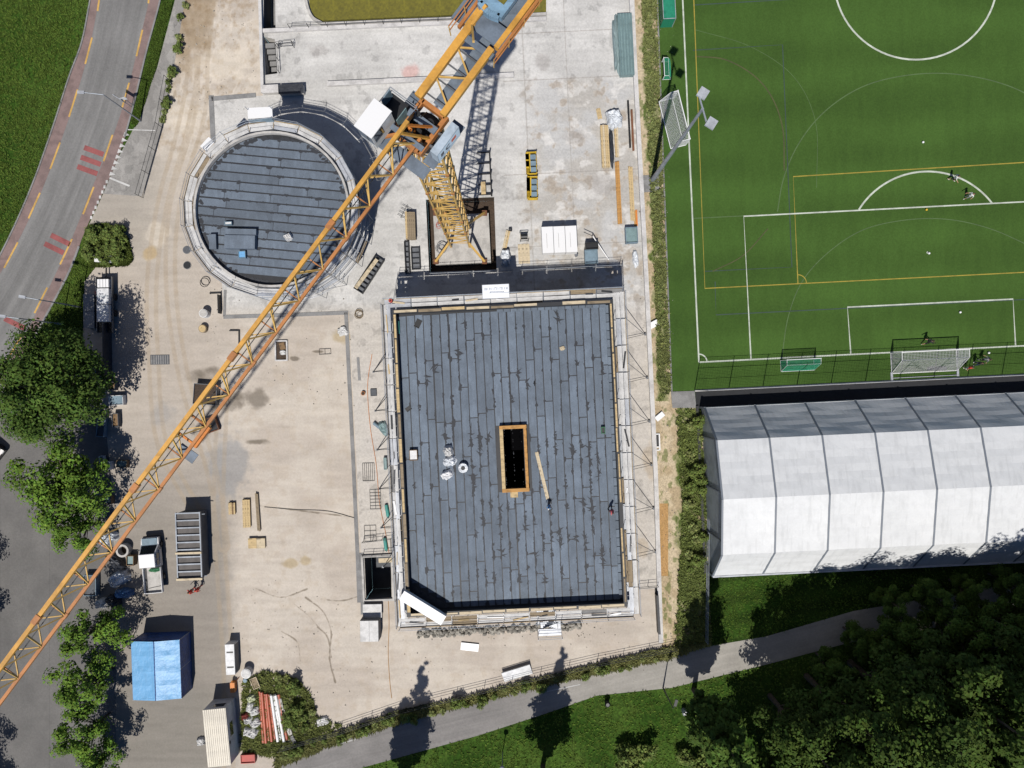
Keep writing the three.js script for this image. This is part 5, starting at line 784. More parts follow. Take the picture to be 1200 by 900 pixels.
tarp('wrapped_load', 'blue white foil wrapped load at the south-east corner of the crane pit', 'load', 592, 302, 1.2, 2.0, 0.8, 0.05, M.plastic, 11);
tarp('rubbish_heap', 'white rags on the corner of the grey edge strip', 'rubbish', 402, 388, 1.3, 1.1, 0.3, 0.3, M.bag, 13);
tarp('rubbish_heap', 'white cloth lying among the weeds beside the lane', 'rubbish', 378, 845, 1.6, 1.0, 0.3, 0.3, M.bag, 15);
{ // long corrugated sheet stack under a grey-green cover
  const p = at(731.5, 55); const o = thing('sheet_stack', 'long grey-green corrugated metal sheets stacked against the retaining wall', 'sheet stack', p, GRID); for (let i = 0; i < 5; i++) part(o, 'rib', mb().tube(new V3(-0.55 + i * 0.33, 0.72, -3.4), new V3(-0.55 + i * 0.33, 0.72, 3.45), 0.07, 0.07, 6), M.tealGrey); part(o, 'stack', mb().box(0.1, 0.36, 0, 1.6, 0.7, 6.9), M.tealGrey); part(o, 'cover_flap', tarpGeo(0.9, 6.6, 0.35, 21), mat(A(150, 172, 174), { map: T.dirty, rough: 0.6 })).position.set(-0.85, 0, -0.2);
}
// two yellow machine frames
{ const o = thing('yellow_skid', 'yellow steel skid with grey motor, the one north of its twin', 'machine', at(623, 193.5), GRID); part(o, 'frame', mb().box(0, 0.16, 0, 1.15, 0.1, 2.5), M.yellow); for (const [x, z] of [[-0.5, -1.18], [-0.5, 1.18], [0.5, -1.18], [0.5, 1.18]]) part(o, 'corner_post', mb().box(x, 0.55, z, 0.12, 0.8, 0.12), M.yellow); for (const s of [-1, 1]) part(o, 'side_board', mb().box(-0.5, 0.6, 0, 0.34, 0.5, 2.3).box(0.5, 0.35, s * 0.5, 0.1, 0.3, 0.9), M.yellow); part(o, 'end_board', mb().box(0, 0.7, -1.2, 1.1, 0.3, 0.08), M.yellow); part(o, 'end_board', mb().box(0, 0.7, 1.2, 1.1, 0.3, 0.08), M.yellow); for (const z of [-0.7, 0, 0.7]) part(o, 'motor_block', mb().box(0.16, 0.5, z, 0.62, 0.5, 0.5), M.blueGrey); copyOf(o, at(624, 222), GRID - R(2), 'yellow steel skid with grey motor, the one south of its twin'); }
{ // three white tarped modules
  const o = thing('white_module', 'white covered pallet stack, westernmost of three in a row', 'pallet load', at(641, 284.5), GRID); part(o, 'cover', mb().box(0, 0.95, 0, 1.25, 1.5, 2.9), M.whiteClean); part(o, 'pallet', mb().box(0, 0.08, 0, 1.2, 0.14, 2.8), M.timberOld); part(o, 'lid_seam', mb().box(-0.1, 1.71, 0.1, 0.03, 0.02, 1.6), M.concreteGrey);
  copyOf(o, at(654.5, 284), GRID, 'white covered pallet stack, the middle one of three in a row'); copyOf(o, at(668, 283.5), GRID, 'white covered pallet stack, the easternmost of three in a row');
}
function crate(name, label, cat, px, py, w, d, h, turn, m, lidM, rim = 0.06, y = 0) { const o = thing(name, label, cat, at(px, py, y), turn); part(o, 'floor', mb().box(0, 0.06, 0, w - 0.02, 0.08, d - 0.02), m); for (const s of [-1, 1]) { part(o, 'side_wall', mb().box(s * (w / 2 - rim / 2), h / 2 + 0.02, 0, rim, h, d), m); part(o, 'end_wall', mb().box(0, h / 2 + 0.02, s * (d / 2 - rim / 2), w - 2 * rim - 0.004, h, rim), m); } if (lidM) part(o, 'contents', mb().box(0, h * 0.42, 0, w - 2 * rim - 0.02, h * 0.8, d - 2 * rim - 0.02), lidM); return o; }
crate('site_bin', 'grey-blue steel bin south of the three white pallet stacks', 'bin', 692, 302, 1.45, 1.5, 0.9, GRID, M.blueGrey, M.blueGrey); crate('site_bin', 'black open steel bin behind the grey-blue bin', 'bin', 692.5, 290, 1.4, 0.75, 1.1, GRID, M.black, M.black); crate('site_bin', 'grey steel bin with wooden edge against the retaining wall', 'bin', 739, 277, 1.35, 1.75, 0.8, GRID, M.blueGrey, M.tealGrey);
{ const o = thing('pole', 'slim white pole leaning beside the grey-blue bin', 'pole', at(703, 292), 0); part(o, 'shaft', mb().tube(new V3(-0.9, 0.9, -1.3), new V3(1.0, 0.06, 1.2), 0.06), M.whiteClean); part(o, 'arm', mb().tube(new V3(-0.9, 0.9, -1.3), new V3(-1.9, 0.9, -1.75), 0.04), M.darkSteel); part(o, 'stand', mb().tube(new V3(-0.9, 0.9, -1.3), new V3(-0.9, 0, -1.3), 0.04), M.darkSteel); }
{ // small gear right of the crane pit
  const o = thing('cable_drum', 'small steel frame with cable drum and scattered tools', 'machine', at(614, 278), GRID); part(o, 'frame', mb().box(0, 0.5, -0.5, 0.9, 0.06, 0.06).box(0, 0.5, 0.5, 0.9, 0.06, 0.06).box(-0.45, 0.25, -0.5, 0.06, 0.5, 0.06).box(0.45, 0.25, -0.5, 0.06, 0.5, 0.06).box(-0.45, 0.25, 0.5, 0.06, 0.5, 0.06).box(0.45, 0.25, 0.5, 0.06, 0.5, 0.06), M.darkSteel); part(o, 'drum', mb().tube(new V3(-0.35, 0.4, 0), new V3(0.35, 0.4, 0), 0.3, 0.3, 14), M.black); part(o, 'flange', mb().tube(new V3(-0.4, 0.4, 0), new V3(-0.35, 0.4, 0), 0.4, 0.4, 14), M.timberOld);
  stack('timber_offcut', 'leaning pale planks north of the foil wrapped load', 'timber', 593, 283, 0.5, 2.4, R(-12), 2, 2, 0.07, M.timber, M.timberPale); stack('timber_offcut', 'low tan formwork board beside the cable frame', 'timber', 614, 297, 1.3, 2.2, GRID, 3, 1, 0.05, M.timberPale, M.timberPale);
  const ms = thing('tool_box', 'small black tool box near the leaning planks', 'tool box', at(598, 269.5), 0.1); part(ms, 'body', mb().box(0, 0.17, 0, 0.35, 0.34, 0.35), M.black); part(ms, 'handle', mb().box(0, 0.38, 0, 0.2, 0.04, 0.04), M.steel);
  const d = thing('bucket', 'dark round bucket south of the white pallet stacks', 'bucket', at(675, 299.5), 0); part(d, 'pail', mb().tube(new V3(0, 0, 0), new V3(0, 0.4, 0), 0.16, 0.2, 12), M.darkSteel); part(d, 'rim', mb().tube(new V3(0, 0.4, 0), new V3(0, 0.43, 0), 0.21, 0.21, 12), M.steel);
}
{ // steel cantilever rack north of the crane pit
  const o = thing('cantilever_rack', 'dark steel cantilever rack in the shadow of the crane mast', 'rack', at(571, 205), GRID); for (const z of [-2.4, -1.2, 0, 1.2, 2.3]) { part(o, 'arm', mb().box(-0.3, 0.45, z, 1.5, 0.12, 0.14), M.darkSteel); part(o, 'upright', mb().box(0.38, 0.5, z, 0.14, 1.0, 0.14), M.darkSteel); } part(o, 'base_beam', mb().box(0.38, 0.07, 0, 0.16, 0.12, 4.9), M.darkSteel); part(o, 'stored_board', mb().box(-0.5, 0.55, 1.6, 0.5, 0.06, 1.4), M.timber);
}
{ // formwork panels near the round tank
  const mk = (label, px, py, w, l, turn, h) => { const o = thing('formwork_tray', label, 'formwork', at(px, py), turn); part(o, 'frame', mb().box(-w / 2 + 0.05, h / 2, 0, 0.1, h, l).box(w / 2 - 0.05, h / 2, 0, 0.1, h, l), M.darkSteel); const n = Math.round(l / 0.6); for (let i = 0; i <= n; i++) part(o, 'rib', mb().box(0, h * 0.4, -l / 2 + 0.04 + i * (l - 0.08) / n, w - 0.21, h * 0.7, 0.07), M.darkSteel); part(o, 'skin', mb().box(0, 0.03, 0, w - 0.21, 0.03, l - 0.1), M.steel); return o; };
  const f = mk('long formwork trough with a pale plank on it between tank and main building', 433, 322, 1.2, 4.5, R(-33), 0.5); part(f, 'plank', mb().bar(new V3(-0.35, 0.56, 2.1), new V3(-0.1, 0.56, -1.9), 0.42, 0.07), M.timberPale);
  mk('tall narrow steel formwork panel lying beside the crane pit', 477.5, 302, 0.55, 3.6, GRID, 0.4); mk('wide steel formwork panel lying beside the crane pit', 487.5, 303, 1.0, 2.5, GRID, 0.35);
  const rk = thing('wire_rack', 'bent rebar rack leaning at the weathered beam stack', 'rack', at(474, 250), R(-28)); for (let i = 0; i < 4; i++) part(rk, 'rod', mb().tube(new V3(-0.6, 0.3, -0.7 + i * 0.4), new V3(0.6, 0.3, -0.7 + i * 0.4), 0.025), M.darkSteel); part(rk, 'rod', mb().tube(new V3(-0.1, 0.3, -0.9), new V3(-0.1, 0.3, 0.7), 0.025), M.darkSteel); for (const z of [-0.8, 0.6]) part(rk, 'leg', mb().tube(new V3(0, 0, z), new V3(0, 0.3, z), 0.025), M.darkSteel);
  // rope coil and rebar bundle
  const coil = (label, px, py, rad, n, m, turn = 0) => { const b = mb(); const r = rng(px); for (let k = 0; k < n; k++) { const cx = (r() - 0.5) * rad * 0.5, cz = (r() - 0.5) * rad * 0.5, rr = rad * (0.6 + 0.4 * r()); for (let i = 0; i < 12; i++) { const g = i / 12 * 6.283, h = (i + 1) / 12 * 6.283; b.tube(new V3(cx + Math.cos(g) * rr, 0.04 + 0.05 * k, cz + Math.sin(g) * rr), new V3(cx + Math.cos(h) * rr, 0.04 + 0.05 * k, cz + Math.sin(h) * rr), 0.03, 0.03, 5, false); } } return solo('wire_coil', label, 'coil', b, m, at(px, py), turn); };
  coil('tangled brown wire coil on the slab between tank and main building', 421, 368, 0.5, 5, M.timberOld); coil('thin black cable coil beside the round tank', 240, 330, 0.7, 2, M.darkSteel); coil('grey cable loop on the crane foundation', 517, 291, 0.55, 3, M.steel); coil('red orange hose loop on the crane foundation', 514, 264, 0.4, 2, M.red);
}
// manholes, drums, reels and hatches near the tank
function drum(name, label, cat, px, py, r, h, m, capM) { const o = thing(name, label, cat, at(px, py), 0); part(o, 'body', mb().tube(new V3(0, 0, 0), new V3(0, h, 0), r, r, 20), m); part(o, 'lid', mb().tube(new V3(0, h, 0), new V3(0, h + 0.05, 0), r * 0.86, r * 0.86, 20), capM); return o; }
drum('manhole', 'round manhole with grey iron cover, nearer the tank stair', 'manhole', 219, 293, 0.46, 0.06, M.concreteGrey, M.concreteDark); drum('manhole', 'round manhole with dark cover, south of the grey one', 'manhole', 219.5, 311, 0.46, 0.06, M.concreteGrey, M.darkSteel);
drum('barrel', 'white round barrel on the sand south of the tank', 'barrel', 242, 368, 0.48, 0.9, M.white, M.concrete); drum('cable_reel', 'brown wooden cable reel on the sand', 'reel', 239.5, 385.5, 0.45, 0.55, M.timberOld, M.timber); drum('barrel', 'white plastic drum beside the orange skid', 'barrel', 291.5, 786, 0.55, 0.9, M.white, M.bag);
{ const o = thing('concrete_ring', 'precast concrete ring standing beside the truck', 'pipe ring', at(148, 643.5), 0); const b = mb(); for (let i = 0; i < 24; i++) { const g = i / 24 * 6.283, k = (i + 1) / 24 * 6.283, P = (r, a, y) => new V3(Math.cos(a) * r, y, Math.sin(a) * r); const v = [P(0.5, k, 0), P(0.72, k, 0), P(0.72, g, 0), P(0.5, g, 0)]; b.hex([...v, ...v.map(q => q.clone().setY(0.9))].map((q, n, a) => a[[3, 2, 1, 0, 7, 6, 5, 4][n]])); } part(o, 'ring', b, M.concrete); part(o, 'floor', mb().tube(new V3(0, 0, 0), new V3(0, 0.05, 0), 0.5, 0.5, 20), M.soil); }
{ const o = thing('floor_grate', 'dark steel drain grate set into the yard', 'grate', at(187.5, 421.5), R(1)); part(o, 'frame', mb().box(0, 0.02, 0, 2.15, 0.04, 1.1), M.concreteDark); for (let i = 0; i < 8; i++) part(o, 'bar', mb().box(-0.9 + i * 0.257, 0.05, 0, 0.14, 0.03, 0.98), M.concreteGrey); }
{ const o = thing('floor_hatch', 'small concrete hatch frame with rubbish inside', 'hatch', at(330, 411), R(1)); for (const [x, z, sx, sz] of [[-0.65, 0, 0.16, 2.3], [0.65, 0, 0.16, 2.3], [0, -1.1, 1.14, 0.16], [0, 1.1, 1.14, 0.16]]) part(o, 'kerb', mb().box(x, 0.1, z, sx, 0.22, sz), M.cap); part(o, 'floor', mb().box(0, 0.02, 0, 1.13, 0.02, 2.05), M.soil); part(o, 'board', mb().box(0.1, 0.06, -0.5, 0.6, 0.05, 0.8, 0.3), M.ply); part(o, 'rag', tarpGeo(0.7, 0.6, 0.18, 4), M.bag).position.set(0.15, 0.03, 0.2); }
{ const o = thing('angle_bracket', 'black L shaped angle lying on the sand', 'bracket', at(276, 395), 0); part(o, 'leg', mb().box(0.45, 0.12, 0, 0.12, 0.2, 1.5), M.black); part(o, 'leg', mb().box(-0.12, 0.12, -0.72, 1.02, 0.2, 0.12), M.black); }
{ const o = thing('leaning_board', 'black panel leaning on the slab corner south of the tank', 'panel', at(259, 357), R(2)); part(o, 'sheet', mb().box(0, 0.45, 0, 0.1, 0.9, 2.1), M.black); part(o, 'stay', mb().bar(new V3(-0.05, 0.7, 0.6), new V3(-0.5, 0, 0.6), 0.05), M.darkSteel); const c = thing('black_bar', 'short black bar north of the leaning panel', 'bar', at(253, 343.5), R(2)); part(c, 'bar', mb().box(0, 0.1, 0, 1.2, 0.18, 0.14), M.black); part(c, 'end', mb().box(-0.6, 0.1, 0, 0.06, 0.22, 0.2), M.darkSteel); }
crate('steel_skip', 'grey open steel skip below the crane jib', 'skip', 244, 462, 2.6, 2.3, 0.9, R(-4), M.steel, M.soil); crate('steel_skip', 'small rusty box with machine parts south of the grey skip', 'skip', 248, 498, 1.7, 1.6, 0.6, R(20), M.rust, M.darkSteel);
// grey container with smaller box on it, south-west of the main roof
{ const o = thing('site_box', 'grey steel site box standing on the sand south of the shaft', 'box', at(436, 734), R(1)); part(o, 'body', mb().box(0, 0.8, 0, 2.05, 1.6, 2.3), M.concreteGrey); for (const x of [-0.51, 0.5]) part(o, 'lid', mb().box(x, 1.63, 0, 0.98, 0.05, 2.3), M.deck); const b = thing('site_box', 'low pale box against the shaft kerb', 'box', at(437.5, 714), R(1)); part(b, 'body', mb().box(0, 0.3, 0, 2.0, 0.6, 1.4), M.concrete); part(b, 'lid', mb().box(0, 0.63, 0, 2.1, 0.05, 1.5), M.deck); }
{ const b = (label, px, py, w, d, turn, tilt, m) => { const o = thing('board', label, 'board', at(px, py).setY(0.05), turn); const p = part(o, 'sheet', mb().box(0, 0, 0, w, 0.05, d), m); p.rotation.x = tilt; p.position.y = Math.abs(Math.sin(tilt)) * d / 2; part(o, 'edge', mb().box(0, 0.02, -d / 2 - 0.03, w, 0.06, 0.05), M.darkSteel).position.y = Math.abs(Math.sin(tilt)) * d; return o; };
  b('white insulation board on the sand south of the scaffold', 550.5, 758, 2.0, 0.85, R(-6), 0.05, M.whiteClean); b('large tilted white board near the weedy bank', 606, 788, 3.3, 1.3, R(17), 0.35, M.white); b('white board on the weedy strip beside the pitch kerb', 766, 380, 1.05, 0.7, R(28), 0.2, M.whiteClean); b('white board on the weedy strip level with the hall corner', 773, 488, 1.1, 0.6, R(40), 0.15, M.whiteClean); b('pale wooden board among weeds beside the red pipes', 332, 797, 1.3, 0.6, R(48), 0.05, M.timberPale);
  const f = thing('window_frame', 'white empty frame lying against the retaining wall', 'frame', at(769, 518), R(2)); for (const [x, z, sx, sz] of [[-0.35, 0, 0.1, 1.9], [0.35, 0, 0.14, 1.9], [0, -0.9, 0.6, 0.12], [0, 0.55, 0.6, 0.12], [0, 0.9, 0.6, 0.12]]) part(f, 'bar', mb().box(x, 0.08, z, sx, 0.14, sz), M.whiteClean); part(f, 'backing', mb().box(0, 0.02, -0.2, 0.6, 0.03, 1.3), M.black);
}
// gear on the west slab strip
{
  const hose = (label, pts, m, rad) => { const c = new THREE.CatmullRomCurve3(pts.map(q => at(q[0], q[1]).setY(0.05))); solo('hose', label, 'hose', new THREE.TubeGeometry(c, pts.length * 10, rad, 5), m); };
  hose('thin orange hose running along the west slab past the props', [[436, 415], [431, 450], [434, 500], [441, 545], [445, 590], [452, 625], [456, 648]], M.orange, 0.03); hose('thin orange hose running from the site box over the sand to the bank', [[455, 700], [456, 730], [455, 765], [457, 800], [459, 818]], M.timberOrange, 0.03); hose('black cable lying across the sand towards the grey edge strip', [[310, 594], [345, 597], [385, 599], [416, 607]], M.darkSteel, 0.03);
  const gb = (label, px, py, turn, m, l = 1.3) => { const o = thing('gas_bottle', label, 'gas bottle', at(px, py), turn); part(o, 'cylinder', mb().tube(new V3(0, 0.17, -l / 2), new V3(0, 0.17, l / 2), 0.2, 0.2, 12), m); part(o, 'shoulder', mb().tube(new V3(0, 0.17, l / 2), new V3(0, 0.17, l / 2 + 0.15), 0.18, 0.07, 12), m); part(o, 'valve', mb().tube(new V3(0, 0.17, l / 2 + 0.15), new V3(0, 0.17, l / 2 + 0.25), 0.05, 0.05, 8), M.steel); };
  gb('teal gas bottle lying at the west scaffold, north of its twin', 454, 598, R(10), M.teal); gb('teal gas bottle lying at the west scaffold near the deep shaft', 452, 637, R(8), M.teal); gb('blue-grey gas bottle lying on the slab by the west props', 441.5, 498, R(50), M.blueGrey, 0.8);
  crate('tool_crate', 'blue-grey tool crate against the west scaffold', 'crate', 452, 543, 0.35, 1.35, 0.4, GRID, M.tealGrey, M.tealGrey); tarp('mesh_sheet', 'grey-green net heap at the foot of the west scaffold', 'net', 450, 502, 1.0, 1.8, 0.35, 0.4, M.tealGrey, 25);
  const mesh = (label, px, py, w, d, nx, nz, turn) => { const o = thing('rebar_mesh', label, 'rebar', at(px, py).setY(0.03), turn); for (let i = 0; i <= nx; i++) part(o, 'rod', mb().tube(new V3(-w / 2 + w * i / nx, 0.02, -d / 2), new V3(-w / 2 + w * i / nx, 0.02, d / 2), 0.022, 0.022, 5), M.darkSteel); for (let i = 0; i <= nz; i++) part(o, 'rod', mb().tube(new V3(-w / 2, 0.06, -d / 2 + d * i / nz), new V3(w / 2, 0.06, -d / 2 + d * i / nz), 0.022, 0.022, 5), M.darkSteel); };
  mesh('bundle of long rebar rods on the west slab', 432, 553, 1.3, 2.0, 6, 1, R(2)); mesh('welded rebar frame on the west slab south of the rod bundle', 440, 585, 1.2, 2.2, 2, 6, R(2)); mesh('welded rebar frame beside the deep shaft', 434, 625, 1.3, 1.8, 2, 3, R(2)); mesh('thin marking frame on the sand near the grey edge strip', 381, 412, 1.3, 0.6, 2, 1, R(3));
  const rag = thing('work_bucket', 'orange bucket with tools on the west slab', 'bucket', at(426, 461), 0); part(rag, 'pail', mb().tube(new V3(0, 0, 0), new V3(0, 0.3, 0), 0.2, 0.24, 12), M.orange); part(rag, 'content', mb().tube(new V3(0, 0.28, 0), new V3(0, 0.31, 0), 0.2, 0.2, 12), M.soil);
  crate('tool_crate', 'dark grey tray on the west slab beside the orange bucket', 'crate', 438, 460, 0.7, 0.8, 0.15, GRID, M.concreteDark, M.concreteDark); const pr = thing('fire_extinguisher', 'red orange canister on the north-west scaffold corner', 'canister', at(458.5, 353, 6.1), 0); part(pr, 'body', mb().tube(new V3(0, 0, 0), new V3(0, 0.6, 0), 0.2, 0.2, 10), M.red); part(pr, 'cap', mb().tube(new V3(0, 0.6, 0), new V3(0, 0.7, 0), 0.08, 0.05, 8), M.black);
}
// things on the main roof
{
  const y = ROOF + 0.014; crate('tool_crate', 'brown wooden crate with tools on the main roof', 'crate', 485, 533, 0.85, 1.1, 0.45, GRID, M.ply, M.white, 0.05, y);
  const bagOn = (label, px, py, w, d, h, turn, m, s) => solo('material_bag', label, 'bag', tarpGeo(w, d, h, s, 0.5), m, at(px, py, y), turn);
  bagOn('white sack on the main roof, northernmost of three', 525.5, 528, 1.1, 1.15, 0.7, 0.2, M.bag, 31); bagOn('silver foil sack on the main roof in the middle of three', 527, 540, 1.4, 1.1, 0.45, 0.1, M.plastic, 33); bagOn('white sheet sack on the main roof, southernmost of three', 524, 556, 1.3, 1.0, 0.5, 0.4, M.whiteClean, 35);
  const rl = thing('membrane_roll', 'pale roll of roofing foil standing beside the three sacks', 'roll', at(543, 548, y), 0); part(rl, 'roll', mb().tube(new V3(0, 0, 0), new V3(0, 0.55, 0), 0.55, 0.5, 18), M.plastic); part(rl, 'core', mb().tube(new V3(0, 0.55, 0), new V3(0, 0.6, 0), 0.22, 0.22, 12), M.darkSteel);
  stack('roof_plank', 'long pale plank lying beside the skylight on the main roof', 'timber', 635.5, 558, 0.36, 5.1, R(13.5), 1, 1, 0.06, M.timberPale, M.timberPale, y);
  const matp = (label, px, py, w, d, turn) => { const o = thing('roofing_mat', label, 'mat', at(px, py, y), turn); part(o, 'mat', mb().box(0, 0.02, 0, w, 0.03, d), M.black); part(o, 'curl', mb().tube(new V3(-w / 2, 0.05, d / 2), new V3(w / 2, 0.05, d / 2), 0.05), M.black); };
  matp('black mat square on the north-west part of the main roof', 490, 379, 0.6, 0.85, R(-25)); matp('small black felt scrap at the west edge of the main roof', 478.5, 479, 0.6, 0.4, R(35));
  crate('tool_box', 'teal box against the west parapet of the main roof', 'box', 466.5, 384, 0.35, 1.3, 0.3, GRID, M.teal, M.teal, 0.04, y); crate('tool_box', 'dark green bag on the east part of the main roof', 'bag', 706.5, 504, 0.4, 0.7, 0.35, GRID, M.green, M.black, 0.06, y); tarp('scrap_sheet', 'cream scrap on the main roof north of the skylight', 'scrap', 659, 408, 0.6, 0.45, 0.12, 0.4, M.timberPale, 41, null, y);
  crate('burner_box', 'pale blue box beside the hatch on the tank roof', 'box', 285, 299, 0.75, 0.75, 0.4, R(3), M.blueGrey, M.blueTarp, 0.05, TH - 0.48); tarp('white_sack', 'white and black sack on the tank roof', 'sack', 338.5, 278, 0.9, 0.8, 0.45, 0.5, M.bag, 43, null, TH - 0.48); crate('burner_box', 'small light blue crate north of the tank roof hatch', 'box', 269, 262.5, 0.75, 0.35, 0.4, R(3), M.blueGrey, M.white, 0.05, TH - 0.48);
}

// ================================================================ BLUE TARP SHELTER, CONTAINERS, TRUCK, STORES ON THE WEST SIDE
{
  const c = at(191.5, 777.5); const o = thing('tarp_shelter', 'blue tarpaulin shelter with low gabled roof', 'shelter', at(182, 786, 3.0).setY(0), R(2)); const w = 2.63, l = 3.2, e = 2.8, g = 3.15;
  const roofGeo = s => { const b = mb(), n = 12, q = []; for (let i = 0; i <= n; i++) { q[i] = []; for (let j = 0; j <= n; j++) { const u = i / n, v = j / n * 2 - 1; q[i][j] = new V3(s * u * w, g + (e - g) * u - 0.05 * Math.abs(Math.sin(v * 6.3)) * Math.sin(u * 3.14) + 0.05 * (fbm(u * 4 + 2, v * 6, 3) - 0.5), v * l); } } for (let i = 0; i < n; i++) for (let j = 0; j < n; j++) { b.tri(q[i][j], q[i][j + 1], q[i + 1][j + 1]); b.tri(q[i][j], q[i + 1][j + 1], q[i + 1][j]); } return b; };
  part(o, 'roof_sheet', roofGeo(-1), M.blueTarp); part(o, 'roof_sheet', roofGeo(1), M.blueTarp); part(o, 'ridge_seam', mb().tube(new V3(0, g + 0.02, -l), new V3(0, g + 0.02, l), 0.05), M.blueTarpSide);
  for (const s of [-1, 1]) { part(o, 'side_sheet', mb().box(s * w, e / 2, 0, 0.04, e - 0.02, 2 * l - 0.08), M.blueTarpSide); part(o, 'gable_sheet', mb().prism([[-w, s * l - 0.02], [-w, s * l + 0.02], [w, s * l + 0.02], [w, s * l - 0.02]], 0, e - 0.05), M.blueTarpSide); }
  for (const x of [-w, w]) for (const z of [-l, 0, l]) part(o, 'frame_pole', mb().tube(new V3(x, 0, z), new V3(x, e, z), 0.04), M.galv);
}
{ // white corrugated site container
  const o = thing('site_container', 'cream white corrugated site container beside the pipe store', 'container', at(253.5, 865, 2.9).setY(0), R(5.5)); const w = 2.45, l = 6.2, h = 2.75; part(o, 'body', mb().box(0, h / 2, 0, w, h, l), M.white); const G = mb().box(0, 0, 0, 0.12, 0.06, l + 0.04).build(); const roofM = mat(A(236, 228, 210), { map: T.dirty, rough: 0.5 }); part(o, 'roof', mb().box(0, h + 0.02, 0, w + 0.06, 0.06, l + 0.06), roofM); for (let i = 0; i < 11; i++) part(o, 'roof_rib', G, roofM).position.set(-w / 2 + 0.12 + i * (w - 0.24) / 10, h + 0.07, 0);
  part(o, 'window', mb().box(w / 2 + 0.01, 1.7, -0.4, 0.04, 0.8, 1.5), M.glass); part(o, 'window', mb().box(0.2, 1.8, -l / 2 - 0.01, 1.2, 0.8, 0.04), M.glass); part(o, 'vent', mb().box(w / 2 + 0.02, 2.4, 0.8, 0.05, 0.2, 0.3), M.darkSteel);
}
{ // white cabinet, orange unit, red box
  const o = thing('switch_cabinet', 'long white switch cabinet with two dark slots', 'cabinet', at(269.5, 773, 1.4).setY(0), R(2.5)); part(o, 'body', mb().box(0, 0.7, 0, 1.0, 1.4, 3.35), M.white); for (const z of [-0.8, 0.85]) part(o, 'slot', mb().box(0.02, 1.41, z, 0.72, 0.03, 0.16), M.black); part(o, 'door', mb().box(0.51, 0.7, 0, 0.03, 1.2, 3.1), M.concreteGrey);
  const f = thing('orange_unit', 'small orange machine beside the white cabinet', 'machine', at(275, 803), R(2)); part(f, 'body', mb().box(0, 0.35, 0, 0.5, 0.7, 1.1), M.orange); part(f, 'filler', mb().tube(new V3(-0.05, 0.5, -0.7), new V3(-0.05, 0.6, -0.5), 0.12), M.orange); part(f, 'hose', mb().tube(new V3(0.25, 0.3, -0.5), new V3(0.55, 0.06, -0.9), 0.05), M.rust);
  crate('red_crate', 'orange red open crate beside the lane', 'crate', 292.5, 886.5, 1.6, 0.95, 0.6, R(3), M.red, M.red); crate('pallet_crate', 'slatted grey crate beside the red pipes', 'crate', 300, 799, 0.8, 1.25, 0.4, R(22), M.timberPale, M.timberOld); drum('barrel', 'small blue-grey bucket beside the white plastic drum', 'bucket', 288.5, 796, 0.24, 0.4, M.blueGrey, M.blueGrey);
}
{ // pipes: each its own thing
  const r = rng(55); for (let i = 0; i < 9; i++) { const col = i < 5 || i === 8 ? M.pipeRed : M.whiteClean; const x = 305 + i * 3.1, tilt = 3 + i * 0.9 + r() * 1.2, l = 5.0 + r() * 0.8; const white = col === M.whiteClean; const o = thing('drain_pipe', white ? 'white plastic drain pipe in the bundle beside the container' : (i === 8 ? 'thin red drain pipe east of the white pipes' : 'orange red plastic drain pipe in the bundle beside the container'), 'pipe', at(x + 2.2, 840), R(tilt), white ? 'white pipes of the bundle' : 'red pipes of the bundle'); const y = 0.14 + (i % 2) * 0.16; part(o, 'pipe', mb().tube(new V3(0, y, -l / 2), new V3(0, y, l / 2), 0.17, 0.17, 10, false), col); part(o, 'socket', mb().tube(new V3(0, y, -l / 2 - 0.12), new V3(0, y, -l / 2 + 0.06), 0.205, 0.205, 10, false), white ? M.black : col); }
  const bags = [[296, 817, 'greenish white sack at the north end of the sack pile'], [294, 827, 'white sack below the greenish one'], [299, 832, 'crumpled white sack touching the red pipes'], [292, 843, 'large white sack in the middle of the sack pile'], [300, 846, 'white sack beside the middle of the red pipes'], [291, 856, 'white sack at the south-west of the sack pile'], [298, 858, 'white round sack at the south end of the pile']]; bags.forEach(([x, y, l], i) => solo('cement_sack', l, 'sack', tarpGeo(1.35 + 0.4 * r(), 1.0 + 0.3 * r(), 0.55, 60 + i, 0.45), i === 0 ? mat(A(206, 214, 176), { map: T.dirty }) : M.bag, at(x, y), r() * 1.5)); solo('red_sack', 'dark red sack beside the white sacks', 'sack', tarpGeo(1.1, 1.0, 0.5, 77, 0.45), mat(A(130, 42, 34), { map: T.dirty }), at(288, 838), 0.3);
  for (let i = 0; i < 3; i++) { const o = thing('stone_slab', 'long rough pale stone kerb beside the pipe bundle', 'stone', at(330 + i * 4.2, 826 + i * 13), R(12 + i * 4), 'stone kerbs beside the pipes'); part(o, 'stone', mb().box(0, 0.15, 0, 0.45, 0.3, 1.6), M.concrete); part(o, 'stone', mb().box(0.1, 0.15, 1.5, 0.4, 0.28, 1.1, 0.15), M.concreteGrey); }
}
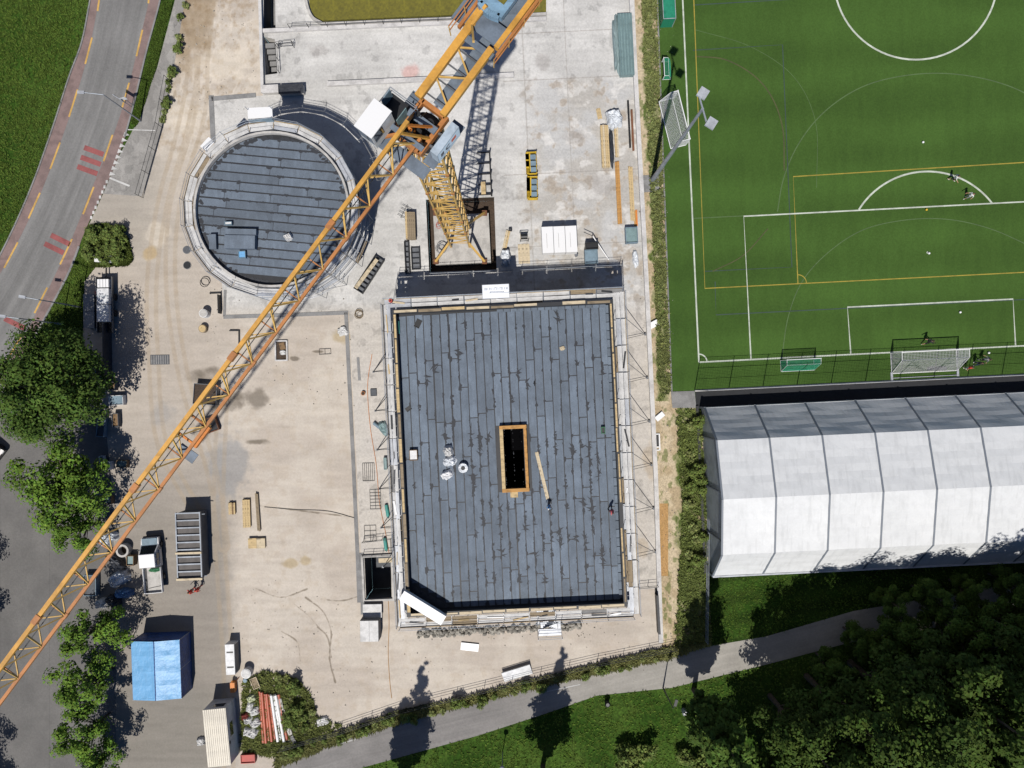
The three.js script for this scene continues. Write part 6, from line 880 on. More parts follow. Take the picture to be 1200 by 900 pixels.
{ // roll-off rack of formwork panels
  const o = thing('formwork_rack', 'long flat rack of grey ribbed formwork panels', 'rack', at(220.8, 640, 2.3).setY(0), R(2)); const w = 2.75, l = 7.4, h = 2.15; for (const s of [-1, 1]) part(o, 'side_beam', mb().box(s * (w / 2 - 0.06), h, 0, 0.12, 0.26, l), M.galv); part(o, 'skin', mb().box(0, h - 0.1, 0, w - 0.26, 0.06, l - 0.1), mat(A(110, 106, 104), { map: T.dirty })); for (let i = 0; i < 10; i++) part(o, 'rib', mb().box(0, h + 0.06, -l / 2 + 0.1 + i * (l - 0.2) / 9, w - 0.26, 0.1, 0.14), M.galv); for (const z of [0.75, 3.62]) part(o, 'beam', mb().box(0, h + 0.2, z, w + 0.1, 0.14, 0.22), M.timberPale); part(o, 'lower_stack', mb().box(0, h / 2 - 0.1, 0, w - 0.2, h - 0.35, l - 0.2), M.concreteDark); for (const z of [-3, 3]) part(o, 'skid', mb().box(0, 0.05, z, w, 0.1, 0.2), M.timberOld); for (const z of [-3.4, 3.4]) part(o, 'lifting_eye', mb().tube(new V3(w / 2 + 0.05, h - 0.2, z), new V3(w / 2 + 0.35, h - 0.3, z), 0.05), M.galv);
}
{ // white pick-up truck with drop-side bed
  const o = thing('pickup_truck', 'white pick-up truck with open flatbed and green net', 'truck', at(178, 661.5, 1.0).setY(0), R(5)); const white = M.whiteClean, W = 1.0; // front towards -z
  const wheel = (x, z) => { const t = part(o, 'wheel', mb().tube(new V3(x - 0.12, 0.36, z), new V3(x + 0.12, 0.36, z), 0.36, 0.36, 18), M.rubber); part(t, 'rim', mb().tube(new V3(x - 0.13, 0.36, z), new V3(x + 0.13, 0.36, z), 0.2, 0.2, 12), M.steel); }; for (const x of [-0.86, 0.86]) { wheel(x, -2.1); wheel(x, 1.6); }
  part(o, 'chassis', mb().box(0, 0.5, 0.1, 1.3, 0.25, 5.6), M.darkSteel);
  const body = mb(); const ring = [[-3.0, 0.5, 0.9], [-2.95, 1.0, 0.95], [-2.2, 1.12, 1.0], [-1.35, 1.95, 0.88], [0.1, 2.05, 0.88], [0.25, 1.0, 1.0], [0.25, 0.45, 0.95]]; for (let i = 0; i < ring.length - 1; i++) { const [z, y, w] = ring[i], [z2, y2, w2] = ring[i + 1]; const a = new V3(-w, y, z), b = new V3(w, y, z), c = new V3(w2, y2, z2), d = new V3(-w2, y2, z2); body.tri(a, d, c); body.tri(a, c, b); } for (const s of [-1, 1]) { const f = ring.map(([z, y, w]) => new V3(s * w, y, z)); for (let i = 1; i < f.length - 1; i++) s > 0 ? body.tri(f[0], f[i], f[i + 1]) : body.tri(f[0], f[i + 1], f[i]); } part(o, 'cab', body, white);
  const ws = mb(); { const a = new V3(-0.86, 1.2, -2.16), b = new V3(0.86, 1.2, -2.16), c = new V3(0.78, 1.93, -1.41), d = new V3(-0.78, 1.93, -1.41); ws.tri(a, d, c); ws.tri(a, c, b); } part(o, 'windscreen', ws, M.glass); for (const s of [-1, 1]) { part(o, 'side_window', mb().bar(new V3(s * 0.965, 1.5, -1.3), new V3(s * 0.965, 1.5, -0.75), 0.03, 0.55), M.glass); part(o, 'side_window', mb().bar(new V3(s * 0.965, 1.5, -0.6), new V3(s * 0.965, 1.5, -0.05), 0.03, 0.55), M.glass); part(o, 'mirror', mb().box(s * 1.15, 1.35, -1.75, 0.2, 0.25, 0.1), M.black); part(o, 'headlight', mb().box(s * 0.7, 0.85, -2.99, 0.35, 0.2, 0.05), M.alu); part(o, 'door', mb().bar(new V3(s * 1.0, 0.85, -1.75), new V3(s * 1.0, 0.85, 0.05), 0.02, 0.55), white); }
  part(o, 'roof', mb().box(0, 2.06, -0.62, 1.72, 0.05, 1.45), white); part(o, 'bonnet', mb().box(0, 1.1, -2.55, 1.7, 0.06, 0.75), M.blueGrey); part(o, 'bumper', mb().box(0, 0.5, -3.05, 1.85, 0.25, 0.12), M.darkSteel);
  part(o, 'bed_floor', mb().box(0.02, 0.85, 1.75, 1.9, 0.08, 2.75), M.concrete); part(o, 'side_board', mb().box(-0.97, 1.05, 1.75, 0.05, 0.4, 2.8), white); part(o, 'side_board', mb().box(0.99, 1.05, 1.75, 0.05, 0.4, 2.8), white); part(o, 'tail_board', mb().box(0, 1.05, 3.14, 1.9, 0.4, 0.05), white); part(o, 'bed_gap', mb().box(-0.8, 0.9, 1.75, 0.22, 0.04, 2.7), M.black); const gn = part(o, 'green_net', tarpGeo(1.3, 0.5, 0.25, 81, 0.5), M.green); gn.position.set(0.25, 0.9, 0.65); part(o, 'lashing_strap', mb().bar(new V3(-0.6, 0.92, 2.65), new V3(0.9, 0.92, 2.45), 0.05, 0.02), M.black);
}
{ // trailer with white tanks and grey lidded skip at the verge
  const o = thing('site_trailer', 'flat trailer loaded with white sacks and crates beside the verge', 'trailer', at(122.5, 357, 1), R(1)); part(o, 'deck', mb().box(0, -0.2, 0, 1.75, 0.12, 6.2), M.darkSteel); for (const s of [-1, 1]) part(o, 'side_board', mb().box(s * 0.86, -0.05, 0, 0.06, 0.3, 6.2), M.steel); for (const z of [-0.9, 0.9]) for (const s of [-1, 1]) part(o, 'wheel', mb().tube(new V3(s * 0.85 - 0.1, -0.62, z), new V3(s * 0.85 + 0.1, -0.62, z), 0.38, 0.38, 16), M.rubber); part(o, 'drawbar', mb().bar(new V3(0, -0.4, -3.1), new V3(0, -0.5, -4.2), 0.12), M.darkSteel);
  for (const [dz, l, lab, m] of [[-2.35, 1.0, 'row of four small white canisters at the front of the trailer load', 1], [-0.9, 1.7, 'white covered load in the middle of the trailer', 0], [1.0, 1.9, 'long white covered load at the rear of the trailer', 0]]) { const b = thing('trailer_load', lab, 'load', at(123.2, 357 + dz * 10.4 * 1.0, 1).setY(0.87), R(1)); if (m) for (let i = 0; i < 4; i++) part(b, 'canister', mb().box(-0.48 + i * 0.32, 0.3, 0, 0.28, 0.6, 0.9), M.whiteClean); else { part(b, 'cover', mb().box(0.05, 0.35, 0, 1.3, 0.7, l), M.white); part(b, 'strap', mb().box(0.05, 0.71, 0, 1.32, 0.02, 0.06), M.blueGrey); } }
  const r = rng(8); for (let i = 0; i < 5; i++) { const b = thing('gas_cylinder', 'red and white gas cylinder lying beside the trailer load', 'gas bottle', at(114.5, 345 + i * 6.5), R(r() * 40), 'red and white cylinders'); part(b, 'body', mb().tube(new V3(0, 0.2, -0.35), new V3(0, 0.2, 0.2), 0.18, 0.18, 10), M.red); part(b, 'collar', mb().tube(new V3(0, 0.2, 0.2), new V3(0, 0.2, 0.4), 0.17, 0.12, 10), M.white); }
  const sk = thing('lidded_skip', 'grey lidded waste skip on the verge beside the trailer', 'skip', at(103.8, 364.5, 1.3).setY(0), R(0.5)); part(sk, 'body', mb().box(0, 0.6, 0, 1.15, 1.2, 3.7), M.concreteDark); part(sk, 'lid', mb().box(0, 1.24, -0.95, 1.2, 0.06, 1.85), M.concreteGrey); part(sk, 'lid', mb().box(0, 1.24, 0.95, 1.2, 0.06, 1.85), M.concreteGrey);
}
{ // green island with hedges and rubbish
  crate('planter_box', 'green plastic box on the island north of the trailer', 'box', 132, 273, 0.6, 0.5, 0.5, 0.3, M.green, M.green); crate('planter_box', 'pale grey box in the grass of the island', 'box', 111, 279, 0.7, 0.5, 0.4, -0.3, M.tealGrey, M.tealGrey);
  const c = thing('white_trough', 'white trough with green stripe in front of the island hedge', 'trough', at(124, 304.5), R(-3)); part(c, 'body', mb().box(0, 0.3, 0.1, 1.9, 0.6, 0.5), M.whiteClean); part(c, 'stripe', mb().box(0.25, 0.61, 0.15, 1.0, 0.03, 0.12), M.green); part(c, 'rear_board', mb().box(0, 0.5, -0.35, 2.1, 0.5, 0.15), M.white); tarp('red_rag', 'red and white cloth behind the white trough', 'rag', 124, 298, 1.2, 0.6, 0.3, 0.1, M.red, 91); const pl = thing('pole', 'thin white pole leaning in the island hedge', 'pole', at(141, 298), 0); part(pl, 'shaft', mb().tube(new V3(-0.5, 0.9, -0.9), new V3(0.4, 0.05, 0.9), 0.04), M.whiteClean); part(pl, 'tip', mb().tube(new V3(0.4, 0.05, 0.9), new V3(0.5, 0.05, 1.0), 0.03), M.darkSteel); stack('timber_offcut', 'tan offcuts beside the white trough', 'timber', 140, 307, 0.8, 0.4, R(80), 3, 1, 0.08, M.timber, M.timberPale);
}
{ // stores under the trees
  const r = rng(71); const mats = [[M.white, 'white'], [M.blueGrey, 'blue-grey'], [M.concreteDark, 'dark grey'], [M.ply, 'brown'], [M.tealGrey, 'grey-green']];
  const list = [[121, 433, 0.9, 1.6, 'blue-grey cabinet in the tree shadow below the trailer', 1], [140, 469, 1.6, 1.1, 'white pallet box with a red mark at the edge of the tree shadow', 0], [122, 500, 0.9, 2.2, 'blue-grey frame crate under the big tree', 1], [122, 541, 0.5, 1.4, 'narrow white crate at the yard edge', 0], [146, 543, 1.2, 0.8, 'brown crate beside the narrow white crate', 3], [129, 545, 0.9, 0.9, 'small white crate between two other crates', 0], [123, 584, 1.3, 1.1, 'blue-grey crate under the light green tree', 1], [110, 684, 1.4, 2.3, 'blue crate lid under the jib', 1], [157, 655, 0.8, 1.1, 'brown pallet box beside the truck', 3], [130, 585, 0.9, 0.9, 'pale timber crate next to a blue-grey crate', 3], [134, 452, 1.0, 0.9, 'dark grey crate in the tree shadow', 2], [139, 492, 0.7, 1.5, 'dark grey crate leaning at the yard edge', 2]];
  for (const [x, y, w, d, l, m] of list) crate('store_crate', l, 'crate', x, y, w, d, 0.5 + 0.4 * r(), (r() - 0.5) * 0.3, mats[m][0], mats[(m + 1) % 5][0]);
  const t = [[132, 628, 1.6, 1.2, 'white plastic sheet heap under the jib', M.plastic], [126, 633, 1.2, 1.4, 'grey foil heap under the jib next to the white one', M.plastic], [143, 676, 2.1, 1.6, 'silver foil covered load beside the truck', M.plastic], [137, 655, 1.3, 2.6, 'black tarpaulin heap beside the concrete ring', M.blackTarp], [147, 694, 2.0, 1.2, 'blue foil covered heap south of the silver load', mat(A(96, 140, 190), { map: T.dirty, rough: 0.35, bump: T.cloth, bs: 0.15 })], [135, 703, 1.3, 1.7, 'black bags heap south of the truck', M.blackTarp], [121, 706, 1.5, 1.1, 'white rubble sack heap south of the truck', M.bag], [136, 680, 0.9, 1.6, 'white sack standing at the silver load', M.bag]]; t.forEach(([x, y, w, d, l, m], i) => tarp('covered_heap', l, 'heap', x, y, w, d, 0.8, r(), m, 100 + i * 3)); const sh = solo('dark_hedge_screen', 'long dark net screen standing behind the trailer', 'screen', mb().box(0, 0.9, 0, 0.08, 1.8, 7.5).box(0.05, 1.8, 0, 0.1, 0.06, 7.5), M.blackTarp, at(131, 418), R(1)); tarp('rubbish_heap', 'white rags beside the container', 'rubbish', 236, 868, 0.9, 0.9, 0.4, 0.2, M.bag, 140);
}
{ // parked car at the west edge
  const o = thing('parked_car', 'black car parked on the car park', 'car', at(-12, 521), R(-38)); const m = new THREE.MeshPhysicalMaterial({ color: A(24, 25, 28), roughness: 0.35, clearcoat: 1 }); const prof = [[-2.1, 0.35], [-2.15, 0.75], [-1.2, 0.95], [-0.5, 1.42], [1.0, 1.45], [1.8, 1.0], [2.1, 0.9], [2.12, 0.35]]; const b = mb(); for (let i = 0; i + 1 < prof.length; i++) { const [x, y] = prof[i], [x2, y2] = prof[i + 1]; const w = y > 1.2 ? 0.68 : 0.88, w2 = y2 > 1.2 ? 0.68 : 0.88; const A1 = new V3(x, y, -w), B1 = new V3(x, y, w), C1 = new V3(x2, y2, w2), D1 = new V3(x2, y2, -w2); b.tri(A1, B1, C1); b.tri(A1, C1, D1); } for (const s of [-1, 1]) { const f = prof.map(([x, y]) => new V3(x, y, s * (y > 1.2 ? 0.68 : 0.88))); for (let i = 1; i < f.length - 1; i++) s > 0 ? b.tri(f[0], f[i + 1], f[i]) : b.tri(f[0], f[i], f[i + 1]); } part(o, 'body', b, m); for (const x of [-1.3, 1.3]) for (const z of [-0.8, 0.8]) part(o, 'wheel', mb().tube(new V3(x, 0.32, z - 0.1), new V3(x, 0.32, z + 0.1), 0.32, 0.32, 16), M.rubber); part(o, 'windscreen', mb().bar(new V3(-1.05, 1.08, 0), new V3(-0.6, 1.38, 0), 1.2, 0.02), M.glass); for (const z of [-0.6, 0.6]) part(o, 'headlight', mb().box(2.1, 0.78, z, 0.06, 0.14, 0.4), M.whiteClean);
}

// ================================================================ VEGETATION
function leafMat(r, g, b) { return new THREE.MeshPhysicalMaterial({ color: new THREE.Color().setRGB(r, g, b), roughness: 0.8, vertexColors: true, specularIntensity: 0.25, side: THREE.DoubleSide }); }
const LM = { forest: leafMat(0.030, 0.052, 0.009),  deep: leafMat(0.040, 0.071, 0.013), mid: leafMat(0.040, 0.072, 0.012), light: leafMat(0.078, 0.138, 0.020), shrub: leafMat(0.089, 0.121, 0.032), weed: leafMat(0.137, 0.161, 0.060) };
const barkM = mat(A(92, 80, 66), { map: T.wood, bump: T.bump, bs: 0.03 });
// crown of many small leaves gathered in clumps; base of the crown at y = y0
function crown(seed, Rx, y0, y1, clumps, leaves, size, open = 0.5, cone = 0, cf = 1) {
  const r = rng(seed), pos = [], nor = [], col = [], uv = [], C = []; const cy = (y0 + y1) / 2, ry = (y1 - y0) / 2;
  for (let i = 0; i < clumps; i++) { const u = r() * 2 - 1, g = r() * 6.283, s = Math.sqrt(1 - u * u), k = Math.pow(r(), open) * 0.84; const lob = 0.8 + 0.4 * fbm(Math.cos(g) * 2 + seed, Math.sin(g) * 2 + u, 2); const taper = 1 - cone * (u * k * 0.5 + 0.5); C.push([Math.cos(g) * s * k * Rx * lob * taper, cy + u * k * ry, Math.sin(g) * s * k * Rx * lob * taper, (0.20 + 0.17 * r()) * Rx * cf * (0.6 + 0.4 * taper), 0.72 + 0.56 * r()]); }
  const per = Math.ceil(leaves / clumps), n = new V3(), a = new V3(), b = new V3(), q = new V3();
  for (const [x, y, z, cr, tone] of C) for (let i = 0; i < per; i++) {
    const u = r() * 2 - 1, g = r() * 6.283, s = Math.sqrt(1 - u * u), k = Math.pow(r(), 0.45) * cr; n.set(Math.cos(g) * s, u * 0.8, Math.sin(g) * s); q.set(x + n.x * k, y + n.y * k, z + n.z * k);
    n.y += 0.55; n.x += (r() - 0.5) * 1.3; n.z += (r() - 0.5) * 1.3; n.normalize(); a.set(r() - 0.5, r() - 0.5, r() - 0.5).cross(n).normalize(); b.crossVectors(n, a); const L = size * (0.6 + 0.8 * r()), W = L * 0.62, t = tone * (0.72 + 0.5 * r()), yl = 1 + 0.3 * (r() - 0.5);
    const P = [[-L, 0, 0], [0, -W, -0.12 * L], [L, 0, 0], [0, W, -0.12 * L]].map(e => [q.x + a.x * e[0] * 0.5 + b.x * e[1] * 0.5 + n.x * e[2], q.y + a.y * e[0] * 0.5 + b.y * e[1] * 0.5 + n.y * e[2], q.z + a.z * e[0] * 0.5 + b.z * e[1] * 0.5 + n.z * e[2]]);
    for (const j of [0, 1, 2, 0, 2, 3]) { pos.push(...P[j]); nor.push(n.x, n.y, n.z); col.push(t * yl, t, t * 0.9); uv.push(P[j][0], P[j][2]); }
  }
  const geo = new THREE.BufferGeometry(); geo.setAttribute('position', new THREE.Float32BufferAttribute(pos, 3)); geo.setAttribute('normal', new THREE.Float32BufferAttribute(nor, 3)); geo.setAttribute('color', new THREE.Float32BufferAttribute(col, 3)); geo.setAttribute('uv', new THREE.Float32BufferAttribute(uv, 2));
  return { geo, C };
}
function trunkGeo(C, y0, h, rad, seed) { const b = mb(), r = rng(seed); let p = new V3(0, 0, 0); const N = 6; const pts = [p]; for (let i = 1; i <= N; i++) pts.push(new V3((r() - 0.5) * 0.25 * i / N, h * 0.85 * i / N, (r() - 0.5) * 0.25 * i / N)); for (let i = 0; i < N; i++) b.tube(pts[i], pts[i + 1], rad * (1 - 0.8 * i / N), rad * (1 - 0.8 * (i + 1) / N), 8, i === 0); for (let k = 0; k < Math.min(C.length, 26); k++) { const c = C[k], e = new V3(c[0], c[1], c[2]); const f = Math.max(0.12, Math.min(0.9, (c[1] - h * 0.18) / h)); const s = pts[Math.min(N, Math.max(1, Math.round(f * N * 0.8)))].clone(); const m = s.clone().lerp(e, 0.55); m.y += 0.3; b.tube(s, m, rad * 0.34, rad * 0.2, 6, false); b.tube(m, e, rad * 0.2, rad * 0.06, 5, false); } return b.build(); }
const KIND = {};
function kind(key, seed, Rx, y0, y1, clumps, leaves, size, rad, m, open, cone, cf) { const c = crown(seed, Rx, y0, y1, clumps, leaves, size, open, cone, cf); KIND[key] = { geo: c.geo, trunk: trunkGeo(c.C, y0, y1, rad, seed + 1), m }; }
kind('deepA', 101, 6.0, 2.2, 13, 95, 26000, 0.30, 0.32, LM.deep, 0.4, 0, 0.9);
kind('lightA', 103, 4.7, 1.8, 9.0, 46, 10000, 0.28, 0.2, LM.light, 0.45, 0, 0.8);
kind('lightB', 104, 4.3, 1.6, 8.0, 26, 4600, 0.28, 0.17, LM.light, 0.45, 0, 0.72);
kind('forestA', 105, 5.2, 3, 23, 62, 16000, 0.36, 0.36, LM.forest, 0.45, 0.25);
kind('forestB', 106, 4.6, 2.5, 21, 50, 13500, 0.36, 0.32, LM.forest, 0.45, 0.2);
kind('forestC', 107, 3.8, 1.5, 13, 30, 8500, 0.34, 0.24, LM.mid, 0.5, 0.15);
kind('column', 108, 2.5, 1.2, 15.5, 80, 11000, 0.36, 0.26, LM.deep, 0.45, 0.15);
{ const tip = crown(118, 1.2, 10.5, 21, 40, 2400, 0.3, 0.9, 0.7).geo, g = KIND.column.geo, o = new THREE.BufferGeometry(); for (const [k, n] of [['position', 3], ['normal', 3], ['color', 3], ['uv', 2]]) o.setAttribute(k, new THREE.Float32BufferAttribute([...g.attributes[k].array, ...tip.attributes[k].array], n)); KIND.column.geo = o; }
kind('shrubA', 109, 1.0, 0.05, 1.5, 16, 900, 0.16, 0.04, LM.shrub, 0.5, 0);
kind('shrubB', 110, 0.8, 0.05, 0.9, 12, 600, 0.15, 0.03, LM.weed, 0.5, 0);
function tree(name, key, label, px, py, sc, turn, group, cat = 'tree') { const k = KIND[key], o = thing(name, label, cat, at(px, py), turn, group); o.scale.setScalar(sc); const t = part(o, name === 'tree' ? 'trunk' : 'stems', k.trunk, barkM), c = part(o, name === 'tree' ? 'crown' : 'foliage', k.geo, k.m); c.userData.kind = 'stuff'; return o; }
tree('tree', 'deepA', 'large dark green broadleaf tree between street and trailer', 106, 452, 1.1, 0.4);
tree('tree', 'lightA', 'light green tree south of the large dark tree', 110, 556, 1.15, 1.2);
tree('tree', 'lightB', 'small airy tree north of the crane jib', 116, 612, 0.95, 2.1);
tree('tree', 'lightB', 'sparse light green tree south of the crane jib', 136, 722, 1.05, 0.3);
tree('tree', 'lightB', 'airy tree west of the blue shelter', 132, 782, 1.1, 4.3); tree('tree', 'lightB', 'open crowned tree at the south end of the row', 128, 836, 1.0, 5.1); tree('tree', 'lightB', 'low tree at the car park corner', 132, 880, 0.9, 1.9);
for (const [x, y, s, l] of [[-38, 668, 1.0, 'tree whose crown stays west of the car park, northern one'], [-40, 742, 0.95, 'tree whose crown stays west of the car park, middle one'], [-26, 930, 1.1, 'tree whose crown stays west of the car park, southern one']]) tree('tree', 'lightA', l, x, y, s, x + y);
for (const [x, y, s, l] of [[474, 915, 1.14, 'tall slim tree south of the lane, westernmost'], [636, 898, 1.14, 'tall slim tree south of the lane opposite the stair tower'], [813, 808, 1.22, 'tall slim tree beside the lane lamp']]) tree('tree', 'column', l, x, y, s, x);
{ const f = [[902, 815, 'forestB', 0.95], [945, 792, 'forestB', 1.1], [996, 776, 'forestA', 1.08], [1050, 762, 'forestB', 1.2], [1104, 752, 'forestA', 1.1], [1156, 742, 'forestB', 1.25], [1208, 734, 'forestA', 1.12], [1262, 728, 'forestB', 1.2], [868, 880, 'forestC', 1.1], [1030, 722, 'forestC', 0.62], [1078, 712, 'forestC', 0.7], [1124, 706, 'forestC', 0.72], [1172, 698, 'forestC', 0.78], [1222, 690, 'forestC', 0.8], [988, 735, 'forestC', 0.5], [1024, 694, 'forestC', 0.5], [1068, 686, 'forestC', 0.56], [1112, 679, 'forestC', 0.5], [1158, 672, 'forestC', 0.58], [1206, 666, 'forestC', 0.55], [1046, 735, 'forestC', 0.75], [1100, 726, 'forestC', 0.8], [1150, 718, 'forestC', 0.8], [1200, 708, 'forestC', 0.85], [956, 765, 'forestC', 0.6], [1005, 748, 'forestC', 0.7], [940, 862, 'forestA', 1.1], [1000, 856, 'forestC', 1.15], [1050, 840, 'forestC', 1.2], [1105, 838, 'forestB', 1.1], [1160, 830, 'forestC', 1.25], [1215, 830, 'forestB', 1.15], [905, 915, 'forestB', 1.3], [980, 915, 'forestA', 1.3], [1080, 900, 'forestA', 1.3], [1180, 895, 'forestA', 1.3], [1270, 800, 'forestB', 1], [838, 868, 'forestC', 0.62]];
  const words = ['at the wood edge closest to the lane', 'standing over the lane bend', 'in the front row of the wood', 'shading the south side of the hall', 'second row of the wood'];
  f.forEach(([x, y, k, s], i) => tree('tree', k, k === 'forestC' ? 'low green tree of the dense wood around the shaded lane' : (k === 'forestA' ? 'tall broad tree of the dense wood south of the lane' : 'tall slim crowned tree of the dense wood south of the lane'), x, y, s, i * 1.7, k === 'forestC' ? 'low trees of the wood' : (k === 'forestA' ? 'broad trees of the wood' : 'slim trees of the wood'))); }
// shrubs along the lane bank, around the pipe store, on the island and beside the hall
{ const r = rng(222); const put = (list, label, group, key) => { for (const [x, y, s] of list) tree('shrub', key || (r() < 0.5 ? 'shrubA' : 'shrubB'), label, x, y, s, r() * 6, group, 'shrub'); };
  const bank = []; for (let i = 0; i < 30; i++) { const t = (i + 0.7 * r()) / 30, x = 335 + t * 445; const y = 882 - t * 112 - Math.sin(t * 3.1) * 8 + (r() - 0.5) * 8; bank.push([x, y, 0.55 + 0.6 * r()]); } put(bank, 'low green shrub in the weedy bank between site and lane', 'shrubs of the weedy bank');
  const store = []; for (let i = 0; i < 26; i++) { const g = r() * 6.283, k = Math.sqrt(r()); store.push([330 + Math.cos(g) * 38 * k + 6, 824 + Math.sin(g) * 36 * k, 0.5 + 0.8 * r()]); } put(store.filter(([x, y]) => !(x > 300 && x < 336 && y > 806 && y < 876)), 'green shrub growing around the pipe store', 'shrubs round the pipe store');
  const isl = []; for (let i = 0; i < 22; i++) isl.push([106 + r() * 44, 268 + r() * 36, 0.7 + 0.6 * r()]); put(isl, 'dark green shrub on the island north of the trailer', 'shrubs of the island', 'shrubA');
  put([[141, 276, 1.3], [147, 284, 1.4], [136, 272, 1.2]], 'tall dark shrub at the north-east edge of the island', 'tall shrubs of the island', 'shrubA');
  const hall = []; for (let i = 0; i < 20; i++) hall.push([803 + r() * 20, 484 + r() * 195, 0.55 + 0.7 * r()]); put(hall, 'green shrub in the weedy strip west of the white hall', 'shrubs beside the hall');
  const kerb = []; for (let i = 0; i < 46; i++) { const y = r() * 460; kerb.push([759 + y * 0.037 + (r() - 0.5) * 9, y, 0.35 + 0.35 * r()]); } put(kerb, 'small weed tuft between retaining wall and pitch kerb', 'weeds along the pitch', 'shrubB');
  const path = []; for (let i = 0; i < 22; i++) { const t = r(); path.push([219 - t * 28 + (r() - 0.5) * 5, t * 150, 0.4 + 0.5 * r()]); } put(path, 'weedy tuft along the footpath edge of the site', 'weeds along the footpath');
  put([[735, 880, 2.0], [752, 874, 1.8], [742, 893, 1.9], [800, 880, 1.5], [818, 890, 1.8], [828, 878, 1.6]], 'large shrub on the grass bank south of the lane', 'large shrubs on the bank', 'shrubA');
}
{ // grass tufts over lawns, meadow and weedy ground
  const tuft = mb(); const r = rng(5); for (let i = 0; i < 5; i++) { const g = r() * 6.283, l = 0.10 + 0.1 * r(), w = 0.035; const d = new V3(Math.cos(g), 0, Math.sin(g)), s = new V3(-d.z * w, 0, d.x * w), t = new V3(d.x * l * 0.7, l * 0.8, d.z * l * 0.7); tuft.tri(s.clone(), s.clone().negate(), t); }
  const g = tuft.build(); const cnt = []; const M4 = new THREE.Matrix4(), Q = new THREE.Quaternion(), up = new V3(0, 1, 0);
  function scatter(label, P, n, seed, y, base, s0) { const rr = rng(seed), xs = P.map(q => q[0]), ys = P.map(q => q[1]), x0 = Math.max(-40, Math.min(...xs)), x1 = Math.min(1240, Math.max(...xs)), y0 = Math.max(-40, Math.min(...ys)), y1 = Math.min(940, Math.max(...ys)); const im = new THREE.InstancedMesh(g, new THREE.MeshPhysicalMaterial({ roughness: 1, specularIntensity: 0.12, side: THREE.DoubleSide }), n); let k = 0, tries = 0; const c = new THREE.Color(); while (k < n && tries < n * 20) { tries++; const x = x0 + rr() * (x1 - x0), z = y0 + rr() * (y1 - y0); if (!inPoly(x, z, P)) continue; const den = fbm(x / 10, z / 10, 3); if (rr() > 0.25 + 1.3 * (den - 0.3)) continue; const w = at(x, z); Q.setFromAxisAngle(up, rr() * 6.283); const s = s0 * (0.6 + 0.9 * rr()); M4.compose(new V3(w.x, y, w.z), Q, new V3(s, s * (0.7 + 0.5 * rr()), s)); im.setMatrixAt(k, M4); const t = 0.55 + 0.8 * rr(), h = rr(); c.setRGB(base[0] * t * (1 + 0.25 * h), base[1] * t * (1 + 0.15 * h), base[2] * t); im.setColorAt(k, c); k++; } im.count = k; im.name = numbered('grass'); im.userData = { label, category: 'grass', kind: 'stuff' }; shade(im); scene.add(im); }
  scatter('short grass blades covering the meadow beside the street', MEADOW, 15000, 1, 0.0, [0.056, 0.092, 0.018], 1.1);
  scatter('grass blades on the narrow verge by the footpath', VERGE_N, 3000, 2, 0.014, [0.040, 0.069, 0.013], 1.1); scatter('grass blades on the verge below the street lamps', VERGE_S, 6000, 3, 0.014, [0.056, 0.092, 0.018], 1.1);
  scatter('mown grass blades beside the white hall', lawns[3][0], 5000, 4, 0.006, [0.05, 0.088, 0.016], 0.9); scatter('long grass blades on the bank south of the lane', lawns[4][0], 13000, 5, 0.006, [0.062, 0.105, 0.02], 1.2);
  scatter('weeds and dry grass on the bank above the lane', [[326, 884], [400, 856], [470, 832], [540, 818], [600, 802], [700, 778], [776, 760], [834, 752], [787, 770], [700, 788], [600, 811], [470, 846], [400, 868], [322, 900]], 6500, 6, 0.01, [0.115, 0.125, 0.05], 2.6);
  scatter('green and dry weeds around the pipe store', [[284, 800], [310, 786], [345, 792], [366, 815], [372, 840], [400, 850], [340, 890], [284, 880]], 3000, 7, 0.004, [0.097, 0.117, 0.040], 2.4);
  scatter('weeds on the sandy strip west of the white hall', [[792, 482], [822, 482], [828, 600], [832, 755], [790, 762], [800, 600]], 3200, 8, 0.006, [0.089, 0.117, 0.037], 2.2); scatter('weeds between retaining wall and pitch kerb', [[750, -30], [768, -30], [770, 0], [786, 458], [772, 470], [766, 300]], 3000, 9, 0.006, [0.105, 0.125, 0.048], 1.8);
  scatter('rough grass on the island north of the trailer', [[104, 266], [128, 263], [150, 280], [156, 304], [150, 311], [108, 313]], 3500, 10, 0.014, [0.048, 0.068, 0.016], 2.2);
}
// loose stones and crumbs on the sand
{ const g = new THREE.IcosahedronGeometry(0.045, 0), rr = rng(99), n = 700, im = new THREE.InstancedMesh(g, new THREE.MeshStandardMaterial({ roughness: 1 }), n), M4 = new THREE.Matrix4(), Q = new THREE.Quaternion(), c = new THREE.Color(); let k = 0, t = 0; const zones = [[200, 0, 300, 130], [270, 680, 420, 830], [420, 720, 770, 800], [745, 0, 790, 470], [775, 480, 805, 765], [470, 728, 700, 750], [240, 330, 420, 480]]; while (k < n && t++ < n * 6) { const z = zones[(rr() * zones.length) | 0], x = z[0] + rr() * (z[2] - z[0]), y = z[1] + rr() * (z[3] - z[1]); if (fbm(x / 8, y / 8, 3) < 0.45) continue; const w = at(x, y); Q.set(rr(), rr(), rr(), rr()).normalize(); const s = 0.5 + 1.6 * rr() * rr(); M4.compose(new V3(w.x, 0.03, w.z), Q, new V3(s * 1.4, s, s)); im.setMatrixAt(k, M4); const v = 0.13 + 0.18 * rr(); c.setRGB(v, v * 0.92, v * 0.8); im.setColorAt(k, c); k++; } im.count = k; im.name = 'gravel'; im.userData = { label: 'loose stones scattered over the sandy site', category: 'gravel', kind: 'stuff' }; shade(im); scene.add(im); }
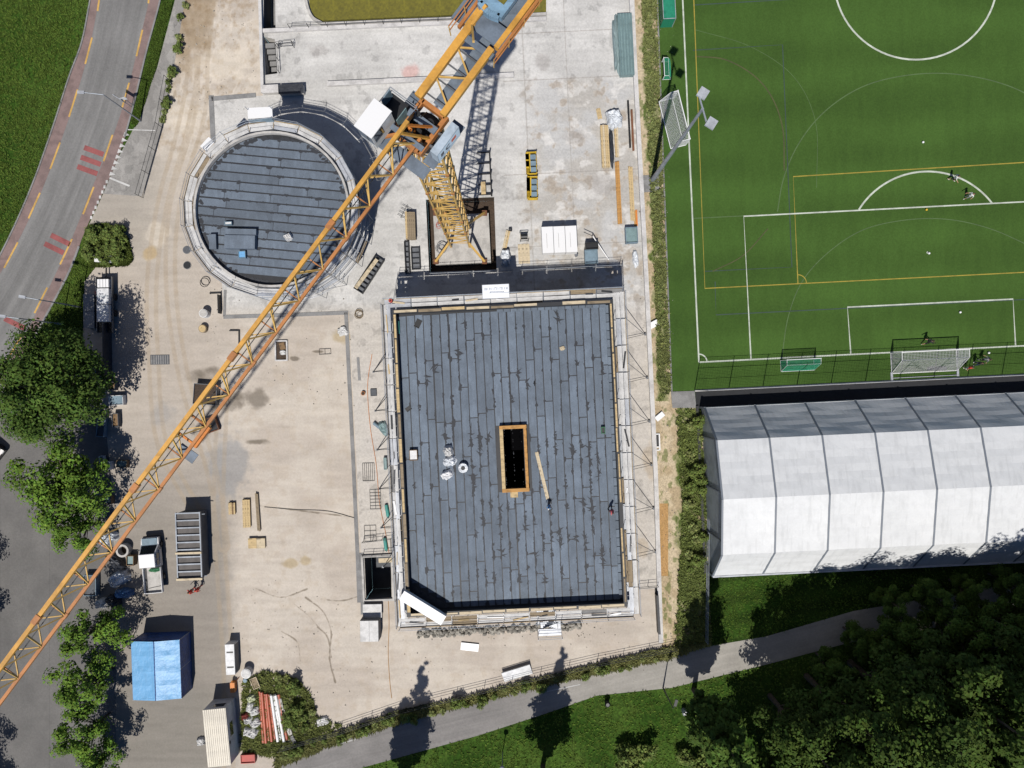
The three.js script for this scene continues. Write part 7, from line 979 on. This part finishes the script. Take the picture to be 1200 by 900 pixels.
// rubble along the foot of the south scaffold
{ const g = new THREE.IcosahedronGeometry(0.16, 1), p = g.attributes.position; for (let i = 0; i < p.count; i++) { const k = 0.75 + 0.5 * hash2(Math.round(p.getX(i) * 90), Math.round(p.getY(i) * 90 + p.getZ(i) * 47)); p.setXYZ(i, p.getX(i) * k, p.getY(i) * k, p.getZ(i) * k); } const rr = rng(17), n = 420, im = new THREE.InstancedMesh(g, new THREE.MeshStandardMaterial({ roughness: 1 }), n), M4 = new THREE.Matrix4(), Q = new THREE.Quaternion(), c = new THREE.Color(); for (let k = 0; k < n; k++) { const t = rr(), x = 490 + t * 190, y = 742 - t * 9 + (rr() + rr() - 1) * 5; const w = at(x, y); Q.set(rr(), rr(), rr(), rr()).normalize(); const s = 0.5 + rr(); M4.compose(new V3(w.x, 0.06, w.z), Q, new V3(s * 1.5, s, s)); im.setMatrixAt(k, M4); const v = 0.08 + 0.16 * rr(); c.setRGB(v, v * 0.94, v * 0.82); im.setColorAt(k, c); } im.name = 'rubble'; im.userData = { label: 'broken stone rubble along the foot of the south scaffold', category: 'rubble', kind: 'stuff' }; shade(im); scene.add(im); }

// ================================================================ PEOPLE
const bodyCache = {};
function bodyGeo(pose, col) { // pose: joint offsets; col: [skin, shirt, legs, hair, shoe]
  const s = pose.stride || 0, arm = pose.arm || 0, lean = pose.lean || 0, bend = pose.bend || 0;
  const J = { hip: [0, 0.94, 0], chest: [0, 1.32, lean * 0.35], neck: [0, 1.48, lean * 0.45], head: [0, 1.64, lean * 0.55 + 0.02] };
  const bones = []; const B1 = (a, b, r0, r1, c) => bones.push([...a, ...b, r0, r1, c]);
  B1(J.hip, J.chest, 0.135, 0.15, 1); B1([-0.17, 1.40, lean * 0.4], [0.17, 1.40, lean * 0.4], 0.075, 0.075, 1); B1([-0.09, 0.93, 0], [0.09, 0.93, 0], 0.115, 0.115, 2); B1(J.neck, [0, 1.56, lean * 0.5], 0.055, 0.055, 0); B1([0, 1.61, lean * 0.55], [0, 1.69, lean * 0.55 + 0.015], 0.092, 0.098, 0); B1([0, 1.70, lean * 0.55 - 0.025], [0, 1.73, lean * 0.55 - 0.01], 0.096, 0.09, 3); B1([0, 1.635, lean * 0.55 + 0.1], [0, 1.62, lean * 0.55 + 0.118], 0.016, 0.018, 0); for (const e of [-1, 1]) B1([e * 0.095, 1.65, lean * 0.55], [e * 0.1, 1.62, lean * 0.55], 0.02, 0.018, 0);
  const hands = [];
  for (const e of [-1, 1]) {
    const kz = e * s * 0.28 + 0.04 + bend * 0.15, az = e * s * 0.5, lift = Math.max(0, -e * s) * 0.18; B1([e * 0.1, 0.90, 0], [e * 0.11, 0.5 + lift * 0.3, kz], 0.092, 0.065, 2); B1([e * 0.11, 0.5 + lift * 0.3, kz], [e * 0.11, 0.09 + lift, az], 0.062, 0.042, pose.shorts ? 0 : 2); B1([e * 0.11, 0.05 + lift, az - 0.04], [e * 0.12, 0.045 + lift, az + 0.16], 0.042, 0.036, 4);
    const sw = -e * (s * 0.5 + 0.05) + arm * 0.4, ey = 1.12 + arm * 0.1, hx = e * (0.29 + (pose.out || 0)), hy = 0.86 + arm * 0.25; B1([e * 0.2, 1.40, lean * 0.4], [e * (0.25 + (pose.out || 0) * 0.5), ey, lean * 0.3 + sw * 0.4 - 0.03], 0.058, 0.046, 1); B1([e * (0.25 + (pose.out || 0) * 0.5), ey, lean * 0.3 + sw * 0.4 - 0.03], [hx, hy, sw * 0.9 + 0.06], 0.044, 0.03, pose.longSleeve ? 1 : 0); B1([hx, hy, sw * 0.9 + 0.06], [hx, hy - 0.085, sw * 0.9 + 0.09], 0.034, 0.038, 0); hands.push([hx, hy - 0.09, sw * 0.9 + 0.092, e]);
  }
  const N = 60, SZ = 1.0, mc = new MarchingCubes(N, new THREE.MeshStandardMaterial(), false, false, 40000); mc.isolation = 0; mc.reset();
  const fld = mc.field, sd = (px, py, pz, b) => { const ax = b[0], ay = b[1], az = b[2], dx = b[3] - ax, dy = b[4] - ay, dz = b[5] - az; let t = ((px - ax) * dx + (py - ay) * dy + (pz - az) * dz) / (dx * dx + dy * dy + dz * dz); t = t < 0 ? 0 : t > 1 ? 1 : t; return Math.hypot(px - ax - t * dx, py - ay - t * dy, pz - az - t * dz) - (b[6] + (b[7] - b[6]) * t); };
  for (let k = 0; k < N; k++) for (let j = 0; j < N; j++) for (let i = 0; i < N; i++) { const x = (i / N * 2 - 1), y = (j / N * 2 - 1) + 0.9, z = (k / N * 2 - 1); let d = 1; if (Math.abs(x) < 0.62 && Math.abs(z) < 0.75) for (const b of bones) { const e = sd(x, y, z, b); const h = Math.max(0.035 - Math.abs(d - e), 0) / 0.035; d = Math.min(d, e) - h * h * 0.035 * 0.25; } fld[i + j * N + k * N * N] = -d; }
  mc.update(); const c = mc.count; const P = [], Nn = [], Cc = [];
  const near = (x, y, z) => { let m = 9, r = 0; for (const b of bones) { const e = sd(x, y, z, b); if (e < m) { m = e; r = b[8]; } } return r; };
  for (let i = 0; i < c; i++) { const x = mc.positionArray[i * 3], y = mc.positionArray[i * 3 + 1] + 0.9, z = mc.positionArray[i * 3 + 2]; P.push(x, Math.max(0, y), z); Nn.push(mc.normalArray[i * 3], mc.normalArray[i * 3 + 1], mc.normalArray[i * 3 + 2]); const q = col[near(x, y, z)]; Cc.push(q.r, q.g, q.b); }
  const f = mb(); for (const [x, y, z, e] of hands) { for (let k = 0; k < 4; k++) { const L = [0.07, 0.08, 0.075, 0.058][k], zz = z - 0.03 + k * 0.02; const a = new V3(x, y, zz), m = new V3(x - e * 0.006, y - L * 0.55, zz + 0.008), t = new V3(x - e * 0.022, y - L, zz + 0.014); f.tube(a, m, 0.0095, 0.0085, 5).tube(m, t, 0.0085, 0.007, 5); } f.tube(new V3(x - e * 0.01, y + 0.05, z + 0.03), new V3(x - e * 0.03, y - 0.01, z + 0.05), 0.011, 0.008, 5); }
  for (let i = 0; i < f.p.length; i++) { P.push(f.p[i]); Nn.push(f.n[i]); } for (let i = 0; i < f.p.length / 3; i++) Cc.push(col[0].r, col[0].g, col[0].b);
  const g = new THREE.BufferGeometry(); g.setAttribute('position', new THREE.Float32BufferAttribute(P, 3)); g.setAttribute('normal', new THREE.Float32BufferAttribute(Nn, 3)); g.setAttribute('color', new THREE.Float32BufferAttribute(Cc, 3)); return g;
}
const personM = new THREE.MeshStandardMaterial({ vertexColors: true, roughness: 0.85, side: THREE.DoubleSide });
const skin = A(206, 158, 128), wh = A(232, 232, 230), blk = A(34, 34, 38), gry = A(150, 150, 155), hairD = A(60, 44, 34), redC = A(206, 66, 50), navy = A(44, 60, 96), blu = A(96, 150, 196), org = A(230, 120, 50);
function person(label, px, py, h, turn, pose, col, y = 0) { solo('person', label, 'person', bodyGeo(pose, col), personM, at(px, py, y), turn).scale.setScalar(h / 1.79); }
person('person in white shirt and black shorts walking on the penalty arc', 1113.5, 211, 1.78, R(60), { stride: 0.7, shorts: 1, arm: 0.3 }, [skin, wh, blk, hairD, wh]);
person('person in light clothes standing at the penalty area line', 1131, 231.5, 1.75, R(-70), { stride: 0.25, arm: 0.2, shorts: 1, out: 0.1 }, [skin, wh, gry, hairD, wh]);
person('person in black running in front of the full size goal', 1083, 401, 1.76, R(110), { stride: 0.9, shorts: 1, arm: 0.4, lean: 0.25, out: 0.1 }, [skin, blk, blk, hairD, wh]);
person('person in red and white shirt beside the goal frame', 1130, 431, 1.75, R(20), { stride: 0.2, arm: 0.1, shorts: 1 }, [skin, redC, wh, hairD, wh]);
person('person in dark training clothes standing behind the goal post', 1141, 426, 1.8, R(-40), { stride: 0.3, longSleeve: 1 }, [skin, blk, navy, hairD, wh]); person('person in grey shirt bending near the goal line', 1148, 421, 1.74, R(70), { stride: 0.5, lean: 0.4, bend: 1, out: 0.1 }, [skin, gry, blk, hairD, wh]);
person('worker in red jacket and red trousers walking ahead in the yard', 228, 690, 1.78, R(-60), { stride: 0.6, longSleeve: 1 }, [skin, redC, A(150, 60, 44), A(120, 80, 50), blk]); person('worker in bright red overalls following across the yard', 236, 687.5, 1.8, R(-65), { stride: 0.5, longSleeve: 1, arm: 0.2 }, [skin, redC, redC, A(210, 70, 50), blk]);
person('worker in blue shirt kneeling at the end of the roof plank', 643, 591, 1.5, R(-20), { stride: 0.3, lean: 0.6, bend: 1, arm: 0.5 }, [skin, blu, navy, wh, blk], ROOF + 0.014); person('worker in pink red shirt on the east part of the main roof', 714.5, 597, 1.75, R(50), { stride: 0.3, lean: 0.3, arm: 0.3 }, [skin, A(206, 96, 104), blk, hairD, blk], ROOF + 0.014);
// footballs
for (const [x, y, l] of [[1088, 297, 'white football on the penalty spot'], [1124.5, 366, 'white football inside the goal area'], [1085, 246, 'yellow football below the penalty arc'], [1158, 413.5, 'white football lying on the goal line beside the goal'], [1081, 167, 'white football far out on the pitch']]) { const o = thing('football', l, 'ball', at(x, y), 0); part(o, 'ball', mb().geo(new THREE.IcosahedronGeometry(0.13, 2), new THREE.Matrix4().makeTranslation(0, 0.14, 0)), l.startsWith('yellow') ? M.yellow : M.whiteClean); part(o, 'panel', mb().geo(new THREE.IcosahedronGeometry(0.132, 0), new THREE.Matrix4().makeTranslation(0, 0.14, 0).scale(new V3(0.9, 0.9, 0.9))), M.black); }

scene.traverse(o => { if (o.isMesh) { o.castShadow = true; o.receiveShadow = true; } });
renderer.render(scene, camera);
